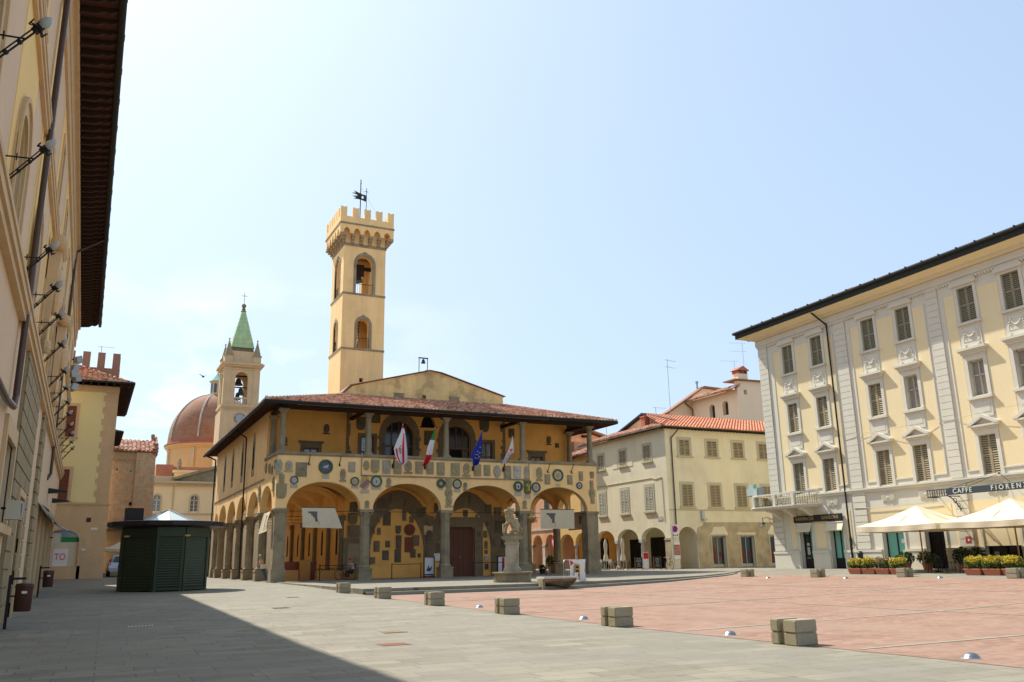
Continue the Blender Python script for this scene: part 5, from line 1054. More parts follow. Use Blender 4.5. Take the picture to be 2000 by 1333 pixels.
mb = MB(FC); mb.prism([(9.6, 12.2), (9.6, 13.35), (25, 13.35), (25, 12.2)], -8, -4.0); mb.box(9.4, 25, -8, -3.6, 13.3, 13.6); mb.build('attic_wall', 'church', CH)
mb = MB(FC); mb.box(7.4, 9.5, -8, -5.0, 12.0, 14.4); mb.box(9.5, 20, -8, -5.5, 13.5, 14.2); mb.build('brick_attic', 'redwall', CH)
mb = MB(FC); mb.add([(5.4, -5, 12), (7.4, -5, 12), (7.4, -5, 14.3), (5.4, -20, 12), (7.4, -20, 12), (7.4, -20, 14.3)], [(0, 1, 2), (3, 4, 5), (0, 1, 4, 3), (1, 2, 5, 4), (0, 2, 5, 3)]); mb.build('side_buttress', 'church', CH)
mb = MB(); mb.lathe(10.05, 118.2, [(.28, 13.6), (.3, 13.8), (.18, 13.9), (.25, 14.2), (.28, 14.5), (.16, 14.7), (.17, 14.9), (.05, 15.05)], 10); mb.build('statue_finial', 'serena', CH)
DX, DY, DR = 16.0, 135.0, 6.45
mb = MB(); mb.lathe(DX, DY, [(DR-.1, 11), (DR-.1, 18.0), (DR+.1, 18.05), (DR+.1, 18.3), (DR+.35, 18.35), (DR+.35, 18.6)], 32, False); mb.build('drum', 'churchor', CH, smooth=True)
mb = MB()
for k in range(8):
    t = 2*math.pi*(k+.3)/8; p = Vector((DX+DR*math.cos(t), DY+DR*math.sin(t), 0)); n_ = Vector((math.cos(t), math.sin(t), 0)); s_ = Vector((-n_.y, n_.x, 0)); 
    mb.M = Matrix(((s_.x, n_.x, 0, p.x), (s_.y, n_.y, 0, p.y), (0, 0, 1, 0), (0, 0, 0, 1))); mb.box(-.28, .28, -.2, .12, 14, 18.0)
mb.parts('drum_pilaster', 'campanile', CH)
mb = MB(); mb.lathe(DX, DY, [(DR+.42, 18.6), (DR+.42, 18.75), (DR+.05, 18.9), (DR-.02, 19.6)], 40, False); mb.build('brick_ring', 'redwall', CH, smooth=True)
mb = MB(); pr = [(DR*math.cos(a_)*.99+.03, 19.5+7.2*math.sin(a_)) for a_ in [math.pi/2*k/14 for k in range(14)]]+[(.9, 26.62)]; pr[0] = (DR-.02, 19.5)
mb.lathe(DX, DY, pr, 48, True); mb.build('dome', 'dome', CH, smooth=True)
mb = MB()
for k in range(8):
    t = 2*math.pi*(k+.42)/8
    pth = [(DX+(r_+.06)*math.cos(t), DY+(r_+.06)*math.sin(t), z_) for r_, z_ in pr]; mb.tube(pth, .13, 6)
mb.parts('dome_rib', 'marble', CH, smooth=True)
mb = MB(); mb.lathe(DX, DY, [(1.3, 26.4), (1.3, 26.75), (.95, 26.8), (.95, 28.6), (1.15, 28.65), (1.15, 28.8)], 8, True); ln = mb.build('lantern', 'campanile', CH)
mb = MB()
for k in range(8): t = 2*math.pi*(k+.5)/8; mb.M = Matrix.Translation((DX, DY, 0)) @ Matrix.Rotation(t, 4, 'Z'); mb.box(.86, .9, -.2, .2, 27.0, 28.4)
mb.build('pane', 'maj_blue', ln)
mb = MB(); mb.lathe(DX, DY, [(1.25, 28.8), (.75, 29.35), (.2, 30.0), (.1, 30.1), (.16, 30.25), (.02, 30.4)], 8); mb.tube([(DX, DY, 30.3), (DX, DY, 31.2)], .035); mb.tube([(DX-.25, DY, 30.95), (DX+.25, DY, 30.95)], .03); mb.build('lantern_roof', 'patina', CH)
BD = thing('flying_bird', 'small dark bird gliding in the sky just left of the dome lantern', 'bird', (11.30, 110, 24.30))
mb = MB(); mb.sphere((11.30, 110, 24.30), .16, 8, 1, 1.6, .8); mb.add([(11.30, 110.2, 24.33), (11.30, 109.8, 24.33), (11.03, 109.9, 24.51), (10.70, 110.1, 24.63)], [(0, 1, 2, 3)]); mb.add([(11.30, 110.2, 24.33), (11.30, 109.8, 24.33), (11.60, 109.9, 24.48), (11.90, 110.1, 24.66)], [(0, 1, 2, 3)]); mb.add([(11.27, 110.2, 24.30), (11.33, 110.2, 24.30), (11.37, 110.6, 24.31), (11.23, 110.6, 24.31)], [(0, 1, 2, 3)]); mb.build('bird_body', 'black', BD)
# ---- campanile
CP = thing('church_belfry', 'square plastered belfry with a green copper spire and stone pinnacles', 'belfry', (17.4, 122.5, 8))
CX, CY, cw = 17.4, 122.4, 2.32
zc_ = 28.1
for Fm, c in ((frame((0, CY-cw, 0), (1, 0, 0), (0, -1, 0)), CX), (frame((0, CY+cw, 0), (1, 0, 0), (0, 1, 0)), CX)):
    wall_plate('belfry_wall', CP, Fm, [(c-cw, 8), (c-cw, zc_), (c+cw, zc_), (c+cw, 8)], .6, 'campanile', [arched_hole(c, 1.7, 22.95, 26.6, 27.45, 12)])
for Fm, c in ((frame((CX-cw, 0, 0), (0, 1, 0), (-1, 0, 0)), CY), (frame((CX+cw, 0, 0), (0, 1, 0), (1, 0, 0)), CY)):
    wall_plate('belfry_wall', CP, Fm, [(c-cw+.6, 8), (c-cw+.6, zc_), (c+cw-.6, zc_), (c+cw-.6, 8)], .6, 'campanile', [arched_hole(c, 1.7, 22.95, 26.6, 27.45, 12)])
mb = MB()
for z0, z1, e in ((22.3, 22.5, .1), (22.5, 22.8, .25), (27.75, 27.9, .12), (28.1, 28.35, .3), (28.35, 28.6, .55), (28.6, 28.75, .35)): mb.box(CX-cw-e, CX+cw+e, CY-cw-e, CY+cw+e, z0, z1)
mb.box(CX-cw-.25, CX+cw+.25, CY-cw-.25, CY+cw+.25, 8, 22.3-.4); mb.box(CX-cw+.1, CX+cw-.1, CY-cw+.1, CY+cw-.1, 28.75, 30.4)
for sx in (-1, 1):
    for sy in (-1, 1): mb.box(CX+sx*1.95-.45, CX+sx*1.95+.45, CY+sy*1.95-.45, CY+sy*1.95+.45, 22.8, 28.1); mb.box(CX+sx*1.9-.52, CX+sx*1.9+.52, CY+sy*1.9-.52, CY+sy*1.9+.52, 28.75, 29.7)
mb.build('belfry_cornice', 'campanile', CP)
for sx in (-1, 1):
    for sy in (-1, 1):
        mb = MB(); x, y = CX+sx*1.9, CY+sy*1.9; mb.lathe(x, y, [(.85, 29.7), (.85, 29.85), (.62, 29.9), (.6, 30.1), (.08, 31.9), (.04, 32.0)], 4, ph=.5); mb.sphere((x, y, 32.1), .13, 8); mb.build('pinnacle', 'serena', CP)
mb = MB(); mb.lathe(CX, CY, [(2.0, 30.4), (2.0, 31.1)], 4, ph=.5); mb.build('spire_base', 'serena2', CP)
mb = MB()
for k in range(9):
    z0, z1 = 31.1+k*.64, 31.1+(k+1)*.64; r0 = 2.2-1.9*k/9; r1 = 2.2-1.9*(k+1)/9; mb.lathe(CX, CY, [(r0+.03, z0), (r1, z1)], 4, False, ph=.5)
mb.build('spire', 'verdigris', CP)
mb = MB(); mb.lathe(CX, CY, [(.4, 36.7), (.35, 36.85), (.2, 36.95), (.3, 37.15), (.12, 37.3)], 8); mb.sphere((CX, CY, 37.6), .33, 12); mb.tube([(CX, CY, 37.7), (CX, CY, 39.6)], .035); mb.tube([(CX-.4, CY, 39.1), (CX+.4, CY, 39.1)], .035); mb.build('finial_cross', 'serena2', CP)
mb = MB(frame((0, CY-cw, 0), (1, 0, 0), (0, -1, 0))); o_ = oval(CX-.0, 20.9, 1.55, 1.55, 20); mb.prism(o_, .2, .32); ck = mb.build('clock', 'serena', CP); mb = MB(frame((0, CY-cw, 0), (1, 0, 0), (0, -1, 0))); mb.prism(oval(CX, 20.9, 1.1, 1.1, 20), .3, .36); mb.build('clock_face', 'glassblue', ck)
mb = MB(); mb.box(CX-cw+.6, CX+cw-.6, CY-.1, CY+.1, 25.6, 25.75); mb.box(CX-cw+.6, CX+cw-.6, CY-.1, CY+.1, 27.2, 27.4)
mb.build('bell_frame', 'wood', CP)
for (x, z, s_) in ((CX-.1, 26.0, 1.2), (CX+.1, 24.4, 1.0), (CX-.3, 23.7, .85)):
    mb = MB(); mb.lathe(x, CY-1.2 if s_ < 1.2 else CY, [(.55*s_, z), (.5*s_, z+.1), (.33*s_, z+.4), (.28*s_, z+.8), (.12*s_, z+1.0)], 14); mb.build('bell', 'bronze', CP, smooth=True)
mb = MB()
for k in range(5): x = CX-.7+k*.35; mb.lathe(x, CY-cw+.15, [(.07, 22.95), (.1, 23.2), (.05, 23.5), (.07, 23.7)], 8)
mb.box(CX-.85, CX+.85, CY-cw, CY-cw+.3, 23.7, 23.85); mb.build('balustrade', 'marble', CP)
# ================================================================ kiosk
KX, KY = 3.72, 47.6; kg = G(KX, KY-1)-.02
KK = thing('newspaper_kiosk', 'dark green octagonal newspaper kiosk with closed roller shutters and a wide flat roof', 'kiosk', (KX, KY, kg))
ang = 0; KP = [(1.68, 46.75), (3.1, 45.35), (4.38, 45.3), (5.6, 46.55), (5.65, 48.3), (4.35, 49.65), (3.0, 49.65), (1.68, 48.4)]
mb = MB(); mb.prism(KP, kg+.12, 3.42, axis='z'); mb.build('kiosk_walls', 'kiosk', KK)
for k in range(8):
    a_ = Vector(KP[k]+(0,)); b_ = Vector(KP[(k+1) % 8]+(0,)); s_ = (b_-a_).normalized(); n_ = Vector((s_.y, -s_.x, 0)); c_ = (a_+b_)/2; hw = (b_-a_).length/2; Fm = Matrix(((s_.x, n_.x, 0, c_.x), (s_.y, n_.y, 0, c_.y), (0, 0, 1, 0), (0, 0, 0, 1)))
    mb = MB(Fm); z = kg+.2
    while z < 2.95: mb.add([(-hw+.14, .015, z), (hw-.14, .015, z), (hw-.14, .035, z+.06), (-hw+.14, .035, z+.06), (-hw+.14, .015, z+.115), (hw-.14, .015, z+.115)], [(0, 1, 2, 3), (3, 2, 5, 4)]); z += .12
    mb.build('roller_shutter', 'kiosk', KK, recalc=False)
    mb = MB(Fm); mb.box(-hw+.0, -hw+.13, -.03, .06, kg, 3.0); mb.box(hw-.13, hw, -.03, .06, kg, 3.0); mb.box(-hw, hw, -.03, .075, 2.98, 3.42); mb.box(-hw, hw, -.03, .05, kg+.06, kg+.18); mb.build('panel_frame', 'kiosk', KK)
mb = MB(); mb.lathe(KX, KY, [(2.2, 3.4), (2.78, 3.5), (2.8, 3.52), (2.8, 3.72), (2.7, 3.74), (1.4, 3.8)], 16, True, rot=ang); mb.build('roof_disc', 'kioskroof', KK)
mb = MB(); mb.lathe(KX, KY, [(1.62, 3.7), (.06, 4.34), (.02, 4.38)], 8, False, rot=ang); mb.build('glazed_cone', 'kglass', KK)
mb = MB()
for k in range(8): t = ang+2*math.pi*k/8; mb.tube([(KX+1.64*math.cos(t), KY+1.64*math.sin(t), 3.74), (KX, KY, 4.38)], .02, 5)
mb.build('glazing_ribs', 'alu', KK)
mb = MB(); mb.box(KX-2.05, KX-1.2, KY-.5, KY+.35, 3.76, 4.42); mb.build('roof_unit', 'kioskroof', KK)
for k in (4.5, 5.5):
    t = ang+2*math.pi*k/8
for (dx, dy) in ((-1.9, -1.15), (.75, -2.42)):
    mb = MB(); mb.box(KX+dx-.12, KX+dx+.12, KY+dy-.09, KY+dy+.03, 2.98, 3.06); mb.build('reflector', 'maj_yel', KK)
# street beyond the kiosk: car, parasol, waiter
CR = thing('parked_car', 'silver hatchback parked at the street end, seen from behind left of the kiosk', 'car', (2.5, 72, .9))
cz = G(2.5, 72)+.02
def carbody():
    mb = MB(); n = 6
    prof = [(-.85, .35), (-.9, .6), (-.87, .95), (-.76, 1.02), (-.62, 1.42), (-.5, 1.5)]
    secs = [(70.0, .92, .55), (70.08, 1.0, .8), (70.3, 1.0, 1.0), (70.65, 1.0, 1.0), (72.0, 1.0, 1.02), (72.8, 1, .98), (73.2, 1, .72), (73.9, .95, .68), (74.0, .85, .6)]
    v = []
    for (y, sx, top) in secs:
        for (x, z) in prof: v.append((2.55+x*sx, y+(.35 if z > 1 and y < 70.5 else 0), cz+(z if z < 1 else 1+(z-1)*(1 if top > .9 else -.0))))
        for (x, z) in reversed(prof): v.append((2.55-x*sx, y+(.35 if z > 1 and y < 70.5 else 0), cz+(z if z < 1 else 1+(z-1)*(1 if top > .9 else -.0))))
    w = len(prof)*2; f = []
    for j in range(len(secs)-1):
        for i in range(w): f.append((j*w+i, j*w+(i+1) % w, (j+1)*w+(i+1) % w, (j+1)*w+i))
    f += [tuple(range(w)), tuple((len(secs)-1)*w+i for i in range(w))]
    mb.add(v, f); return mb
carbody().build('body', 'carpaint', CR, smooth=True)
mb = MB(); mb.add([(1.98, 70.28, cz+1.02), (3.12, 70.28, cz+1.02), (3.0, 70.5, cz+1.4), (2.1, 70.5, cz+1.4)], [(0, 1, 2, 3)]); mb.build('rear_window', 'glass', CR)
for x in (1.78, 3.3): mb = MB(); mb.box(x-.06, x+.06, 70.15, 70.3, cz+.8, cz+1.2); mb.build('tail_light', 'red', CR)
mb = MB(); mb.box(2.3, 2.8, 70.0, 70.06, cz+.62, cz+.74); mb.build('number_plate', 'white', CR); mb = MB(); mb.box(1.75, 3.35, 69.93, 70.1, cz+.35, cz+.58); mb.build('bumper', 'carpaint', CR)
for x in (1.76, 3.34):
    for y in (70.65, 73.2): mb = MB(); mb.cyl((x-.1, y, cz+.3), (x+.1, y, cz+.3), .31, .31, 16); wl = mb.build('wheel', 'tyre', CR); mb = MB(); mb.cyl((x-.11, y, cz+.3), (x+.11, y, cz+.3), .17, .17, 12); mb.build('rim', 'alu', wl)
def parasol(x, y, z0, hx, hy, zr, zt, lab, m='canvas', pole='alu', val=.22, nm='square_parasol', polex=0, poley=0, grp=None):
    P_ = thing(nm, lab, 'parasol', (x, y, z0), grp); mb = MB(); c = [(-1, -1), (1, -1), (1, 1), (-1, 1)]; v = []; n = 10
    for k in range(4):
        a = Vector(c[k]); b = Vector(c[(k+1) % 4])
        def fn(u, t, a=a, b=b):
            e = a.lerp(b, u); sag = -.1*math.sin(math.pi*t)*(1)-.05*math.sin(math.pi*u)*t; return (x+e.x*hx*t, y+e.y*hy*t, zt+(zr-zt)*t+sag-.0)
        mb.grid(fn, n, 8)
        def fv(u, t, a=a, b=b):
            e = a.lerp(b, u); w_ = 1+.012*math.sin(u*22)*t; return (x+e.x*hx*w_, y+e.y*hy*w_, zr-.05*math.sin(math.pi*u)-val*t)
        mb.grid(fv, 24, 2)
    mb.build('canopy', m, P_, recalc=False, merge=True); mb = MB(); mb.cyl((x+polex, y+poley, z0), (x+polex, y+poley, zt), .045, .035, 10); mb.build('pole', pole, P_, smooth=True)
    mb = MB()
    for (a, b) in c: mb.tube([(x+polex, y+poley, zt-.12), (x+a*hx*.97, y+b*hy*.97, zr-.04)], .02, 5)
    for (a, b) in ((0, -1), (1, 0), (0, 1), (-1, 0)): mb.tube([(x+polex, y+poley, zt-.14), (x+a*hx*.97, y+b*hy*.97, zr-.07)], .02, 5); mb.tube([(x+polex, y+poley, zr-.25), (x+a*hx*.5, y+b*hy*.5, (zr+zt)/2-.1)], .015, 5)
    mb.build('ribs', pole, P_)
    mb = MB(); mb.box(x+polex-.3, x+polex+.3, y+poley-.3, y+poley+.3, z0, z0+.08, .03, .03); mb.build('base', 'serena', P_); return P_
parasol(3.0, 79.5, G(3, 79.5), 1.6, 1.6, 3.05, 3.85, 'white and cream parasol in the street behind the kiosk')
M['dimred'] = plain('dim_red_display', (.16, .02, .015), .7)
# ================================================================ beige corner building with a small arcade
BG = thing('beige_corner_building', 'three storey beige building with tile roof, shuttered windows and a low arcade', 'building', (50, 66, .6))
QX, QY = 44.17, 60.24; FQ = frame((0, QY, 0), (1, 0, 0), (0, -1, 0)); FQL = frame((QX, 0, 0), (0, 1, 0), (-1, 0, 0)); gq = .3; ZT = 12.5
rx = [46.17, 49.17, 52.12, 55.08, 58.0]
fronth = [[(45.0, gq)]+arch(45.95, 1.9, 3.2, 4.08, 12)+[(46.9, gq)], rect(48.47, 49.95, gq, 3.32), rect(51.62, 53.15, gq, 3.32), rect(54.94, 56.5, gq, 3.34)]
p = [(QX, gq), (45.0, gq)]+arch(45.95, 1.9, 3.2, 4.08, 12)+[(46.9, gq), (48.47, gq), (48.47, 3.32), (49.95, 3.32), (49.95, gq), (51.62, gq), (51.62, 3.32), (53.15, 3.32), (53.15, gq), (54.94, gq), (54.94, 3.34), (56.5, 3.34), (56.5, gq), (62, gq), (62, ZT), (QX, ZT)]
wall_plate('wall', BG, FQ, p, .45, 'beige')
la = [(62.8, 3.55), (66.75, 3.4), (70.6, 3.3)]
p = [(60.69, 3.15)]
for c, w_ in la: p += arch(c, w_, 3.15, 4.12, 14)
p += [(72.6, 3.15), (72.6, ZT), (60.69, ZT)]
wall_plate('wall', BG, FQL, p, .45, 'beige')
mb = MB(); mb.box(QX+.0, 62, 64.0, 78, gq, ZT); mb.box(QX+3.2, 62, QY+.5, 64.1, 4.3, ZT); mb.box(QX+.45, 62, QY+.45, 72.6, 4.3, 4.5)
mb = MB(); mb.box(QX+3.4, 62, QY+3.5, 78, gq, ZT-.05); mb.box(QX+.46, QX+3.4, QY+.46, 72.6, 4.25, 4.45); mb.box(46.95, 48.4, QY+.45, QY+3.5, gq, 4.25); mb.box(50.0, 51.6, QY+.45, QY+1, gq, 4.25); mb.build('inner_walls', 'beige', BG)
mb = MB(); mb.box(QX, 45.0, QY+.001, QY+.5, gq, .31); 
mb = MB(FQL); mb.box(60.3, 61.05, -.46, .03, gq, 3.15); mb.box(60.25, 61.1, -.5, .07, 3.0, 3.15); mb.build('corner_pier', 'beigebase', BG)
for y in (64.75, 68.7):
    mb = MB(); mb.lathe(QX+.22, y, [(.26, gq), (.27, .8), (.2, .86), (.17, .95), (.145, 2.75), (.16, 2.8), (.2, 2.9)], 14); mb.box(QX-.0, QX+.44, y-.24, y+.24, 2.9, 3.15); mb.build('arcade_column', 'marble', BG, smooth=True)
mb = MB(FQL); mb.box(72.2, 72.9, -.45, .02, gq, 3.15); mb.build('end_pier', 'beigebase', BG)
# peeling base of the front
mb = MB(FQ); mb.prism([(47.0, gq), (46.95, 2.5), (46.85, 3.4), (47.0, 4.0), (47.6, 4.2), (47.7, 4.45), (57, 4.5), (57, gq), (56.55, gq), (56.55, 3.4), (56.9, 3.5), (56.3, 4.3), (55.3, 4.3), (54.7, 3.6), (54.89, 3.38), (54.89, gq), (53.2, gq), (53.2, 3.38), (53.4, 3.45), (53.35, 3.6), (51.3, 3.6), (51.25, 3.45), (51.57, 3.38), (51.57, gq), (50.05, gq), (50.05, 3.3), (50.3, 3.45), (49.9, 4.1), (49.6, 4.15), (49.55, 4.05), (48.8, 4.1), (48.5, 3.6), (48.2, 3.4), (48.42, 3.3), (48.42, gq)], -.05, .012); mb.build('exposed_wall_base', 'beigebase', BG)
for a, b in ((48.47, 49.95), (51.62, 53.15), (54.94, 56.5)):
    f = wf('shop_doorway', BG, FQ, a, b, gq, 3.32, .12, .03, 'beigetrim', 0); mb = MB(FQ); mb.box(a, b, -.34, -.32, gq, 3.3); mb.build('pane', 'glass', f); mb = MB(FQ)
    for u in (a, a+.72, b-.06): mb.box(u, u+.06, -.32, -.26, gq, 3.3)
    mb.box(a, b, -.32, -.26, 3.2, 3.3); mb.build('metal_frame', 'alu', f); mb = MB(FQ); mb.box(a+.1, b-.1, -.33, -.31, .7, .95); mb.build('shop_goods', 'label', f)
    mb = MB(FQ); mb.add([(a+.3, -.31, 2.6), (a+.5, -.31, 2.2), (a+.62, -.31, 1.0), (a+.3, -.31, 1.2)], [(0, 1, 2, 3)]); mb.prism(oval(b-.4, 1.75, .3, .4, 10), -.31, -.3); mb.build('shop_display', M['dimred'], f)
def beigewin(Fm, c, z0, z1, hw=.54, fr=.24, sh='louvre_b', ajar=False):
    f = wf('window', BG, Fm, c-hw, c+hw, z0, z1, fr, .035, 'beigetrim', .12, .1); louvre_window(f, Fm, c-hw, c+hw, z0, z1, sh, .01, 'shutter', .085); return f
for c in rx[:4]: beigewin(FQ, c, 10.1, 11.5); beigewin(FQ, c, 5.75, 7.65)
for c in (63.0, 66.9, 70.75): beigewin(FQL, c, 9.85, 11.25, .5); beigewin(FQL, c, 5.5, 7.65, .52, .24, 'louvre_w')
for c in (65.75, 68.3): mb = MB(FQL); mb.box(c-.42, c+.42, -.02, .03, 9.7, 11.15); mb.build('blocked_window', 'beige', BG)
mb = MB(FQ); mb.box(44.2, 62, -.02, .05, 5.45, 5.54); mb.build('string_course', 'beigetrim', BG)
mb = MB(FQL); mb.tube([(61.0, .03, 8.3), (62.0, .03, 8.2), (62.5, .03, 8.35), (72.5, .03, 8.3)], .025, 5); mb.tube([(61.0, .03, 8.3), (60.9, .03, 4.5)], .02, 5); mb.build('wall_cable', 'beigetrim', BG)
pipe(BG, [(45.3, QY-.5, 12.35), (44.75, QY-.12, 11.6), (44.75, QY-.1, 4.2)], .055)
# roof: hip slope to the front, gable end wall set back above the left slope
ex0, ey0 = QX-.55, QY-.55
mb = MB(); tiles(mb, (ex0, ey0, 12.55), (63, ey0, 12.55), (63, 68.2, 15.1), (47.8, 68.2, 15.1), .24, .42, .07)
mb.build('tile_roof', 'tiles_new', BG, recalc=False)
mb = MB(); tiles(mb, (ex0, 74, 12.55), (ex0, ey0, 12.55), (47.8, 64.0, 13.9), (47.8, 74, 13.9), .24, .42, .07); mb.build('tile_roof', 'tiles', BG, recalc=False)
mb = MB(); mb.add([(ex0, ey0, 12.5), (63, ey0, 12.5), (63, 68.2, 15.05), (47.8, 68.2, 15.05), (47.8, 76, 12.9), (63, 76, 12.9), (ex0, 74, 12.5), (47.8, 74, 13.85), (47.8, 64, 13.85)], [(0, 1, 2, 3), (3, 2, 5, 4), (0, 8, 7, 6)]); mb.build('roof_boards', 'wood', BG, recalc=False)
mb = MB(frame((47.85, 0, 0), (0, 1, 0), (-1, 0, 0))); mb.prism([(63.6, 12.5), (63.6, 13.7), (68.2, 15.0), (74, 13.4), (74, 12.5)], -.3, 0, [rect(68.3, 68.9, 13.95, 14.4)]); mb.build('gable_wall', 'peach', BG)
mb = MB(frame((47.85, 0, 0), (0, 1, 0), (-1, 0, 0))); mb.prism([(63.2, 13.62), (68.2, 15.05), (74.5, 13.25), (74.5, 13.4), (68.2, 15.22), (63.2, 13.78)], -.1, .45); mb.build('verge_board', 'gutter', BG)
mb = MB(); mb.box(46.9, 47.5, 67.0, 67.6, 13.0, 14.75); mb.box(46.82, 47.58, 66.92, 67.68, 14.6, 14.72); mb.build('chimney', 'redwall', BG)
mb = MB(); mb.cyl((ex0, ey0, 12.48), (63, ey0, 12.48), .07, .07, 8); mb.cyl((ex0, ey0, 12.48), (ex0, 74, 12.48), .07, .07, 8); mb.build('gutter', 'gutter', BG)
mb = MB(); x = ex0+.2
while x < 62: mb.box(x-.04, x+.04, ey0+.05, QY+.02, 12.38, 12.5); x += .36
mb.build('rafters', 'gutter', BG)
mb = MB()
for k in range(16): a = Vector((47.8, 68.2, 15.12)).lerp(Vector((63, 68.2, 15.12)), k/16); b = Vector((47.8, 68.2, 15.12)).lerp(Vector((63, 68.2, 15.12)), (k+1)/16); mb.cyl(a, b, .13, .1, 8)
for k in range(8): a = Vector((ex0, ey0, 12.62)).lerp(Vector((47.8, 64.3, 13.95)), k/8); b = Vector((ex0, ey0, 12.62)).lerp(Vector((47.8, 64.3, 13.95)), (k+1)/8); mb.cyl(a, b, .13, .1, 8)
mb.parts('ridge_tiles', 'terracotta', BG)
mb = MB(FQ); mb.box(47.45, 47.75, 0, .18, 4.65, 5.4); mb.box(47.5, 47.9, .0, .3, 4.6, 4.75); mb.build('security_camera_box', 'alu', BG)
mb = MB(FQL); mb.box(61.2, 61.9, 0, .03, 4.65, 5.0); mb.build('street_plate', 'label', BG)
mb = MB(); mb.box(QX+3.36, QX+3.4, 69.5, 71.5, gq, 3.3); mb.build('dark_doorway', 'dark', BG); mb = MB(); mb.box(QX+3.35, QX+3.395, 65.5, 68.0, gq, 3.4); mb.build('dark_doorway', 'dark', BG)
for (x, y, z0, h_, lab, el, s_, rt) in ((47.9, 64.2, 13.6, 6.1, 'tall television antenna mast on the front roof corner of the beige building', 2, 1.2, .2), (46.4, 64.4, 13.2, 1.9, 'short television antenna left of the tall mast on the beige building', 1, 1.2, 0), (44.5, 70, 12.6, 1.9, 'television antenna over the far left slope of the beige building', 1, .7, 0)): antenna(x, y, z0, h_, lab, el, s_, rt)
# ================================================================ arcaded houses farther along the street
YA = thing('bright_yellow_arcade_house', 'bright yellow house with two arches, seen under the last palace arch', 'house', (48, 77, .5))
FYA = FQL
p = [(72.9, gq), (73.3, gq), (73.3, 3.0)]+arch(74.75, 2.9, 3.0, 4.1, 12)+[(76.2, 3.0), (76.5, 3.0)]+arch(77.95, 2.9, 3.0, 4.05, 12)+[(79.4, 3.0), (79.4, gq), (79.8, gq), (79.8, 11.5), (72.9, 11.5)]
wall_plate('wall', YA, FYA, p, .4, 'orangey'); mb = MB(); mb.box(QX+2.5, 56, 72.95, 79.8, gq, 11.4); mb.box(QX+.4, QX+2.5, 72.95, 79.8, 4.2, 4.4); mb.build('inner_wall', 'yellow_in', YA)
mb = MB(); mb.lathe(QX+.2, 76.35, [(.2, gq), (.2, .9), (.13, .95), (.12, 2.7), (.2, 2.85)], 12); mb.box(QX, QX+.4, 76.15, 76.55, 2.85, 3.0); mb.build('arcade_column', 'marble', YA)
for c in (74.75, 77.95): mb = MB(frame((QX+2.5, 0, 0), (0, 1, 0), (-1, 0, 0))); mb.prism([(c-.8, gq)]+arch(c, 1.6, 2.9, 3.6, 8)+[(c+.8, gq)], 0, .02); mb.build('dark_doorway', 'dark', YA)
for c in (74.3, 77.6): louvre_window(YA, FYA, c-.5, c+.5, 5.9, 8.1, 'louvre_b', .02)
mb = MB(); tiles(mb, (QX-.9, 80.2, 11.6), (QX-.9, 72.5, 11.6), (QX+4, 72.5, 13.3), (QX+4, 80.2, 13.3), .25, .42); mb.build('tile_roof', 'tiles', YA, recalc=False); mb = MB(); mb.add([(QX-.9, 80.2, 11.5), (QX-.9, 72.5, 11.5), (QX+4, 72.5, 13.2), (QX+4, 80.2, 13.2)], [(0, 1, 2, 3)]); mb.build('roof_boards', 'wood', YA, recalc=False)
SA = thing('salmon_arcade_house', 'worn salmon orange house with small arches and dark green shutters beside the yellow arcade', 'house', (48, 88, .5))
ac = [81.4, 84.3, 87.4, 90.5, 93.6]
p = [(79.8, gq)]
for c in ac: p += [(c-1.1, gq), (c-1.1, 3.1)]+arch(c, 2.2, 3.1, 4.15, 10)+[(c+1.1, 3.1), (c+1.1, gq)]
p += [(97, gq), (97, 14.0), (79.8, 14.0)]
wall_plate('wall', SA, FYA, p, .4, 'salmon'); mb = MB(); mb.box(QX+2.4, 58, 79.85, 97, gq, 13.9); mb.box(QX+.4, QX+2.4, 79.85, 97, 4.3, 4.5); mb.build('inner_wall', 'salmon', SA)
mb = MB(FYA); mb.box(79.8, 97, -.02, .08, 4.6, 4.8)
for c in ac: mb.box(c+1.15, c+1.75, -.3, .06, gq, 3.1); mb.box(c+1.1, c+1.8, -.3, .1, 2.95, 3.1)
mb.build('stone_dressings', 'marble', SA)
for c in (82.0, 85.4, 89, 92.5):
    for z in (6.2, 10.2): f = wf('window', SA, FYA, c-.5, c+.5, z, z+2.1, .15, .04, 'marble', .1); louvre_window(f, FYA, c-.5, c+.5, z, z+2.1, 'kiosk', .02)
mb = MB(); tiles(mb, (QX-.6, 97, 14.1), (QX-.6, 79.6, 14.1), (QX+5, 79.6, 16), (QX+5, 97, 16), .25, .5); mb.build('tile_roof', 'tiles', SA, recalc=False)
TH = thing('tall_salmon_gable_house', 'tall salmon gabled house rising between the palace corner column and the beige roof', 'house', (62, 104, .5))
FTH = frame((0, 98, 0), (1, 0, 0), (0, -1, 0)); wall_plate('wall', TH, FTH, [(50, gq), (50, 16.3), (59.3, 17.9), (65.0, 16.4), (65.0, gq)], 12, 'salmon')
mb = MB(FTH); mb.prism([(49, 16.2), (59.3, 18.1), (66.5, 16.2), (66.5, 16.4), (59.3, 18.35), (49, 16.45)], -12, .7); mb.build('roof', 'roofedge', TH); mb = MB(FTH)
for u in (55.5, 58.3, 63): mb.box(u, u+.5, .0, .55, 16.9+(u-55)*.1-.4*(u > 60)*2, 17.2+(u-55)*.1-.4*(u > 60)*2)
mb.build('rafter_ends', 'dark', TH)
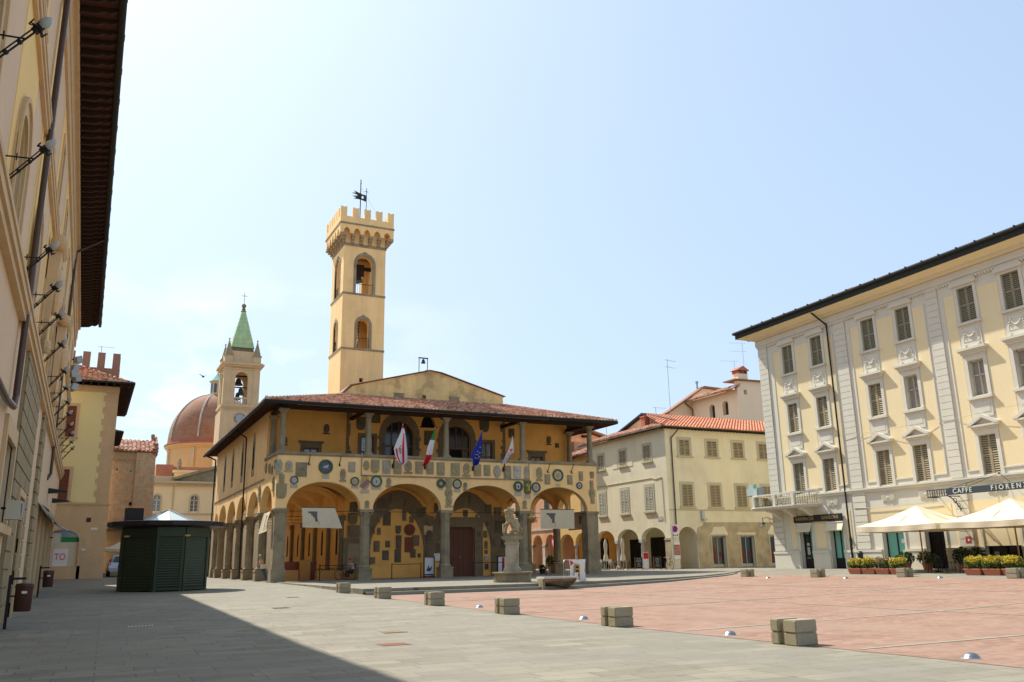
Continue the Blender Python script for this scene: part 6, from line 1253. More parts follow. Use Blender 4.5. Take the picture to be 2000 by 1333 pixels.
# ---- peach building behind
PB = thing('peach_building', 'pale peach plastered building with arched windows behind the orange roof', 'building', (70, 86, 10))
FPB = frame((0, 87, 0), (1, 0, 0), (0, -1, 0)); wall_plate('wall', PB, FPB, [(60, 2), (60, 17.0), (64.3, 19.0), (70.2, 22.75), (78, 22.5), (78, 2)], .5, 'peach')
mb = MB(FPB); mb.prism([(58.5, 16.4), (64.2, 19.0), (70.2, 22.8), (78, 22.55), (78, 22.75), (70.2, 23.0), (64.0, 19.15), (58.5, 16.6)], -.6, .5); mb.build('roof', 'roofedge', PB)
FPM = frame((0, 78, 0), (1, 0, 0), (0, -1, 0)); wall_plate('wall', PB, FPM, [(68.2, 2), (68.2, 21.9), (80, 22.1), (80, 2)], .5, 'peach', [rect(69.15, 69.65, 20.3, 20.85)])
mb = MB(FPM); mb.prism([(67.6, 21.9), (80, 22.1), (80, 22.25), (67.6, 22.05)], -1.8, .35); mb.build('roof', 'roofedge', PB); mb = MB(FPM); mb.box(69.1, 69.7, -.4, -.38, 20.2, 20.9); mb.build('small_window_pane', 'patina', PB)
FPW = frame((68.19, 0, 0), (0, 1, 0), (-1, 0, 0)); wall_plate('wing_wall', PB, FPW, [(78.52, 2), (78.52, 20.9), (86.9, 20.9), (86.9, 2)], .6, 'peach', [arched_hole(80.4, 1.05, 18.1, 19.4, 19.8, 10), arched_hole(82.9, 1.05, 18.1, 19.4, 19.8, 10), arched_hole(80.4, 1.05, 15.0, 16.9, 17.4, 8)])
mb = MB(FPW); mb.box(79, 86.5, -.56, -.5, 14, 20.5); mb.build('pane', 'glass', PB)
mb = MB(); tiles(mb, (67.2, 87.3, 20.8), (67.2, 77.8, 20.8), (68.6, 77.8, 21.5), (68.6, 87.3, 21.5), .25, .4); mb.build('tile_roof', 'tiles', PB, recalc=False); mb = MB(); mb.add([(67.2, 87.3, 20.72), (67.2, 77.8, 20.72), (68.6, 77.8, 21.35), (68.6, 87.3, 21.35)], [(0, 1, 2, 3)]); mb.build('roof_boards', 'woodr', PB, recalc=False)
pipe(PB, [(67.2, 87, 20.7), (68.1, 86.6, 19.8), (68.1, 86.6, 12)], .07)
mb = MB(); mb.box(68.7, 70.2, 78.3, 79.3, 21.9, 22.9); cm_ = mb.build('chimney', 'peach', PB); mb = MB(); [mb.box(68.7+k*.66, 68.88+k*.66, 78.3, 79.3, 22.9, 23.3) for k in range(3)]; mb.box(68.8, 70.1, 78.5, 79.1, 22.9, 23.25); mb.build('chimney_vents', 'redwall', cm_)
mb = MB(frame((0, 78.2, 0), (1, 0, 0), (0, -1, 0))); mb.prism([(68.5, 23.3), (69.45, 23.85), (70.4, 23.3)], -1.3, .1); mb.build('chimney_roof', 'terracotta', cm_)
mb = MB(); mb.cyl((69.8, 87.5, 22.8), (69.8, 87.5, 23.6), .12, .12, 8); mb.cyl((69.8, 87.5, 23.5), (69.8, 87.5, 23.75), .2, .2, 8); mb.build('vent_pipe', 'alu', PB)
antenna(70.4, 79, 22.0, 5.0, 'double television antenna rising beside the peach chimney', 2, 1.9, math.pi-.3); antenna(68.9, 79, 22.0, 2.6, 'single long television antenna pointing left of the peach chimney', 1, 1.9, math.pi-.3)
# ================================================================ cream building on the right
RB = thing('cream_palazzo', 'four storey cream and pale grey building with shuttered windows, garlands and pediments', 'building', (P0.x+6, P0.y-14, .6))
FRB = Matrix(((RE.x, RN.x, 0, P0.x), (RE.y, RN.y, 0, P0.y), (0, 0, 1, 0), (0, 0, 0, 1)))
def backx(u): return u
UL = 36; wcs = [3.1, 6.03, 10.75, 13.6, 18.15, 21.0, 25.6, 28.45]
W3 = [(c-.53, c+.53, 14.52, 16.6) for c in wcs]; W2 = [(c-.5, c+.5, 10.2, 12.25) for c in wcs]; W1 = [(c-.53, c+.53, 5.78, 7.95) for c in wcs]
G0 = [(2.62, 3.8, .3, 3.55), (5.5, 6.7, .3, 3.55), (9.95, 11.6, 1.33, 3.2), (13.14, 14.5, .3, 3.2), (17.0, 19.2, .3, 3.2), (22, 24, .3, 3.2)]
wall_plate('wall', RB, FRB, [(0, .2), (0, 17.65), (UL, 17.65), (UL, .2)], .5, 'trim', [rect(*w_) for w_ in W3+W2+W1+G0])
mb = MB(FRB); mb.box(.01, UL, -14, -.52, .2, 17.6); mb.build('building_body', 'cream', RB)
for a, b in ((1.55, 7.6), (9.25, 15.2), (16.65, 22.5), (24.1, 30.0)):       # yellow fields
    cs = [c for c in wcs if a < c < b]
    for (u0, u1) in ((a, cs[0]-.78), (cs[0]+.78, cs[1]-.78), (cs[1]+.78, b)):
        mb = MB(FRB); mb.box(u0, u1, -.02, .012, 6.1, 16.35); mb.build('plaster_field', 'cream', RB)
    mb = MB(FRB)
    for (u0, u1) in ((a, cs[0]-.78), (cs[0]+.78, cs[1]-.78), (cs[1]+.78, b)):
        mb.box(u0-.06, u1+.06, -.02, .05, 6.02, 6.1)
    mb.box(a-.08, a, -.02, .045, 6.1, 16.4); mb.box(b, b+.08, -.02, .045, 6.1, 16.4); mb.build('field_moulding', 'trim', RB)
mb = MB(FRB)      # banded pilaster strips with grooves
for (a, b) in ((.0, .95), (7.88, 8.85), (15.5, 16.3), (22.8, 23.7)):
    z = 5.75
    while z < 17.2: mb.box(a, b, -.05, .08, z+.015, min(z+.4, 17.3)-.015); z += .4
    mb.box(a, b, -.05, .05, .3, 17.5)
    z = 1.9
    while z < 5.3: mb.box(a-.0, b+.1, -.05, .1, z+.02, z+.42-.02); z += .42
mb.parts('banded_pilaster', 'trim', RB)
FRS = Matrix(((-RN.x, -RE.x, 0, P0.x), (-RN.y, -RE.y, 0, P0.y), (0, 0, 1, 0), (0, 0, 0, 1)))
mb = MB(FRB)
mb.box(-.12, UL, -.05, .14, 5.45, 5.6); mb.box(-.16, UL, -.05, .2, 5.6, 5.7); mb.box(-.08, UL, -.05, .1, 17.05, 17.2); mb.box(-.14, UL, -.05, .16, 17.2, 17.62)
mb.build('string_course', 'trim', RB)
mb = MB(FRB)
for (a, b) in ((-.06, 2.56), (3.86, 5.44), (6.76, 9.85), (11.7, 13.05), (14.6, 16.9), (19.3, 21.9)): mb.box(a, b, -.05, .16, .2, 1.7); mb.box(a-.02, b+.02, -.05, .2, 1.7, 1.85)
mb.parts('plinth', 'trim', RB)
mb = MB(FRB)      # dentil band
for (a, b) in ((1.1, 7.75), (9.0, 15.4), (16.45, 22.6), (23.8, 30)):
    u = a
    while u < b: mb.box(u, u+.1, .0, .14, 16.98, 17.12); u += .2
mb.parts('dentil_band', 'trim', RB, gap=.12)
def onewin(c):
    u0, u1 = c-.53, c+.53
    # top storey
    f = MB(FRB); f.prism([(u0-.2, 14.45), (u0-.2, 16.75), (u1+.2, 16.75), (u1+.2, 14.45), (u1, 14.45), (u1, 16.6), (u0, 16.6), (u0, 14.45)], -.02, .05)
    f.prism([(u0-.3, 16.75), (u0-.36, 16.85), (u0-.3, 16.97), (u1+.3, 16.97), (u1+.36, 16.85), (u1+.3, 16.75)], -.02, .2); f.prism([(u0-.32, 16.97), (u0-.1, 17.12), (u1+.1, 17.12), (u1+.32, 16.97)], -.02, .16)
    f.box(u0-.28, u1+.28, -.02, .2, 14.38, 14.5)
    a = f.build('top_window_surround', 'trim', RB); louvre_window(a, FRB, u0, u1, 14.5, 16.6, 'louvre', -.12, 'shutter', .07)
    # garland panel
    f = MB(FRB); f.box(u0-.12, u1+.12, -.02, .05, 13.0, 14.38); f.box(u0-.0, u1, .05, .07, 13.35, 13.4); f.box(u0, u1, .05, .07, 14.2, 14.25); f.box(u0, u0+.05, .05, .07, 13.4, 14.2); f.box(u1-.05, u1, .05, .07, 13.4, 14.2)
    n = 9
    for k in range(n): t = -1+2*k/(n-1); f.sphere((c+t*.32, .09, 13.62+.32*t*t), .075-.02*abs(t), 6)
    for s_ in (-1, 1): f.sphere((c+s_*.4, .08, 13.8), .06, 6); f.sphere((c+s_*.42, .08, 13.65), .045, 6); f.prism([(c+s_*.33, 13.08), (c+s_*.52, 13.08), (c+s_*.5, 13.25), (c+s_*.4, 13.2)], .04, .13)
    f.build('garland_panel', 'trim', RB)
    # second storey
    f = MB(FRB); u0, u1 = c-.5, c+.5; f.prism([(u0-.22, 10.1), (u0-.22, 12.6), (u1+.22, 12.6), (u1+.22, 10.1), (u1, 10.1), (u1, 12.25), (u0, 12.25), (u0, 10.1)], -.02, .06); f.box(u0-.26, u1+.26, .05, .08, 12.5, 12.6) ; f.box(u0-.42, u1+.42, -.02, .34, 12.84, 12.98); f.box(u0-.36, u1+.36, -.02, .26, 12.74, 12.84); f.box(u0-.28, u1+.28, -.02, .18, 12.6, 12.74); f.box(u0-.3, u1+.3, -.02, .2, 9.98, 10.12)
    f.box(u0-.15, u1+.15, -.02, .05, 8.95, 9.98); f.box(u0+.0, u1, .05, .065, 9.2, 9.82)
    a = f.build('cornice_window_surround', 'trim', RB)
    if c in (13.6, 18.15, 21.0): 
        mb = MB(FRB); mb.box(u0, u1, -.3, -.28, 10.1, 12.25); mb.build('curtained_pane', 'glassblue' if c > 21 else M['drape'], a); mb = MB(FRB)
        for uu in (u0, c-.04, u1-.08): mb.box(uu, uu+.08, -.28, -.2, 10.1, 12.25)
        for z in (10.1, 11.35, 12.17): mb.box(u0, u1, -.28, -.2, z, z+.08)
        mb.build('window_frame', 'louvre_w', a)
    else: louvre_window(a, FRB, u0, u1, 10.12, 12.25, 'louvre_b', -.12, 'shutter', .08)
    # first storey with pediment
    f = MB(FRB); u0, u1 = c-.53, c+.53; f.prism([(u0-.22, 5.72), (u0-.22, 8.3), (u1+.22, 8.3), (u1+.22, 5.72), (u1, 5.72), (u1, 7.95), (u0, 7.95), (u0, 5.72)], -.02, .06); f.box(u0-.28, u1+.28, -.02, .16, 8.3, 8.42); f.box(u0-.42, u1+.42, -.02, .28, 8.42, 8.52)
    f.prism([(u0-.46, 8.52), (u0-.46, 8.6), (c, 9.08), (u1+.46, 8.6), (u1+.46, 8.52), (u1+.2, 8.52), (c, 8.92), (u0-.2, 8.52)], -.02, .3); f.prism([(u0-.2, 8.5), (c, 8.9), (u1+.2, 8.5)], -.02, .06)
    a = f.build('pediment_window_surround', 'trim', RB); louvre_window(a, FRB, u0, u1, 5.74, 7.95, 'louvre' if c < 4 else 'louvre_b', -.12, 'shutter', .08)
    # fluted relief panel below
    f = MB(FRB); f.box(c-.5, c+.5, -.02, .05, 4.75, 5.25); 
    for k in range(5):
        for s_ in (-1, 1): x = c+s_*(.12+k*.07); f.add([(x, .09, 4.82), (x+.035, .09, 4.82), (x+s_*.1+.035, .09, 5.18), (x+s_*.1, .09, 5.18), (x, .04, 4.82), (x+.035, .04, 4.82), (x+s_*.1+.035, .04, 5.18), (x+s_*.1, .04, 5.18)], [(0, 1, 2, 3), (0, 1, 5, 4), (1, 2, 6, 5), (2, 3, 7, 6), (3, 0, 4, 7)])
    f.sphere((c, .07, 5.0), .09, 8); f.build('chevron_relief_panel', 'trim', RB)
M['drape'] = mat('grey_curtained_glass', (.30, .27, .22), var=.1, fine=.2, fs=14, rough=.4, bump=.3)
for c in wcs: onewin(c)
mb = MB(FRB); mb.tube([(7.5, .2, 9.35), (10, .08, 9.2), (12.2, .32, 9.15), (15.4, .1, 9.3), (15.5, .1, 9.1), (16.3, .1, 9.1), (19.5, .34, 9.2), (23, .1, 9.3)], .012, 5); mb.tube([(8.0, .12, 4.5), (10, .1, 4.4), (14.5, .1, 4.5)], .02, 5); mb.parts('facade_cable', 'beigetrim', RB)
# deep eaves with pale soffit and dark fascia
OV = 1.15; mb = MB(FRB)
mb.add([(0, .0, 17.6), (UL, 0, 17.6), (UL, OV, 18.0), (-OV, OV, 18.0), (-OV, -14, 18.0), (0, -14, 17.6)], [(0, 1, 2, 3), (0, 3, 4, 5)]); mb.build('soffit', 'cream', RB, recalc=False)
mb = MB(FRB); mb.box(-.5, UL, .45, .55, 17.72, 17.82); mb.build('soffit_moulding', 'trim', RB)
mb = MB(FRB); mb.box(-OV-.02, UL, OV-.02, OV+.04, 18.0, 18.42); mb.box(-OV-.04, -OV+.02, -14, OV-.02, 18.0, 18.42); mb.build('fascia', 'gutter', RB)
mb = MB(FRB); mb.cyl((-OV-.15, OV+.1, 18.45), (UL, OV+.1, 18.45), .12, .12, 10); mb.cyl((-OV-.1, OV+.1, 18.45), (-OV-.1, -14, 18.45), .12, .12, 10)
u = 1
while u < UL: mb.box(u, u+.04, OV+.0, OV+.25, 18.5, 18.585); u += 1.2
mb.build('gutter', 'gutter', RB)
mb = MB(FRB); mb.add([(-OV, OV, 18.48), (UL, OV, 18.48), (UL, -6, 20.2), (5, -6, 20.2), (-OV, -14, 18.48)], [(0, 1, 2, 3), (0, 3, 4)]); mb.build('roof', 'terracotta', RB, recalc=False)
for u in (6.3, 8.0): mb = MB(FRB @ Matrix.Translation((0, -.5, -.25))); mb.box(u, u+.6, -1.6, -.9, 18.2, 19.5); mb.box(u-.1, u+.7, -1.7, -.8, 19.5, 19.6); mb.box(u+.05, u+.55, -1.55, -.95, 19.6, 19.8); mb.box(u-.08, u+.68, -1.68, -.82, 19.8, 19.88); mb.build('chimney', 'redwall', RB)
pp = [FRB @ Vector(p) for p in ((7.0, OV, 18.3), (7.0, OV-.1, 17.95), (7.35, .15, 17.1), (7.4, .17, 1.9))]; pipe(RB, pp, .06, 'gutter')
mb = MB(); q_ = FRB @ Vector((7.42, .18, .5)); mb.cyl(q_, FRB @ Vector((7.4, .17, 2.6)), .085, .085, 10); mb.build('downpipe_shoe', 'gutter', RB)
# ground floor: pharmacy and cafe fronts
mb = MB(FRB)
for (a, b) in ((1.75, 2.25), (4.15, 5.1), (7.05, 7.45)): mb.box(a, b, -.02, .02, 2.0, 4.4)
mb.box(9.0, 15.2, -.02, .015, 3.5, 4.35); mb.box(15.3, UL, -.02, .013, 1.9, 4.4); mb.parts('plaster_field', 'cream', RB)
def shop(a, b, z0, z1, m, lower=1.25, nm='shop_door'):
    f = wf(nm, RB, FRB, a, b, z0, z1, .15, .06, 'trim', 0); mb = MB(FRB); mb.box(a, b, -.36, -.33, z0, z1); mb.build('pane', m, f); mb = MB(FRB)
    for u in (a, (a+b)/2-.03, b-.07): mb.box(u, u+.07, -.33, -.27, z0, z1)
    mb.box(a, b, -.33, -.27, z1-.08, z1)
    if lower > z0: mb.box(a, b, -.33, -.28, z0, lower)
    mb.build('metal_frame', 'iron', f); return f
f = shop(2.62, 3.8, .5, 3.55, 'seagreen', 1.35); mb = MB(FRB); mb.box(2.7, 3.15, -.325, -.31, 1.4, 3.0); mb.build('dark_door_leaf', 'glass', f); mb = MB(FRB); mb.box(2.85, 3.1, -.31, -.3, 1.6, 2.1); mb.box(2.85, 3.1, -.31, -.3, 2.2, 2.4); mb.build('notices', 'label', f)
shop(5.5, 6.7, .5, 3.55, 'seagreen', 1.35); f = shop(9.95, 11.6, 1.33, 3.2, 'seagreen', 0, 'shop_window'); mb = MB(FRB); mb.box(11.05, 11.35, -.31, -.3, 2.2, 2.45); mb.build('notice', 'white', f)
shop(13.14, 14.5, .5, 3.2, 'dark', 0); f = shop(17.0, 19.2, .5, 3.2, 'glass', 0); mb = MB(FRB); mb.box(17.4, 17.7, -.26, -.25, 2.0, 2.4); mb.box(18.3, 18.6, -.26, -.25, 2.0, 2.4); mb.box(17.3, 17.6, -.26, -.25, 1.2, 1.6); mb.build('notices', 'label', f); shop(22, 24, .5, 3.2, 'glass', 0)
# balcony wrapping the corner
BL = MB(FRB)
zb = 4.95
pl = [(-1.0, -1.2), (-1.25, .6), (-.9, 1.15), (-.2, 1.35), (3.6, 1.35), (4.3, 1.2), (4.75, .6), (4.85, 0), (0, 0), (0, -1.2)]
BL.prism(pl, zb-.14, zb, axis='z'); BL.prism([(x*1.02+(-.03 if x < 1 else .05), y*1.04) for x, y in pl], zb-.02, zb+.06, axis='z')
bal = BL.build('balcony', 'trim', RB)
mb = MB(FRB)
for u in (.6, 2.2, 3.9): mb.prism([(0, 4.1), (0, 4.82), (1.1, 4.82), (1.1, 4.7), (.7, 4.6), (.35, 4.3)], u, u+.3) if False else mb.add([(u+dx, d, z) for dx in (0, .28) for d, z in ((.0, 4.15), (0, 4.81), (1.15, 4.81), (1.15, 4.68), (.75, 4.58), (.35, 4.3))], [(0, 1, 2, 3, 4, 5), (11, 10, 9, 8, 7, 6)]+[(i, (i+1) % 6, 6+(i+1) % 6, 6+i) for i in range(6)])
mb.build('balcony_brackets', 'trim', bal)
mb = MB(FRB)
path = [(-1.05, -1.2), (-1.12, .6), (-.75, 1.05), (-.1, 1.2), (3.5, 1.2), (4.2, 1.05), (4.6, .55), (4.7, .05)]
for a, b in zip(path, path[1:]):
    d_ = Vector((b[0]-a[0], b[1]-a[1])); n_ = Vector((-d_.y, d_.x)).normalized()*.1
    mb.prism([(a[0]-n_.x, a[1]-n_.y), (b[0]-n_.x, b[1]-n_.y), (b[0]+n_.x, b[1]+n_.y), (a[0]+n_.x, a[1]+n_.y)], 5.78, 5.9, axis='z')
for (u, d) in ((-.75, 1.05), (1.7, 1.2), (3.6, 1.2), (-1.1, .3)): mb.box(u-.12, u+.12, d-.12, d+.12, zb, 5.8)
mb.build('balcony_handrail', 'trim', bal)
mb = MB(FRB)
for a, b in zip(path, path[1:]):
    L_ = math.dist(a, b); n = max(2, int(L_/.16))
    for k in range(n):
        t = (k+.5)/n; u, d = a[0]+(b[0]-a[0])*t, a[1]+(b[1]-a[1])*t; mb.tube([(u, d, zb+.05), (u, d, 5.8)], .012, 4)
    mb.tube([(a[0], a[1], zb+.15), (b[0], b[1], zb+.15)], .014, 4); mb.tube([(a[0], a[1], 5.62), (b[0], b[1], 5.62)], .012, 4)
mb.build('balcony_railing', 'iron', bal)
PC = thing('pharmacy_cross_box', 'green edged pale stepped sign box standing on the corner of the balcony', 'sign', tuple(FRB @ Vector((-1.1, .7, 5.9))))
mb = MB(FRB); mb.prism([(-1.75, 5.95), (-1.75, 6.45), (-1.45, 6.45), (-1.45, 6.75), (-.95, 6.75), (-.95, 6.45), (-.6, 6.45), (-.6, 5.95)], .5, .85); mb.build('box', 'kglass', PC); mb = MB(FRB); mb.prism([(-1.8, 5.9), (-1.8, 6.5), (-1.5, 6.5), (-1.5, 6.8), (-.9, 6.8), (-.9, 6.5), (-.55, 6.5), (-.55, 5.9)], .55, .8); mb.build('green_edge', 'seagreen', PC)
mb = MB(FRB); mb.box(-.55, -.1, .55, .8, 5.92, 6.5); mb.build('side_panel', 'glassblue', PC)
# signs and awnings
SG = thing('pharmacy_sign', 'long black name board with gilt capital letters over two green shop doors', 'sign', tuple(FRB @ Vector((4.5, .1, 3.8)))); mb = MB(FRB); mb.box(2.25, 6.8, .05, .16, 3.8, 4.25); mb.build('board', 'black', SG)
mb = MB(FRB); put_text(mb, 'FARMACIA', .33, 3.35, 4.03, .165, .006, .004, 1.05, 1.1); put_text(mb, 'SANSONI', .33, 5.75, 4.03, .165, .006, .004, 1.05, 1.1); mb.build('lettering', 'gold', SG)
for (a, b, lab) in ((2.5, 3.9, 'small white roller awning above the left green shop door'), (5.3, 6.85, 'small white roller awning above the right green shop door')):
    A_ = thing('roller_awning', lab, 'awning', tuple(FRB @ Vector((a, .1, 3.6))), 'small white awnings under the black board'); mb = MB(FRB); mb.add([(a, .08, 3.68), (b, .08, 3.68), (b, .28, 3.22), (a, .28, 3.22), (a, .29, 3.14), (b, .29, 3.14)], [(0, 1, 2, 3), (3, 2, 5, 4)]); mb.build('canopy', 'canvas', A_, recalc=False); mb = MB(FRB); mb.cyl((a, .1, 3.7), (b, .1, 3.7), .05, .05, 8); mb.build('roller', 'white', A_)
CS = thing('cafe_sign', 'dark blue grey sign board with pale capital letters hung from a wrought iron bracket', 'sign', tuple(FRB @ Vector((18, .9, 4.7))))
d0 = 1.0; mb = MB(FRB); mb.box(15.9, 24.5, d0, d0+.12, 4.74, 5.1); mb.build('board', 'signblue', CS); mb = MB(FRB); put_text(mb, 'CAFFE', .36, 16.95, 4.92, d0+.13, .01, .008, 1.0, 1.3); put_text(mb, 'FIORENZA', .36, 19.95, 4.92, d0+.13, .01, .008, 1.0, 1.6); mb.build('lettering', 'signletter', CS)
mb = MB(FRB)
for z in (4.72, 5.1): mb.tube([(14.5, d0+.05, z), (15.9, d0+.05, z)], .025, 6)
for k in range(9): u = 14.55+k*.16; mb.tube([(u, d0+.05, 4.72), (u+.08, d0+.05, 4.9), (u, d0+.05, 5.1)], .014, 4); mb.tube([(u+.08, d0+.05, 4.72), (u, d0+.05, 4.9), (u+.08, d0+.05, 5.1)], .014, 4)
mb.tube([(14.5, .0, 4.72), (14.5, d0, 4.72)], .03, 6); mb.tube([(15.9, 0, 4.7), (15.9, d0+.05, 4.7)], .03, 6)
pts_ = [(15.9, d0*(1-t)-.0, 4.7-.85*t**1.5) for t in [i/8 for i in range(9)]]; mb.tube(pts_, .03, 6)
for (d, z, r_) in ((.5, 4.45, .14), (.25, 4.2, .12), (.1, 3.95, .08)): mb.tube([(15.9, d+r_*math.cos(t*.6), z+r_*math.sin(t*.6)) for t in range(11)], .018, 5)
mb.tube([(15.9, d0, 5.1), (17.9, .1, 5.65)], .015, 4); mb.tube([(18.6, .1, 5.75), (17.3, d0, 5.15)], .015, 4); mb.tube([(18.6, .1, 5.75), (19.8, d0, 5.15)], .015, 4); mb.tube([(16.2, .1, 5.2), (14.6, d0, 5.1)], .01, 4); mb.sphere((18.6, .12, 5.75), .06, 8)
mb.build('wrought_bracket', 'iron', CS)
RS = thing('red_square_sign', 'small red square enamel sign on the shaded cream wall under the parasols', 'sign', tuple(FRB @ Vector((16.1, .05, 2.2)))); mb = MB(FRB); mb.box(15.9, 16.3, .03, .1, 2.05, 2.45); mb.build('plate', 'red', RS); mb = MB(FRB); mb.prism(oval(16.1, 2.25, .12, .14, 12), .1, .105); mb.build('mark', 'white', RS)
CL = thing('corner_lamp', 'hanging globe lamp on a curled iron arm at the cream building corner', 'wall lamp', tuple(FRB @ Vector((0, .1, 3.9)))); c0 = FRB @ Vector((-.02, .05, 0)); mb = MB(); e = Vector((-.9, .1, 0))
mb.tube([c0+Vector((0, 0, 4.1)), c0+e*.5+Vector((0, 0, 4.3)), c0+e+Vector((0, 0, 4.25)), c0+e+Vector((0, 0, 3.95))], .022, 6); mb.tube([c0+Vector((0, 0, 3.7)), c0+e*.3+Vector((0, 0, 3.95)), c0+e*.4+Vector((0, 0, 4.2))], .018, 5); mb.tube([c0+Vector((0, 0, 3.6)), c0+Vector((0, 0, 4.3))], .025, 6); mb.build('iron_arm', 'iron', CL)
mb = MB(); q_ = c0+e; mb.lathe(q_.x, q_.y, [(.02, 4.0), (.16, 3.88), (.17, 3.86)], 12); mb.build('lamp_cap', 'iron', CL); mb = MB(); mb.sphere((q_.x, q_.y, 3.72), .16, 12); mb.build('lamp_globe', M['maj_yel'] if False else 'lampglass', CL, smooth=True)
# ================================================================ things standing in the square
def gz(x, y): return H(x, y)
# stone seats
def bench0():
    B_ = thing('stone_bench', '', 'stone seat', (0, 0, 0), 'block seats round the red paving'); 
    for nm, (y0, y1) in (('near_block', (-.33, .0)), ('far_block', (.13, .34))):
        mb = MB(); b = bmesh.new()
        for (z0, z1) in ((0, .222), (.228, .45)):
            r_ = bmesh.ops.create_cube(b, size=1); bmesh.ops.scale(b, vec=(.52, y1-y0, z1-z0), verts=r_['verts']); bmesh.ops.translate(b, vec=(0, (y0+y1)/2, (z0+z1)/2), verts=r_['verts'])
        bmesh.ops.bevel(b, geom=b.edges[:], offset=.018, segments=3, affect='EDGES'); b.verts.ensure_lookup_table(); b.verts.index_update()
        mb.add([v.co for v in b.verts], [tuple(v.index for v in f.verts) for f in b.faces]); b.free(); o = mb.build('block', 'bench', B_)
    mb = MB(); mb.box(-.17, .22, -.01, .14, 0, .37); mb.build('core_block', 'bench', B_); mb = MB(); mb.box(.2, .36, .0, .12, 0, .06); mb.build('foot_plate', 'serena2', B_); return B_
bl_ = [(11.98, 12.72), (11.82, 18.5), (11.45, 23.9), (11.1, 29.0), (10.95, 34.4), (10.85, 40.0)]
labs = ['pale stone block seat, the largest and nearest, at the lower right', 'second stone block seat from the camera along the near edge of the red paving', 'third stone block seat from the camera along the near edge', 'fourth stone block seat from the camera, just left of the image middle', 'fifth stone block seat from the camera along the near edge', 'farthest and smallest stone block seat of the near row, before the first arch']
b0 = bench0(); b0.location = (*bl_[0], gz(*bl_[0])); b0['label'] = labs[0]
for (x, y), lb in list(zip(bl_, labs))[1:]: dup(b0, (x, y, gz(x, y)), 0, lb)
for (x, y), lb in zip([(37.0, 42.8), (37.3, 37.3), (38.2, 32.2), (38.1, 26.1)], ['stone block seat farthest along the right paving edge, before the shop doorways', 'stone block seat on the right edge, in front of the two green doors', 'stone block seat standing in front of the terracotta planters beside the nearer parasol', 'stone block seat at the right picture edge, before the yellow flowering planters']):
    dup(b0, (x, y, gz(x, y)), R(92), lb)
# steel dome lights
def dome0():
    D_ = thing('dome_light', '', 'ground light', (0, 0, 0), 'steel dome lights round the red paving'); mb = MB(); mb.lathe(0, 0, [(.13, 0), (.13, .014), (.125, .018), (.113, .042), (.084, .072), (.042, .087), (.004, .091)], 24); mb.build('steel_dome', 'steel', D_, smooth=True)
    mb = MB(); mb.lathe(0, 0, [(.15, 0), (.15, .006), (.128, .01)], 24, False); mb.build('base_ring', 'alu', D_); return D_
dl = [((12.46, 9.47), 'round steel dome light nearest the camera, lower right corner'), ((12.25, 14.86), 'round steel dome light left of the nearest stone seat'), ((12.2, 20.75), 'round steel dome light just left of the second stone seat'), ((12.0, 27.2), 'round steel dome light behind the third stone seat'),
      ((35.42, 39.28), 'far steel dome light between the two farthest right seats'), ((36.45, 34.5), 'far steel dome light below the left planters'), ((37.5, 29.6), 'far steel dome light between the right planters and the red paving')]
d0_ = dome0(); (x, y), lb = dl[0]; d0_.location = (x, y, gz(x, y)+.006); d0_['label'] = lb
for (x, y), lb in dl[1:]: dup(d0_, (x, y, gz(x, y)+.006), 0, lb)
# manhole covers
for (x, y), sx, sy, m, lb in (((6.05, 30.1), .55, .55, 'iron', 'small square iron cover in the pale paving, left of centre'), ((7.8, 36.5), .5, .5, 'iron', 'far small iron cover towards the first palace arch'), ((6.62, 20.0), .55, .6, 'serena2', 'dark square cover in the paving, the farther of two near the middle'), ((5.75, 17.3), .6, .5, 'redwood', 'reddish brick filled cover in the paving near the shadow edge')):
    C_ = thing('manhole_cover', lb, 'manhole cover', (x, y, gz(x, y))); mb = MB(); z = gz(x, y); mb.box(x-sx/2, x+sx/2, y-sy/2, y+sy/2, z-.02, z+.006); mb.build('frame', 'serena2', C_); mb = MB(); mb.box(x-sx/2+.03, x+sx/2-.03, y-sy/2+.03, y+sy/2-.03, z, z+.009); mb.build('lid', 'manhole' if False else m, C_)
C_ = thing('drain_grate', 'small white grating in the shaded paving at the left', 'drain', (1.5, 25, gz(1.5, 25))); mb = MB(); z = gz(1.5, 25)
for k in range(8): mb.box(1.2+k*.08, 1.24+k*.08, 24.85, 25.15, z-.01, z+.008)
mb.build('grating_bars', 'alu', C_)
# ---------------- lion statue on its pedestal
LX, LY = 20.7, 42.5; lz = gz(LX, LY)
ST = thing('lion_statue', 'weathered stone seated lion holding a shield on a tall pale pedestal', 'statue', (LX, LY, lz))
mb = MB(); mb.lathe(LX, LY, [(1.05, lz), (1.0, lz+.42), (1.12, lz+.44), (1.15, lz+.52)], 8, rot=R(12), ph=.5); mb.build('stepped_base', 'serena', ST)
FRP = Matrix.Translation((LX, LY, 0)) @ Matrix.Rotation(R(-28), 4, 'Z')
mb = MB(FRP); mb.box(-.46, .46, -.46, .46, lz+.52, lz+.72, .02, .02); mb.box(-.42, .42, -.42, .42, lz+.72, lz+.8, .05, .05); mb.box(-.345, .345, -.345, .345, lz+.8, 2.42, .01, .01)
for k in range(4):
    mb.M = FRP @ Matrix.Rotation(k*math.pi/2, 4, 'Z'); mb.prism([(-.24, lz+.95), (-.24, 2.25), (.24, 2.25), (.24, lz+.95)], -.355, -.34); mb.prism([(-.19, lz+1.0), (-.19, 2.2), (.19, 2.2), (.19, lz+1.0)], -.36, -.345)
mb.M = FRP; mb.box(-.4, .4, -.4, .4, 2.42, 2.5); mb.box(-.36, .36, -.36, .36, 2.5, 2.66); mb.build('pedestal', 'ped', ST)
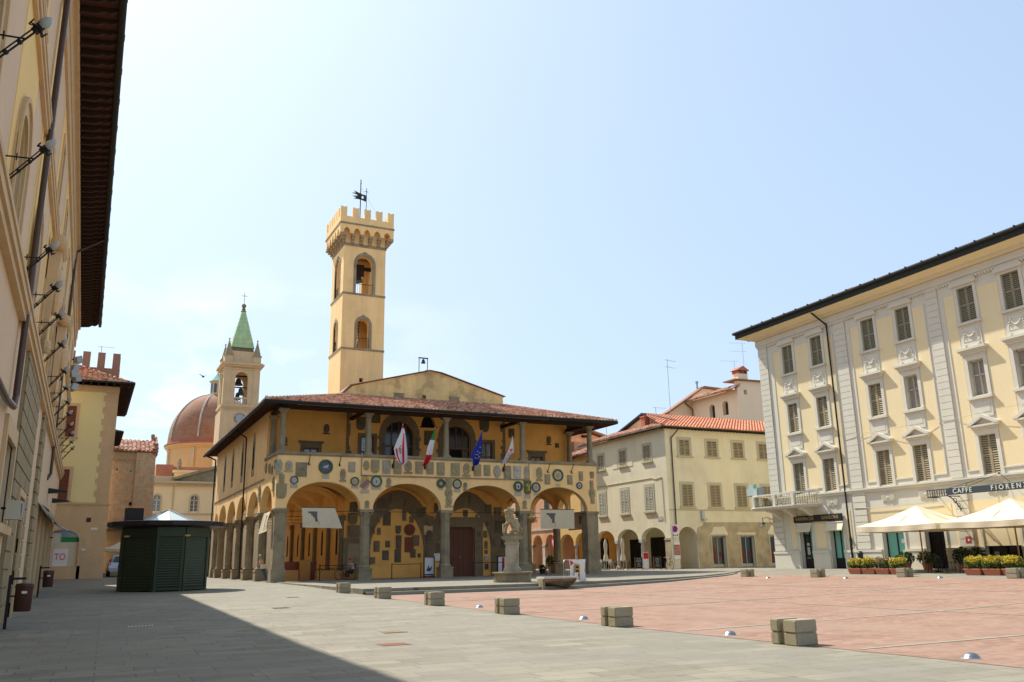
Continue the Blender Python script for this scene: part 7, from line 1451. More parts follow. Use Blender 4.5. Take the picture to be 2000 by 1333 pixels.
mb = MB(FRP); mb.box(-.5, .5, -.5, .5, 2.66, 2.76, -.06, -.06); mb.box(-.56, .56, -.56, .56, 2.76, 2.84); mb.box(-.45, .45, -.45, .45, 2.84, 2.96); mb.build('pedestal_cap', 'serena', ST)
z = 2.96; J = [(.0, .25, z+.22, .2), (.0, .15, z+.5, .23), (0, .0, z+.78, .22), (0, -.1, z+1.0, .2), (0, -.2, z+1.22, .17), (0, -.36, z+1.2, .1),
     (-.14, -.16, z+.62, .09), (-.15, -.24, z+.35, .065), (-.15, -.3, z+.06, .06), (-.15, -.38, z+.04, .06), (.14, -.16, z+.62, .09), (.18, -.28, z+.5, .065), (.16, -.36, z+.42, .06),
     (-.2, .12, z+.2, .13), (-.24, -.08, z+.14, .09), (-.22, .02, z+.05, .06), (-.22, -.14, z+.04, .06), (.2, .12, z+.2, .13), (.24, -.08, z+.14, .09), (.22, .02, z+.05, .06), (.22, -.14, z+.04, .06), (0, .42, z+.1, .05), (.15, .44, z+.2, .04), (.2, .36, z+.36, .04)]
E_ = [(0, 1), (1, 2), (2, 3), (3, 4), (4, 5), (3, 6), (6, 7), (7, 8), (8, 9), (3, 10), (10, 11), (11, 12), (0, 13), (13, 14), (14, 15), (15, 16), (0, 17), (17, 18), (18, 19), (19, 20), (0, 21), (21, 22), (22, 23)]
FRP = Matrix.Translation((LX, LY, 0)) @ Matrix.Rotation(R(-112), 4, 'Z') @ Matrix.Diagonal((1.15, 1.2, 1.0, 1))
mb = MB(FRP); addmesh(mb, skin('lion', J, E_, None, sub=2)); mb.build('lion', 'carvedlight' if False else 'carved', ST, smooth=True)
mb = MB(FRP); rr_ = random.Random(2)
for k in range(26): a_ = rr_.uniform(0, 6.28); h_ = rr_.uniform(-.28, .2); mb.sphere((.19*math.cos(a_), -.13+.17*math.sin(a_)+.05, z+1.12+h_), rr_.uniform(.05, .085), 6, 1, 1, 1.4)
for s_ in (-1, 1): mb.sphere((s_*.1, -.16, z+1.4), .045, 6)
mb.build('mane', 'carved', ST); mb = MB(FRP); mb.prism(shieldpts(.2, z+.28, .34, .5), -.42, -.36); mb.build('shield', 'carved', ST)
# trough on the edge of the raised pavement
TXx, TYy = 21.35, 38.75; TR = thing('stone_basin', 'old rust stained stone basin tapering to a keel, beside the steps', 'stone basin', (TXx, TYy, .2)); FTR_ = Matrix.Translation((TXx, TYy, 0)) @ Matrix.Rotation(R(-6), 4, 'Z')
mb = MB(FTR_); mb.add([(-.88, -.45, .68), (.85, -.45, .68), (.98, 0, .68), (.85, .45, .68), (-.88, .45, .68), (-.88, -.45, .56), (.85, -.45, .56), (.98, 0, .56), (.85, .45, .56), (-.88, .45, .56), (-.8, -.08, .42), (.5, -.12, .2), (.58, 0, .2), (.5, .12, .2), (-.8, .08, .42)],
   [(0, 1, 2, 3, 4), (0, 5, 6, 1), (1, 6, 7, 2), (2, 7, 8, 3), (3, 8, 9, 4), (4, 9, 5, 0), (5, 10, 11, 6), (6, 11, 12, 7), (7, 12, 13, 8), (8, 13, 14, 9), (9, 14, 10, 5), (10, 14, 13, 12, 11)]); mb.build('basin', mat('rust_stained_stone', (.20, .155, .095), var=.25, vs_=2, fine=.15, streak=.35, bump=.4, stain=(.16, .075, .03), stain_amt=.8, stain_s=1.6), TR)
mb = MB(FTR_); mb.prism([(-.92, -.48), (.88, -.48), (1.02, 0), (.88, .48), (-.92, .48)], .67, .76, [[(-.76, -.34), (.76, -.34), (.86, 0), (.76, .34), (-.76, .34)]], axis='z'); mb.build('rim', 'marble', TR); mb = MB(FTR_); mb.box(-.93, -.8, -.35, .35, .1, .67); mb.build('support', 'serena', TR)
# crowd barrier wrapped in a poster
PBx, PBy = 23.25, 40.3; pz = gz(PBx, PBy); PBr = thing('poster_barrier', 'steel crowd barrier draped with a white poster showing red and yellow marks', 'barrier', (PBx, PBy, pz)); FP_ = Matrix.Translation((PBx, PBy, pz)) @ Matrix.Rotation(R(12), 4, 'Z')
mb = MB(FP_); mb.tube([(-.75, 0, .2), (-.75, 0, 1.0), (-.65, 0, 1.1), (.65, 0, 1.1), (.75, 0, 1.0), (.75, 0, .2), (-.75, 0, .2)], .02, 6)
for k in range(9): mb.tube([(-.6+k*.15, 0, .2), (-.6+k*.15, 0, 1.1)], .008, 4)
for x in (-.6, .6): mb.tube([(x-.0, -.3, 0), (x, 0, .2), (x, .3, 0)], .018, 5)
mb.build('barrier_frame', 'alu', PBr)
mb = MB(FP_); mb.grid(lambda u, v: (-.42+1.15*u+.05*math.sin(v*3+u*2), -.035-.03*math.sin(u*9+v*3)-.02*v, 1.12-(.95+.12*math.sin(u*5))*v), 18, 12); mb.grid(lambda u, v: (-.1+.75*u, -.1-.02*math.sin(u*9), .35-.55*v*(.6+.4*u)+.1), 8, 4); po = mb.build('poster', 'white', PBr, recalc=False)
mb = MB(FP_); mb.add([(-.35, -.085, 1.08), (-.1, -.085, .95), (-.33, -.085, .8)], [(0, 1, 2)]); mb.build('red_mark', 'red', po); mb = MB(FP_); [mb.add([(.0, -.1, .8-k*.2), (.22, -.1, .78-k*.2), (.22, -.1, .66-k*.2), (.0, -.1, .66-k*.2)], [(0, 1, 2, 3)]) for k in range(3)]; mb.build('dark_marks', 'bin', po); mb = MB(FP_); mb.add([(-.06, -.095, .9), (.3, -.095, .86), (.3, -.095, .1), (-.06, -.095, .1)], [(0, 1, 2, 3)]); mb.build('yellow_panel', 'maj_yel', po)
# ---------------- flags on the parapet
def flag(x, tip, lab, build):
    b = Vector((x, 58.93, tip[2])); base = Vector((x, 58.93, 8.35)); F_ = thing('flag', lab, 'flag', tuple(base), 'flags hung from the palace parapet'); t = Vector(tip); mb = MB(); mb.cyl(base+Vector((0, .06, -.05)), t, .028, .02, 8); mb.sphere(t, .045, 8); mb.build('flagpole', 'label', F_, smooth=True)
    mb = MB(); mb.cyl(base+Vector((0, .05, -.12)), base+(t-base)*.16, .05, .045, 8); mb.box(x-.06, x+.06, 58.88, 59.02, 8.1, 8.4); mb.build('pole_socket', 'iron', F_)
    build(F_, base, t); return F_
def cloth(F_, t, bd, outline, segs, mats, name='cloth'):
    """hanging cloth: outline = rows (z drop, x left, x right) hung from the pole; segs(u,v)->material index"""
    mb = MB(); nu, nv = 18, 26; V = []
    def fn(u, v):
        k = v*(len(outline)-1); i = min(int(k), len(outline)-2); f = k-i; a, b = outline[i], outline[i+1]
        dz = a[0]+(b[0]-a[0])*f; l = a[1]+(b[1]-a[1])*f; r = a[2]+(b[2]-a[2])*f
        p = t+(bd-t)*min(.75, .03+.62*v*(.35+.65*(1-abs(u-.5))))
        wv = .10*math.sin(u*8.5+v*2.3)*(.25+v)+.04*math.sin(u*19+v*5)*v
        return (t.x+l+(r-l)*u, p.y-.05+wv-.02, t.z-dz)
    for j in range(nv):
        for i in range(nu):
            u0, u1, v0, v1 = i/nu, (i+1)/nu, j/nv, (j+1)/nv; mb.m = segs((u0+u1)/2, (v0+v1)/2); mb.add([fn(u0, v0), fn(u1, v0), fn(u1, v1), fn(u0, v1)], [(0, 1, 2, 3)])
    o = mb.build(name, mats, F_, recalc=False, merge=True, smooth=False); o.data.shade_smooth(); return fn, o
def f1(F_, b, t):
    seg = lambda u, v: 1 if (.10 < u*.9+.0*v < .24 and v > .5) or (.68 < u < .86 and .2 < v < .97) or v < .08 else 0
    fn, o = cloth(F_, t, b, [(.08, -.02, .06), (.5, -.08, .22), (1.1, -.30, .36), (1.65, -.46, .48), (2.1, -.32, .54), (2.55, -.02, .56), (2.72, .18, .44)], seg, ['flagwhite', 'red'])
    mb = MB(); rr = random.Random(4)
    for (u, v, w_, h_) in ((.42, .5, .05, .1), (.48, .55, .09, .05), (.52, .5, .04, .06), (.45, .6, .03, .08), (.55, .6, .03, .08), (.38, .56, .03, .05), (.58, .53, .03, .04), (.5, .45, .05, .05)):
        p = Vector(fn(u, v)); mb.add([(p.x-w_, p.y-.03, p.z-h_), (p.x+w_, p.y-.03, p.z-h_*.6), (p.x+w_*.7, p.y-.03, p.z+h_), (p.x-w_*.6, p.y-.03, p.z+h_*.7)], [(0, 1, 2, 3)])
    mb.build('emblem', 'motif', o)
def f2(F_, b, t): cloth(F_, t, b, [(.06, -.02, .03), (.5, -.16, .06), (.9, -.26, .10), (1.4, -.38, .04), (1.9, -.44, -.03), (2.4, -.56, -.2), (2.62, -.58, -.4)], lambda u, v: 0 if v < .32 else 1 if v < .66 else 2, ['green', 'flagwhite', 'red'])
def f3(F_, b, t):
    fn, o = cloth(F_, t, b, [(.05, -.03, .03), (.5, -.16, .05), (1.0, -.36, .08), (1.5, -.62, .06), (1.9, -.74, .02), (2.0, -.5, .0), (2.35, -.48, -.05), (2.45, -.42, -.18)], lambda u, v: 0, ['blue'])
    mb = MB()
    for (u, v) in ((.8, .33), (.62, .42), (.88, .45), (.5, .5), (.9, .55), (.52, .6), (.68, .66), (.85, .64), (.75, .5)):
        p = Vector(fn(u, v)); pts = []
        for k in range(10): r_ = .05 if k % 2 == 0 else .022; a_ = math.pi/2+k*math.pi/5; pts.append((p.x+r_*math.cos(a_), p.z+r_*math.sin(a_)))
        m_ = MB(frame((0, p.y-.03, 0), (1, 0, 0), (0, -1, 0))); m_.prism(pts, 0, .006); mb.add([tuple(q) for q in m_.v], m_.f)
    mb.build('stars', 'starry', o)
def f4(F_, b, t):
    fn, o = cloth(F_, t, b, [(.05, -.02, .03), (.4, -.06, .12), (.8, -.14, .2), (1.15, -.24, .26), (1.25, -.26, .02), (1.6, -.4, -.2), (1.95, -.5, -.4)], lambda u, v: 0, ['flagwhite'])
    p = Vector(fn(.5, .42)); mb = MB(frame((0, p.y-.05, 0), (1, 0, 0), (0, -1, 0)))
    x, z = p.x, p.z; mb.prism([(x-.02, z-.16), (x+.02, z-.16), (x+.03, z-.04), (x+.11, z-.02), (x+.12, z+.08), (x+.06, z+.03), (x+.03, z+.06), (x, z+.18), (x-.03, z+.06), (x-.06, z+.03), (x-.12, z+.08), (x-.11, z-.02), (x-.03, z-.04)], 0, .01); mb.build('lily', 'red', o)
    p = Vector(fn(.5, .8)); mb = MB(frame((0, p.y-.05, 0), (1, 0, 0), (0, -1, 0))); mb.prism(oval(p.x, p.z, .06, .16, 8), 0, .01); mb.build('lily_fold', 'red', o)
flag(19.32, (19.32, 56.86, 10.96), 'white flag with red stripes and a small grey lion, leftmost on the parapet', f1); flag(21.76, (21.76, 56.95, 10.85), 'furled green, white and red tricolour flag on the parapet', f2); flag(25.56, (25.56, 57.21, 10.84), 'dark blue flag with yellow stars on the parapet', f3); flag(28.08, (28.08, 57.27, 10.56), 'small white flag with a red lily, rightmost on the parapet', f4)
for x in (13.31, 15.45, 31.92, 34.03):
    mb = MB(); mb.cyl((x, 59, 8.17), (x, 58.56, 8.8), .028, .028, 8); mb.cyl((x, 59.0, 8.17), (x, 58.93, 8.3), .05, .05, 8); mb.tube([(x, 58.98, 8.15), (x+.05, 58.85, 8.12), (x+.08, 58.85, 8.2)], .02, 5); mb.build('empty_pole_socket', 'iron', PZ)
# ---------------- linen banners between the columns
def banner(Fm, u0, u1, z0, z1, lab, loc, lean=0, tmot=True, flip=1, back=False, belly=.08):
    B_ = thing('linen_banner', lab, 'banner', loc, 'linen banners in the arcade'); mb = MB(Fm)
    P_ = lambda u, v: (u0+(u1-u0)*u+lean*v*(.15+.85*u), .05+belly*math.sin(math.pi*min(1, v*1.1))*(.5+.5*math.sin(u*5+1))+.35*abs(lean)*v*.6, z1+(z0-z1)*v-(.12*abs(lean)*v*u))
    mb.grid(P_, 20, 12); o = mb.build('cloth', 'canvasw', B_, recalc=False); mb = MB(Fm); mb.tube([P_(0, 0), P_(1, 0)], .025, 6); mb.build('hanging_cord', 'iron', B_)
    mb = MB(Fm); rows = [(.20, .18, .44, .30), (.30, .25, .42, .40), (.40, .29, .41, .50), (.50, .335, .41, .70)]
    for (v0, ua, ub, v1) in rows:
        n = 3
        for k in range(n): a0, a1 = ua+(ub-ua)*k/n, ua+(ub-ua)*(k+1)/n; q = [P_(a0, v0), P_(a1, v0), P_(a1, v1), P_(a0, v1)]; mb.add([(a, b+.012*1, c) for a, b, c in q], [(0, 1, 2, 3)])
    mb.build('printed_mark', 'motif', o); mb = MB(Fm); q = [P_(.36, .36), P_(.40, .36), P_(.40, .85), P_(.36, .85)]; q = [P_(.41, .66), P_(.45, .66), P_(.45, .88), P_(.41, .88)]; mb.add([(a, b+.012, c) for a, b, c in q], [(0, 1, 2, 3)]); mb.build('printed_tail', 'tanstone', o); return B_
FBN = frame((0, 58.95, 0), (1, 0, 0), (0, -1, 0))
banner(FBN, 12.95, 15.2, 3.95, 5.28, 'linen banner with a dark stepped letter, blown sideways in the first front arch', (14, 58.9, 5.2), lean=.55); banner(FBN, 31.13, 34.12, 3.86, 5.33, 'flat linen banner with a dark stepped letter in the last front arch', (32.6, 58.9, 5.3), belly=.04)
banner(frame((11.15, 0, 0), (0, 1, 0), (-1, 0, 0)), 59.9, 62.2, 3.75, 5.1, 'sunlit linen banner on the left side of the palace beside the corner pier', (11, 61, 5.1), lean=.9)
banner(frame((36.3, 0, 0), (0, 1, 0), (-1, 0, 0)), 60.4, 63.6, 3.9, 5.3, 'shaded linen banner in the right side arch, seen behind the flat front banner', (36, 62, 5.3), belly=.05)
# ---------------- people
def person(lab, loc, rot, J, parts, kind='person'):
    P_ = thing('person', lab, 'person', loc); Mx = Matrix.Translation(loc) @ Matrix.Rotation(rot, 4, 'Z'); return P_, Mx
def bodymesh(P_, Mx, J, E, matn, name, sub=2): mb = MB(Mx); addmesh(mb, skin(name, J, E, None, sub=sub)); return mb.build(name, matn, P_, smooth=True)
# seated man with red cap: body as one mesh, clothing over it
def seated(loc, rot):
    P_, Mx = person('seated man in a white shirt and red cap, leaning forward beside a bicycle', loc, rot, None, None)
    s = .46
    J = [(0, 0, s+.12, .13), (0, -.06, s+.34, .13), (0, -.14, s+.55, .14), (0, -.19, s+.68, .06), (0, -.24, s+.80, .085), (0, -.26, s+.9, .08),
         (-.1, -.2, s+.1, .085), (-.12, -.46, s+.08, .062), (-.12, -.5, .12, .045), (-.12, -.62, .04, .04), (.1, -.2, s+.1, .085), (.13, -.44, s+.08, .062), (.13, -.44, .12, .045), (.13, -.56, .04, .04),
         (-.19, -.15, s+.57, .05), (-.24, -.26, s+.36, .04), (-.2, -.46, s+.42, .032), (-.19, -.53, s+.44, .03), (.19, -.15, s+.57, .05), (.25, -.28, s+.36, .04), (.18, -.48, s+.44, .032), (.17, -.55, s+.46, .03)]
    E = [(0, 1), (1, 2), (2, 3), (3, 4), (4, 5), (0, 6), (6, 7), (7, 8), (8, 9), (0, 10), (10, 11), (11, 12), (12, 13), (2, 14), (14, 15), (15, 16), (16, 17), (2, 18), (18, 19), (19, 20), (20, 21)]
    bodymesh(P_, Mx, J, E, 'skin', 'body')
    bodymesh(P_, Mx, [(0, .0, s+.1, .15), (0, -.06, s+.34, .155), (0, -.14, s+.56, .155), (0, -.18, s+.64, .08), (-.19, -.15, s+.57, .068), (-.23, -.23, s+.42, .06), (.19, -.15, s+.57, .068), (.24, -.24, s+.42, .06)], [(0, 1), (1, 2), (2, 3), (2, 4), (4, 5), (2, 6), (6, 7)], 'shirt', 'shirt')
    bodymesh(P_, Mx, [(0, 0, s+.08, .15), (-.1, -.2, s+.1, .1), (-.12, -.46, s+.08, .078), (-.12, -.5, .14, .06), (.1, -.2, s+.1, .1), (.13, -.44, s+.08, .078), (.13, -.45, .14, .06)], [(0, 1), (1, 2), (2, 3), (0, 4), (4, 5), (5, 6)], 'black', 'trousers')
    mb = MB(Mx); mb.sphere((0, -.26, s+.94), .1, 12, 1, 1.1, .7); mb.prism([(-.08, -.3), (.08, -.3), (.06, -.43), (-.06, -.43)], s+.92, s+.935, axis='z'); mb.build('cap', 'red', P_, smooth=True)
    mb = MB(Mx); mb.sphere((-.035, -.34, s+.83), .012, 6); mb.sphere((.035, -.34, s+.83), .012, 6); mb.build('eyes', 'black', P_); mb = MB(Mx); mb.sphere((0, -.345, s+.8), .018, 6, 1, 1.2, 1.3); [mb.sphere((q*.088, -.25, s+.82), .02, 6, .5, 1, 1.4) for q in (-1, 1)]; mb.build('nose_and_ears', 'skin', P_)
    mb = MB(Mx)
    for sx in (-1, 1):
        for k in range(5): mb.cyl((sx*(.16+.0*k), -.55, s+.44+.012*k-.02), (sx*.16-.0, -.60-.005*k, s+.43+.014*k-.03), .007, .006, 5)
    mb.build('fingers', 'skin', P_)
    for sx in (-1, 1): mb = MB(Mx); mb.sphere((sx*.125, -.56 if sx < 0 else -.5, .04), .05, 8, .9, 2.1, .75); mb.build('shoe', 'iron', P_)
    return P_
sm_ = Vector((18.35, 61.0, .455)); seated((17.2, 61.1, .455), R(-75) if False else R(-70))
def wheelring(mb, c, r, ax, t=.02, n=22):
    pts_ = [c+Vector((math.cos(2*math.pi*k/n)*ax.x*r, math.cos(2*math.pi*k/n)*ax.y*r, math.sin(2*math.pi*k/n)*r)) for k in range(n+1)]; mb.tube([tuple(p) for p in pts_], t, 6)
def bicycle(loc, rot, lab, m='iron'):
    B_ = thing('bicycle', lab, 'bicycle', loc); ax = Vector((math.cos(rot), math.sin(rot), 0)); o = Vector(loc)
    P = lambda a, z: tuple(o+ax*a+Vector((0, 0, z)))
    for a in (-.52, .52):
        mb = MB(); wheelring(mb, Vector(P(a, .34)), .33, ax); w_ = mb.build('wheel', 'tyre', B_); mb = MB()
        for k in range(8): t = k*math.pi/4; mb.tube([P(a, .34), P(a+.32*math.cos(t), .34+.32*math.sin(t))], .004, 3)
        mb.build('spokes', 'alu', w_)
    mb = MB(); mb.tube([P(-.52, .34), P(-.12, .32), P(.38, .78), P(-.24, .8), P(-.12, .32)], .018, 6); mb.tube([P(-.52, .34), P(-.24, .78)], .012, 5); mb.tube([P(.52, .34), P(.38, .92)], .018, 6); mb.build('bicycle_frame', m, B_)
    s_ = Vector((-ax.y, ax.x, 0)); mb = MB(); q = Vector(P(.36, .98)); mb.tube([tuple(q-s_*.26), tuple(q), tuple(q+s_*.26)], .016, 6); mb.tube([P(.38, .9), tuple(q)], .016, 6); mb.build('handlebar', 'alu', B_); mb = MB(); q = Vector(P(-.26, .9)); mb.sphere(tuple(q), .1, 8, 1.2, .8, .35); mb.tube([P(-.24, .78), tuple(q)], .014, 5); mb.build('saddle', 'black', B_); return B_
bicycle((16.6, 60.75, .455), R(15), 'dark bicycle held by the seated man under the first arch')
# man leaning on the corner pier
PL_, Mx = person('man leaning against the corner pier with a pale top, bag and blue jeans', (11.75, 60.55, .455), R(0), None, None)
Mx = Matrix.Translation((11.0, 61.3, .455)) @ Matrix.Rotation(R(100), 4, 'Z')
J = [(0, 0, .92, .12), (0, .06, 1.15, .12), (0, .13, 1.38, .13), (0, .17, 1.52, .05), (0, .18, 1.63, .085), (0, .18, 1.72, .075), (-.09, -.02, .86, .085), (-.1, -.16, .5, .062), (-.1, -.3, .1, .045), (-.1, -.42, .04, .04), (.09, -.02, .86, .085), (.1, -.2, .5, .062), (.1, -.36, .1, .045), (.1, -.48, .04, .04), (-.2, .13, 1.4, .05), (-.25, .05, 1.12, .04), (-.2, -.12, 1.0, .032), (-.18, -.2, .98, .03), (.2, .13, 1.4, .05), (.25, .08, 1.12, .04), (.2, -.08, .98, .032), (.17, -.16, .95, .03)]
E = [(0, 1), (1, 2), (2, 3), (3, 4), (4, 5), (0, 6), (6, 7), (7, 8), (8, 9), (0, 10), (10, 11), (11, 12), (12, 13), (2, 14), (14, 15), (15, 16), (16, 17), (2, 18), (18, 19), (19, 20), (20, 21)]
bodymesh(PL_, Mx, J, E, 'skin', 'body'); bodymesh(PL_, Mx, [(0, 0, .95, .14), (0, .06, 1.15, .14), (0, .13, 1.4, .145), (0, .16, 1.48, .07), (-.2, .13, 1.4, .065), (-.24, .07, 1.2, .055), (.2, .13, 1.4, .065), (.24, .1, 1.2, .055)], [(0, 1), (1, 2), (2, 3), (2, 4), (4, 5), (2, 6), (6, 7)], 'salmon', 'shirt')
bodymesh(PL_, Mx, [(0, 0, .92, .14), (-.09, -.02, .84, .1), (-.1, -.16, .5, .078), (-.1, -.3, .1, .065), (.09, -.02, .84, .1), (.1, -.2, .5, .078), (.1, -.36, .1, .065)], [(0, 1), (1, 2), (2, 3), (0, 4), (4, 5), (5, 6)], 'denim', 'jeans'); mb = MB(Mx); mb.sphere((0, .2, 1.72), .095, 12, 1, 1.05, .9); mb.build('grey_hair', 'label', PL_); mb = MB(Mx); mb.box(-.34, -.22, -.1, .2, .85, 1.15); mb.tube([(-.28, .05, 1.15), (-.12, .1, 1.48)], .015, 4); mb.build('bag', 'canvasw', PL_)
for sx in (-1, 1): mb = MB(Mx); mb.sphere((sx*.1, -.4 if sx < 0 else -.46, .045), .05, 8, .9, 2.2, .8); mb.build('shoe', 'bin', PL_)
# ---------------- wooden boxes and flower bed in the side loggia
def crate(x0, x1, y0, y1, z0, z1, m, lab, nm='wooden_box'):
    C_ = thing(nm, lab, 'box', ((x0+x1)/2, (y0+y1)/2, z0)); mb = MB(); mb.box(x0, x1, y0, y1, z0, z1-.03); mb.build('box_sides', m, C_); mb = MB(); mb.box(x0-.02, x1+.02, y0-.02, y1+.02, z1-.03, z1); mb.build('lid', m, C_); return C_
crate(12.2, 13.5, 61.6, 62.5, .455, 1.17, 'orangewood', 'sunlit orange wooden box just inside the first arch by the corner pier'); crate(12.7, 15.3, 63.9, 64.5, .455, 1.75, 'redwood', 'low red brown wooden partition deep in the side loggia'); crate(14.0, 14.7, 63.2, 63.8, .455, 1.85, 'orangewood', 'upright orange wooden box in front of the red brown partition')
crate(17.0, 17.62, 61.5, 62.1, .455, 1.05-.15, 'orangewood', 'orange wooden box used as a seat by the man in the red cap')
FB_ = thing('flower_trough', 'long orange brown flower trough with low plants inside the first arch', 'planter', (15.6, 62.3, .455)); mb = MB(); mb.box(14.9, 16.9, 62.0, 62.7, .455, 1.1, .03, .03); mb.build('trough', 'orangewood', FB_)
# ---------------- foliage helper
def leaves(mb, c, rx_, ry_, rz_, n, s_, rnd, low=-1):
    for k in range(n):
        while True:
            p = Vector((rnd.uniform(-1, 1), rnd.uniform(-1, 1), rnd.uniform(low, 1)))
            l = p.length
            if l < 1 and rnd.random() < .25+l: break
        q = Vector((c[0]+p.x*rx_, c[1]+p.y*ry_, c[2]+p.z*rz_)); a = Vector((rnd.gauss(0, 1), rnd.gauss(0, 1), rnd.gauss(0, 1)+.4)).normalized()*s_*rnd.uniform(.6, 1.3); b = a.cross(Vector((rnd.gauss(0, 1), rnd.gauss(0, 1), rnd.gauss(0, 1)))).normalized()*s_*.45
        mb.add([q-a*.5, q+b, q+a*.5, q-b], [(0, 1, 2, 3)])
rl = random.Random(9); mb = MB()
for k in range(7): leaves(mb, (15.1+k*.27, 62.35, 1.15), .16, .25, .12, 18, .09, rl)
mb.build('plants', 'leafd', FB_, recalc=False)
# barrier rails and boards
def rail(x0, x1, y, lab):
    R_ = thing('queue_rail', lab, 'rail', ((x0+x1)/2, y, .455), 'thin iron rails across the arches'); mb = MB(); z = .455; mb.tube([(x0, y, z+.98), (x1, y, z+.98)], .022, 6); mb.build('top_rail', 'iron', R_)
    for x in (x0, x1): mb = MB(); mb.cyl((x, y, z), (x, y, z+1.0), .035, .035, 8); mb.sphere((x, y, z+1.03), .05, 8); mb.cyl((x, y, z), (x, y, z+.03), .13, .12, 12); mb.build('post', 'iron', R_)
rail(19.86, 22.05, 60.4, 'thin iron rail on two posts in the second arch'); rail(26.23, 28.6, 60.4, 'thin iron rail on two posts before the big brown door'); rail(32.32, 34.5, 60.4, 'thin iron rail on two posts in the last arch'); rail(14.7, 17.2, 60.4, 'thin iron rail on two posts in the first arch')
def board(x0, x1, y, z0, z1, lab, fm, content):
    B_ = thing('notice_board', lab, 'notice board', ((x0+x1)/2, y, z0)); mb = MB(frame((0, y, 0), (1, 0, 0), (0, -1, 0))); mb.prism([(x0-.07, z0), (x0-.07, z1+.07), (x1+.07, z1+.07), (x1+.07, z0), (x1, z0), (x1, z1), (x0, z1), (x0, z0)], -.05, .05); mb.box(x0-.07, x1+.07, -.05, .05, z0-.02, z0+.12); mb.box(x0-.03, x0+.03, -.3, .25, z0-.02, z0+.03); mb.box(x1-.03, x1+.03, -.3, .25, z0-.02, z0+.03); mb.build('board_frame', fm, B_)
    mb = MB(frame((0, y, 0), (1, 0, 0), (0, -1, 0))); mb.box(x0, x1, -.03, .0, z0+.12, z1); p_ = mb.build('sheet', 'white', B_); mb = MB(frame((0, y, 0), (1, 0, 0), (0, -1, 0))); content(mb, p_); return B_
def c1(mb, p_):
    mb.prism([(22.5, .95), (22.7, 1.35), (22.75, 1.1), (22.95, 1.3), (22.9, 1.0), (22.75, .88)], 0, .01); mb.box(22.38, 23.06, 0, .01, .62, .72); mb.build('printed_figure', 'maj_blue', p_)
board(22.37, 23.08, 60.5, .47, 1.88, 'brown framed white notice board with a blue figure, left of the third column', 'redwood', c1)
def c2(mb, p_):
    mb.box(28.75, 28.95, 0, .01, .85, 1.8)
    for k in range(4): mb.box(29.1+k*.14, 29.18+k*.14, 0, .01, .95, 1.65-.1*(k % 2))
    mb.build('printed_stripes', 'red', p_)
board(28.4, 29.7, 60.8, .47, 1.85, 'white notice board with red stripes behind the lion pedestal', 'iron', c2)
# ---------------- cafe by the beige arcade
def closedumb(x, y, lab):
    z = gz(x, y); U_ = thing('closed_parasol', lab, 'parasol', (x, y, z), 'closed parasols of the arcade cafe'); mb = MB(); mb.lathe(x, y, [(.10, z+.75), (.24, z+.8), (.2, z+1.15), (.11, z+1.45), (.15, z+1.8), (.17, z+2.2), (.12, z+2.5), (.03, z+2.72)], 12); mb.build('furled_canopy', 'canvasw', U_, smooth=True); mb = MB(); mb.cyl((x, y, z), (x, y, z+2.8), .03, .03, 8); mb.build('pole', 'alu', U_); mb = MB(); mb.box(x-.25, x+.25, y-.25, y+.25, z, z+.08, .02, .02); mb.build('base', 'serena', U_)
closedumb(42.5, 67.9, 'pale furled parasol before the beige arches, the left of two'); closedumb(42.5, 65.1, 'pale furled parasol before the beige arches, the right of two')
def chair(loc, rot, m, lab, grp, arms=True):
    C_ = thing('cafe_chair', lab, 'chair', loc, grp); Mx = Matrix.Translation(loc) @ Matrix.Rotation(rot, 4, 'Z'); mb = MB(Mx); mb.prism(oval(0, 0, .42, .42, 14), .43, .46, axis='z'); mb.build('seat', m, C_)
    for (a, b) in ((-.17, -.17), (.17, -.17), (-.17, .17), (.17, .17)): mb = MB(Mx); mb.tube([(a, b, .44), (a*1.2, b*1.2, 0)], .014, 5); mb.build('leg', m, C_)
    mb = MB(Mx); pts_ = [(.2*math.cos(math.pi*k/8), .2, .46+.45*math.sin(math.pi*k/8)) for k in range(9)]; mb.tube(pts_, .014, 5); [mb.tube([(a, .2, .46), (a, .2, .86)], .008, 4) for a in (-.08, 0, .08)]
    if m != 'chair': mb.box(-.19, .19, .19, .22, .55, .88)
    mb.build('backrest', m, C_); return C_
def table(loc, m, lab, r=.35):
    T_ = thing('cafe_table', lab, 'table', loc); x, y, z = loc; mb = MB(); mb.lathe(x, y, [(r, z+.72), (r, z+.75)], 18); mb.build('table_top', m, T_); mb = MB(); mb.cyl((x, y, z), (x, y, z+.72), .03, .03, 8); mb.lathe(x, y, [(.22, z), (.2, z+.03), (.03, z+.06)], 12); mb.build('pedestal', m, T_)
cc = [(42.4, 66.9, 0, 'whitechair'), (42.9, 69.2, .6, 'whitechair'), (42.2, 66.0, 2.6, 'chair'), (43.0, 65.7, 1.2, 'chair'), (42.7, 64.2, 0.4, 'chair'), (42.2, 68.6, 3, 'whitechair'), (43.3, 67.3, 1.9, 'chair'), (39.4, 66.0, 1.0, 'chair'), (39.8, 67.0, 2, 'whitechair')]
for i, (x, y, r_, m) in enumerate(cc):
    nm = {'whitechair': 'white', 'chair': 'black'}[m]; chair((x, y, gz(x, y)), r_, m, nm+' cafe chair under the beige arcade, '+['in front of the left furled parasol', 'left of the left furled parasol', 'between the two furled parasols', 'behind the right furled parasol', 'right of the right furled parasol', 'behind the left parasol base', 'in the shade of the middle arch', 'seen through the last palace arch, the left one', 'seen through the last palace arch, the right one'][i], 'chairs of the arcade cafe')
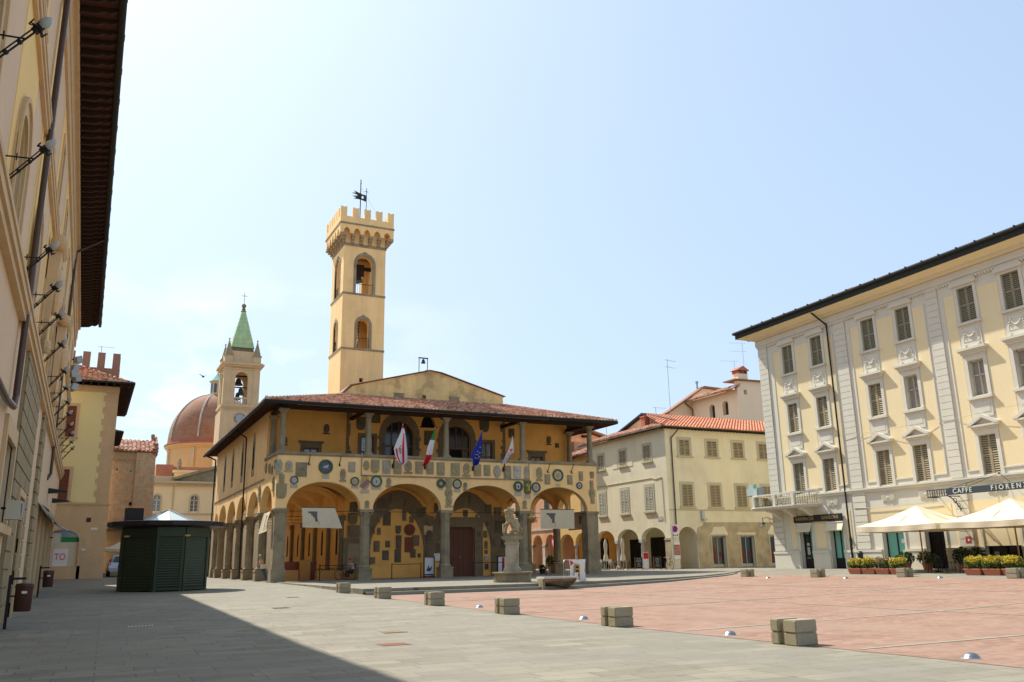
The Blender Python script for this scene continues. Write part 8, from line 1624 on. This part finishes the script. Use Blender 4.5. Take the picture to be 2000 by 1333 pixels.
for i, (x, y) in enumerate(((42.6, 68.4), (42.6, 64.8), (42.4, 66.5))): table((x, y, gz(x, y)), 'whitechair', 'small white round cafe table '+['at the left furled parasol', 'at the right furled parasol', 'between the furled parasols'][i])
def easel(x, y, lab, w_=.62, h_=1.05, extra=None):
    z = gz(x, y); E_ = thing('chalkboard_easel', lab, 'chalkboard', (x, y, z), 'chalkboards of the arcade cafe'); Fm = frame((x, y, z), (.9, -.44, 0), (-.44, -.9, 0)); mb = MB(Fm); mb.add([(-w_/2, .15, .12), (w_/2, .15, .12), (w_/2, .02, h_), (-w_/2, .02, h_), (-w_/2, .11, .12), (w_/2, .11, .12), (w_/2, -.02, h_), (-w_/2, -.02, h_)], [(0, 1, 2, 3), (4, 5, 6, 7), (0, 1, 5, 4), (1, 2, 6, 5), (2, 3, 7, 6), (3, 0, 4, 7)]); b_ = mb.build('slate', 'blackboard', E_)
    mb = MB(Fm); [mb.tube([(s_*w_/2, .16, 0), (s_*w_/2, .0, h_+.04)], .02, 5) for s_ in (-1, 1)]; [mb.tube([(s_*w_/2, -.35, 0), (s_*w_/2, .0, h_)], .018, 5) for s_ in (-1, 1)]; mb.build('legs', 'redwood', E_)
    mb = MB(Fm); rr = random.Random(int(x*10))
    for k in range(6): a_ = rr.uniform(.3, .8)*w_/2; zz = .3+k*.12; d_ = .165-.13*(zz-.12)/(h_-.12); mb.box(-a_, a_, d_, d_+.004, zz, zz+.03)
    mb.build('chalk_lines', 'label', b_)
easel(42.5, 62.74, 'chalkboard easel with faint chalk lines, the left one before the beige arches'); easel(42.9, 60.6, 'chalkboard easel with bright chalk lines, the right one before the beige corner'); bicycle((43.3, 59.55, gz(43.3, 59.55)), R(80), 'dark bicycle parked against the beige corner pier')
PP = thing('red_menu_panel', 'red and white upright menu panel just right of the left chalkboard', 'sign', (42.9, 62.2, gz(42.9, 62.2))); mb = MB(frame((42.9, 62.2, gz(42.9, 62.2)), (.9, -.44, 0), (-.44, -.9, 0))); mb.box(-.22, .22, -.02, .02, .25, 1.45); mb.box(-.2, .2, -.15, .15, 0, .25); mb.build('panel', 'white', PP); mb = MB(frame((42.9, 62.2, gz(42.9, 62.2)), (.9, -.44, 0), (-.44, -.9, 0))); mb.box(-.2, .2, .02, .03, .9, 1.4); mb.build('red_field', 'red', PP)
NP = thing('no_parking_sign', 'no parking sign, blue disc with red ring on a white plate, on the beige corner', 'road sign', (44.5, 60.1, .6)); FN = frame((0, QY-.25, 0), (1, 0, 0), (0, -1, 0)); mb = MB(FN); mb.box(44.1, 44.82, -.03, 0, 3.2, 4.25); mb.build('plate', 'white', NP); mb = MB(FN); ring(oval(44.46, 3.88, .56, .56, 20)+[oval(44.46, 3.88, .56, .56, 20)[0]], oval(44.46, 3.88, .42, .42, 20)+[oval(44.46, 3.88, .42, .42, 20)[0]], mb, 0, .015); mb.add([(44.3, .016, 4.08), (44.26, .016, 4.03), (44.62, .016, 3.68), (44.66, .016, 3.73)], [(0, 1, 2, 3)]); mb.build('red_ring', 'red', NP); mb = MB(FN); mb.prism(oval(44.46, 3.88, .44, .44, 20), 0, .01); mb.build('blue_disc', 'blue', NP)
mb = MB(FN); mb.box(44.2, 44.36, 0, .008, 3.33, 3.43); mb.box(44.42, 44.55, 0, .008, 3.33, 3.4); mb.box(44.62, 44.74, 0, .008, 3.33, 3.45); mb.build('small_symbols', 'blue', NP); mb = MB(); mb.cyl((44.16, QY-.32, .5), (44.16, QY-.32, 4.2), .03, .03, 8); mb.build('post', 'alu', NP)
NB = thing('red_notice_panel', 'tall red and white notice panel with lines of text on the beige corner pier', 'notice board', (44.7, 60.1, 1.4)); FN2 = frame((0, QY, 0), (1, 0, 0), (0, -1, 0)); mb = MB(FN2); mb.box(44.3, 45.0, .0, .06, 1.4, 2.85); mb.build('panel', 'white', NB); mb = MB(FN2); mb.box(44.33, 44.97, .06, .066, 1.75, 2.6); mb.build('red_field', mat('dull_red_print', (.42, .09, .06), fine=.3, fs=14, bump=0), NB); mb = MB(FN2); [mb.box(44.4+(.05 if k % 2 else 0), 44.9, .066, .07, 1.85+k*.12, 1.89+k*.12) for k in range(6)]; mb.build('text_lines', 'label', NB)
SB = thing('sail_flag', 'curved red and white sail flag seen through the last palace arch', 'flag', (43.0, 78.3, .5)); FSB = frame((43.0, 0, 0), (0, 1, 0), (-1, 0, 0)); mb = MB(FSB); mb.prism([(78.9, 3.9), (79.15, 3.6), (79.0, 3.0), (78.4, 2.3), (77.7, 1.9), (77.9, 2.7), (78.1, 3.3), (78.5, 3.8)], -.01, .01); mb.build('sail', 'red', SB); mb = MB(FSB); mb.prism([(78.75, 3.55), (78.9, 3.3), (78.6, 2.8), (78.15, 2.4), (78.2, 2.9), (78.45, 3.4)], .01, .02); mb.build('white_emblem', 'white', SB); mb = MB(FSB); mb.tube([(78.9, 0, .5), (79.2, 0, 2.5), (79.15, 0, 3.6), (78.8, 0, 3.95), (78.4, 0, 3.8)], .02, 6); mb.build('pole', 'iron', SB)
def potplant(x, y, rp, hp, rf, hf, n, m, pm, lab, s_=.1, nm='potted_plant', z=None):
    z = gz(x, y) if z is None else z; P_ = thing(nm, lab, 'plant', (x, y, z)); mb = MB(); mb.lathe(x, y, [(rp*.7, z), (rp, z+hp), (rp*1.08, z+hp), (rp*1.08, z+hp-.05)], 14); mb.build('pot', pm, P_); mb = MB(); leaves(mb, (x, y, z+hp+hf*.5), rf, rf, hf*.6, n, s_, random.Random(int(x*7+y))); mb.build('foliage', m, P_, recalc=False)
potplant(37.9, 70.0, .22, .5, .35, .9, 260, 'leaf', 'marble', 'tall green potted plant beyond the right side of the palace arcade', .16); potplant(38.3, 63.6, .25, .35, .3, .35, 160, 'leaf', 'iron', 'low green plant in a dark bowl at the foot of the right palace pier', .1); potplant(33.9, 64.0, .28, .4, .3, .3, 160, 'leafd', 'iron', 'dark bushy plant on the floor of the last palace arch', .1)
# ---------------- cafe under the parasols on the right
def WR(u, d): return FRB @ Vector((u, d, 0))
for u, d, lab in ((14.95, 2.5, 'large cream square parasol, the left of the two beside the cream building'), (20.75, 2.5, 'large cream square parasol, the right one cut by the picture edge')):
    q = WR(u, d); parasol(q.x, q.y, gz(q.x, q.y), 2.05, 2.68, 3.12, 4.22, lab, 'canvas', 'polewood', .3, 'large_parasol', grp='open cream parasols of the right cafe')
def planter(u, d, m, lab, seed, L=.92):
    q = WR(u, d); z = gz(q.x, q.y); P_ = thing('terracotta_planter', lab, 'planter', (q.x, q.y, z), 'terracotta planters edging the right cafe'); Fm = Matrix(((RE.x, RN.x, 0, q.x), (RE.y, RN.y, 0, q.y), (0, 0, 1, z), (0, 0, 0, 1))); mb = MB(Fm); v = MB(Fm); h = .32; a = L/2
    mb.add([(-a+.06, -.14, 0), (a-.06, -.14, 0), (a-.06, .14, 0), (-a+.06, .14, 0), (-a, -.2, h-.05), (a, -.2, h-.05), (a, .2, h-.05), (-a, .2, h-.05)], [(0, 1, 2, 3), (4, 5, 6, 7), (0, 1, 5, 4), (1, 2, 6, 5), (2, 3, 7, 6), (3, 0, 4, 7)]); mb.box(-a-.02, a+.02, -.22, .22, h-.05, h); mb.build('trough', 'terracotta', P_)
    r_ = random.Random(seed); mb = MB(Fm); mg = MB(Fm)
    for k in range(5): leaves(mg, (-a*.8+k*a*.4, r_.uniform(-.05, .05), h+.2+r_.uniform(-.03, .05)), .15, .27, .27, 220, .075, r_); leaves(mb, (-a*.72+k*a*.36, r_.uniform(-.05, .05), h+.33+r_.uniform(-.03, .06)), .17, .28, .27, 260, .065, r_, -.5)
    f_ = mg.build('foliage', 'leaf', P_, recalc=False); mb.build('blossom', m, P_, recalc=False)
pl_ = [(12.3, 'leafy', 'first terracotta planter with yellow green bush, leftmost of the left row'), (13.3, 'leafy', 'second terracotta planter with yellow green bush in the left row'), (14.3, 'dryleaf', 'third terracotta planter of the left row, its bush half withered tan'), (15.35, 'leafy', 'fourth terracotta planter of the left row, behind the stone seat'), (20.0, 'leafy', 'terracotta planter with yellow bush, left one of the right row'), (21.05, 'leafy', 'terracotta planter with the brightest yellow bush, middle of the right row'), (22.1, 'leafy', 'terracotta planter with yellow bush at the right picture edge')]
for i, (u, m, lab) in enumerate(pl_): planter(u, 4.9, m, lab, 30+i)
for i, (u, d, lab) in enumerate(((12.9, 1.6, 'dark green hedge plant behind the left planters'), (14.4, 1.6, 'low dark green shrub under the left parasol'), (17.2, 2.2, 'tall dark green shrub in a terracotta pot left of the wooden pole'), (18.2, 2.3, 'tall dark green shrub in a terracotta pot right of the wooden pole'))):
    q = WR(u, d); potplant(q.x, q.y, .3, .4, .55 if i < 2 else .5, .6 if i < 2 else .8, 500, 'leaf' if i < 2 else 'leafd', 'terracotta', lab, .12)
k = 0
pos = ['by the wooden pole of the left parasol', 'second along the shaded wall', 'third along the shaded wall', 'in the middle of the shaded terrace', 'left of the dark glass doors', 'before the dark glass doors', 'near the right parasol pole', 'at the front between the planter rows', 'at the far left of the terrace', 'nearest the right picture edge', 'behind the right planters', 'second behind the right planters']
for (u, d, r_) in ((16.3, 3.4, .3), (16.6, 1.7, 2.8), (17.7, 1.3, 0), (18.2, 3.3, 1.0), (19.0, 1.4, 3.0), (19.8, 2.2, .5), (20.6, 1.5, 2.0), (17.3, 4.0, 1.6), (15.8, 1.5, .2), (22.3, 3.2, 1.1), (20.4, 3.6, .4), (21.4, 3.7, 2.9)):
    q = WR(u, d); chair((q.x, q.y, gz(q.x, q.y)), r_, 'chair', 'black wire cafe chair, '+pos[k], 'black wire chairs under the parasols'); k += 1
for i, (u, d) in enumerate(((16.0, 2.7), (18.5, 2.2), (20.0, 3.0), (21.8, 2.5))): q = WR(u, d); table((q.x, q.y, gz(q.x, q.y)), 'chair', 'black round cafe table '+['beside the left parasol pole', 'in the middle of the terrace', 'left of the right parasol pole', 'at the right picture edge'][i], .34)
q = WR(8.5, .6); BN = thing('black_wall_bin', 'small black lidded bin beside the downpipe on the cream building', 'litter bin', (q.x, q.y, gz(q.x, q.y))); mb = MB(); z = gz(q.x, q.y); mb.lathe(q.x, q.y, [(.16, z), (.17, z+.9), (.2, z+.92), (.18, z+1.0), (.1, z+1.12)], 14); mb.build('bin_body', 'black', BN)
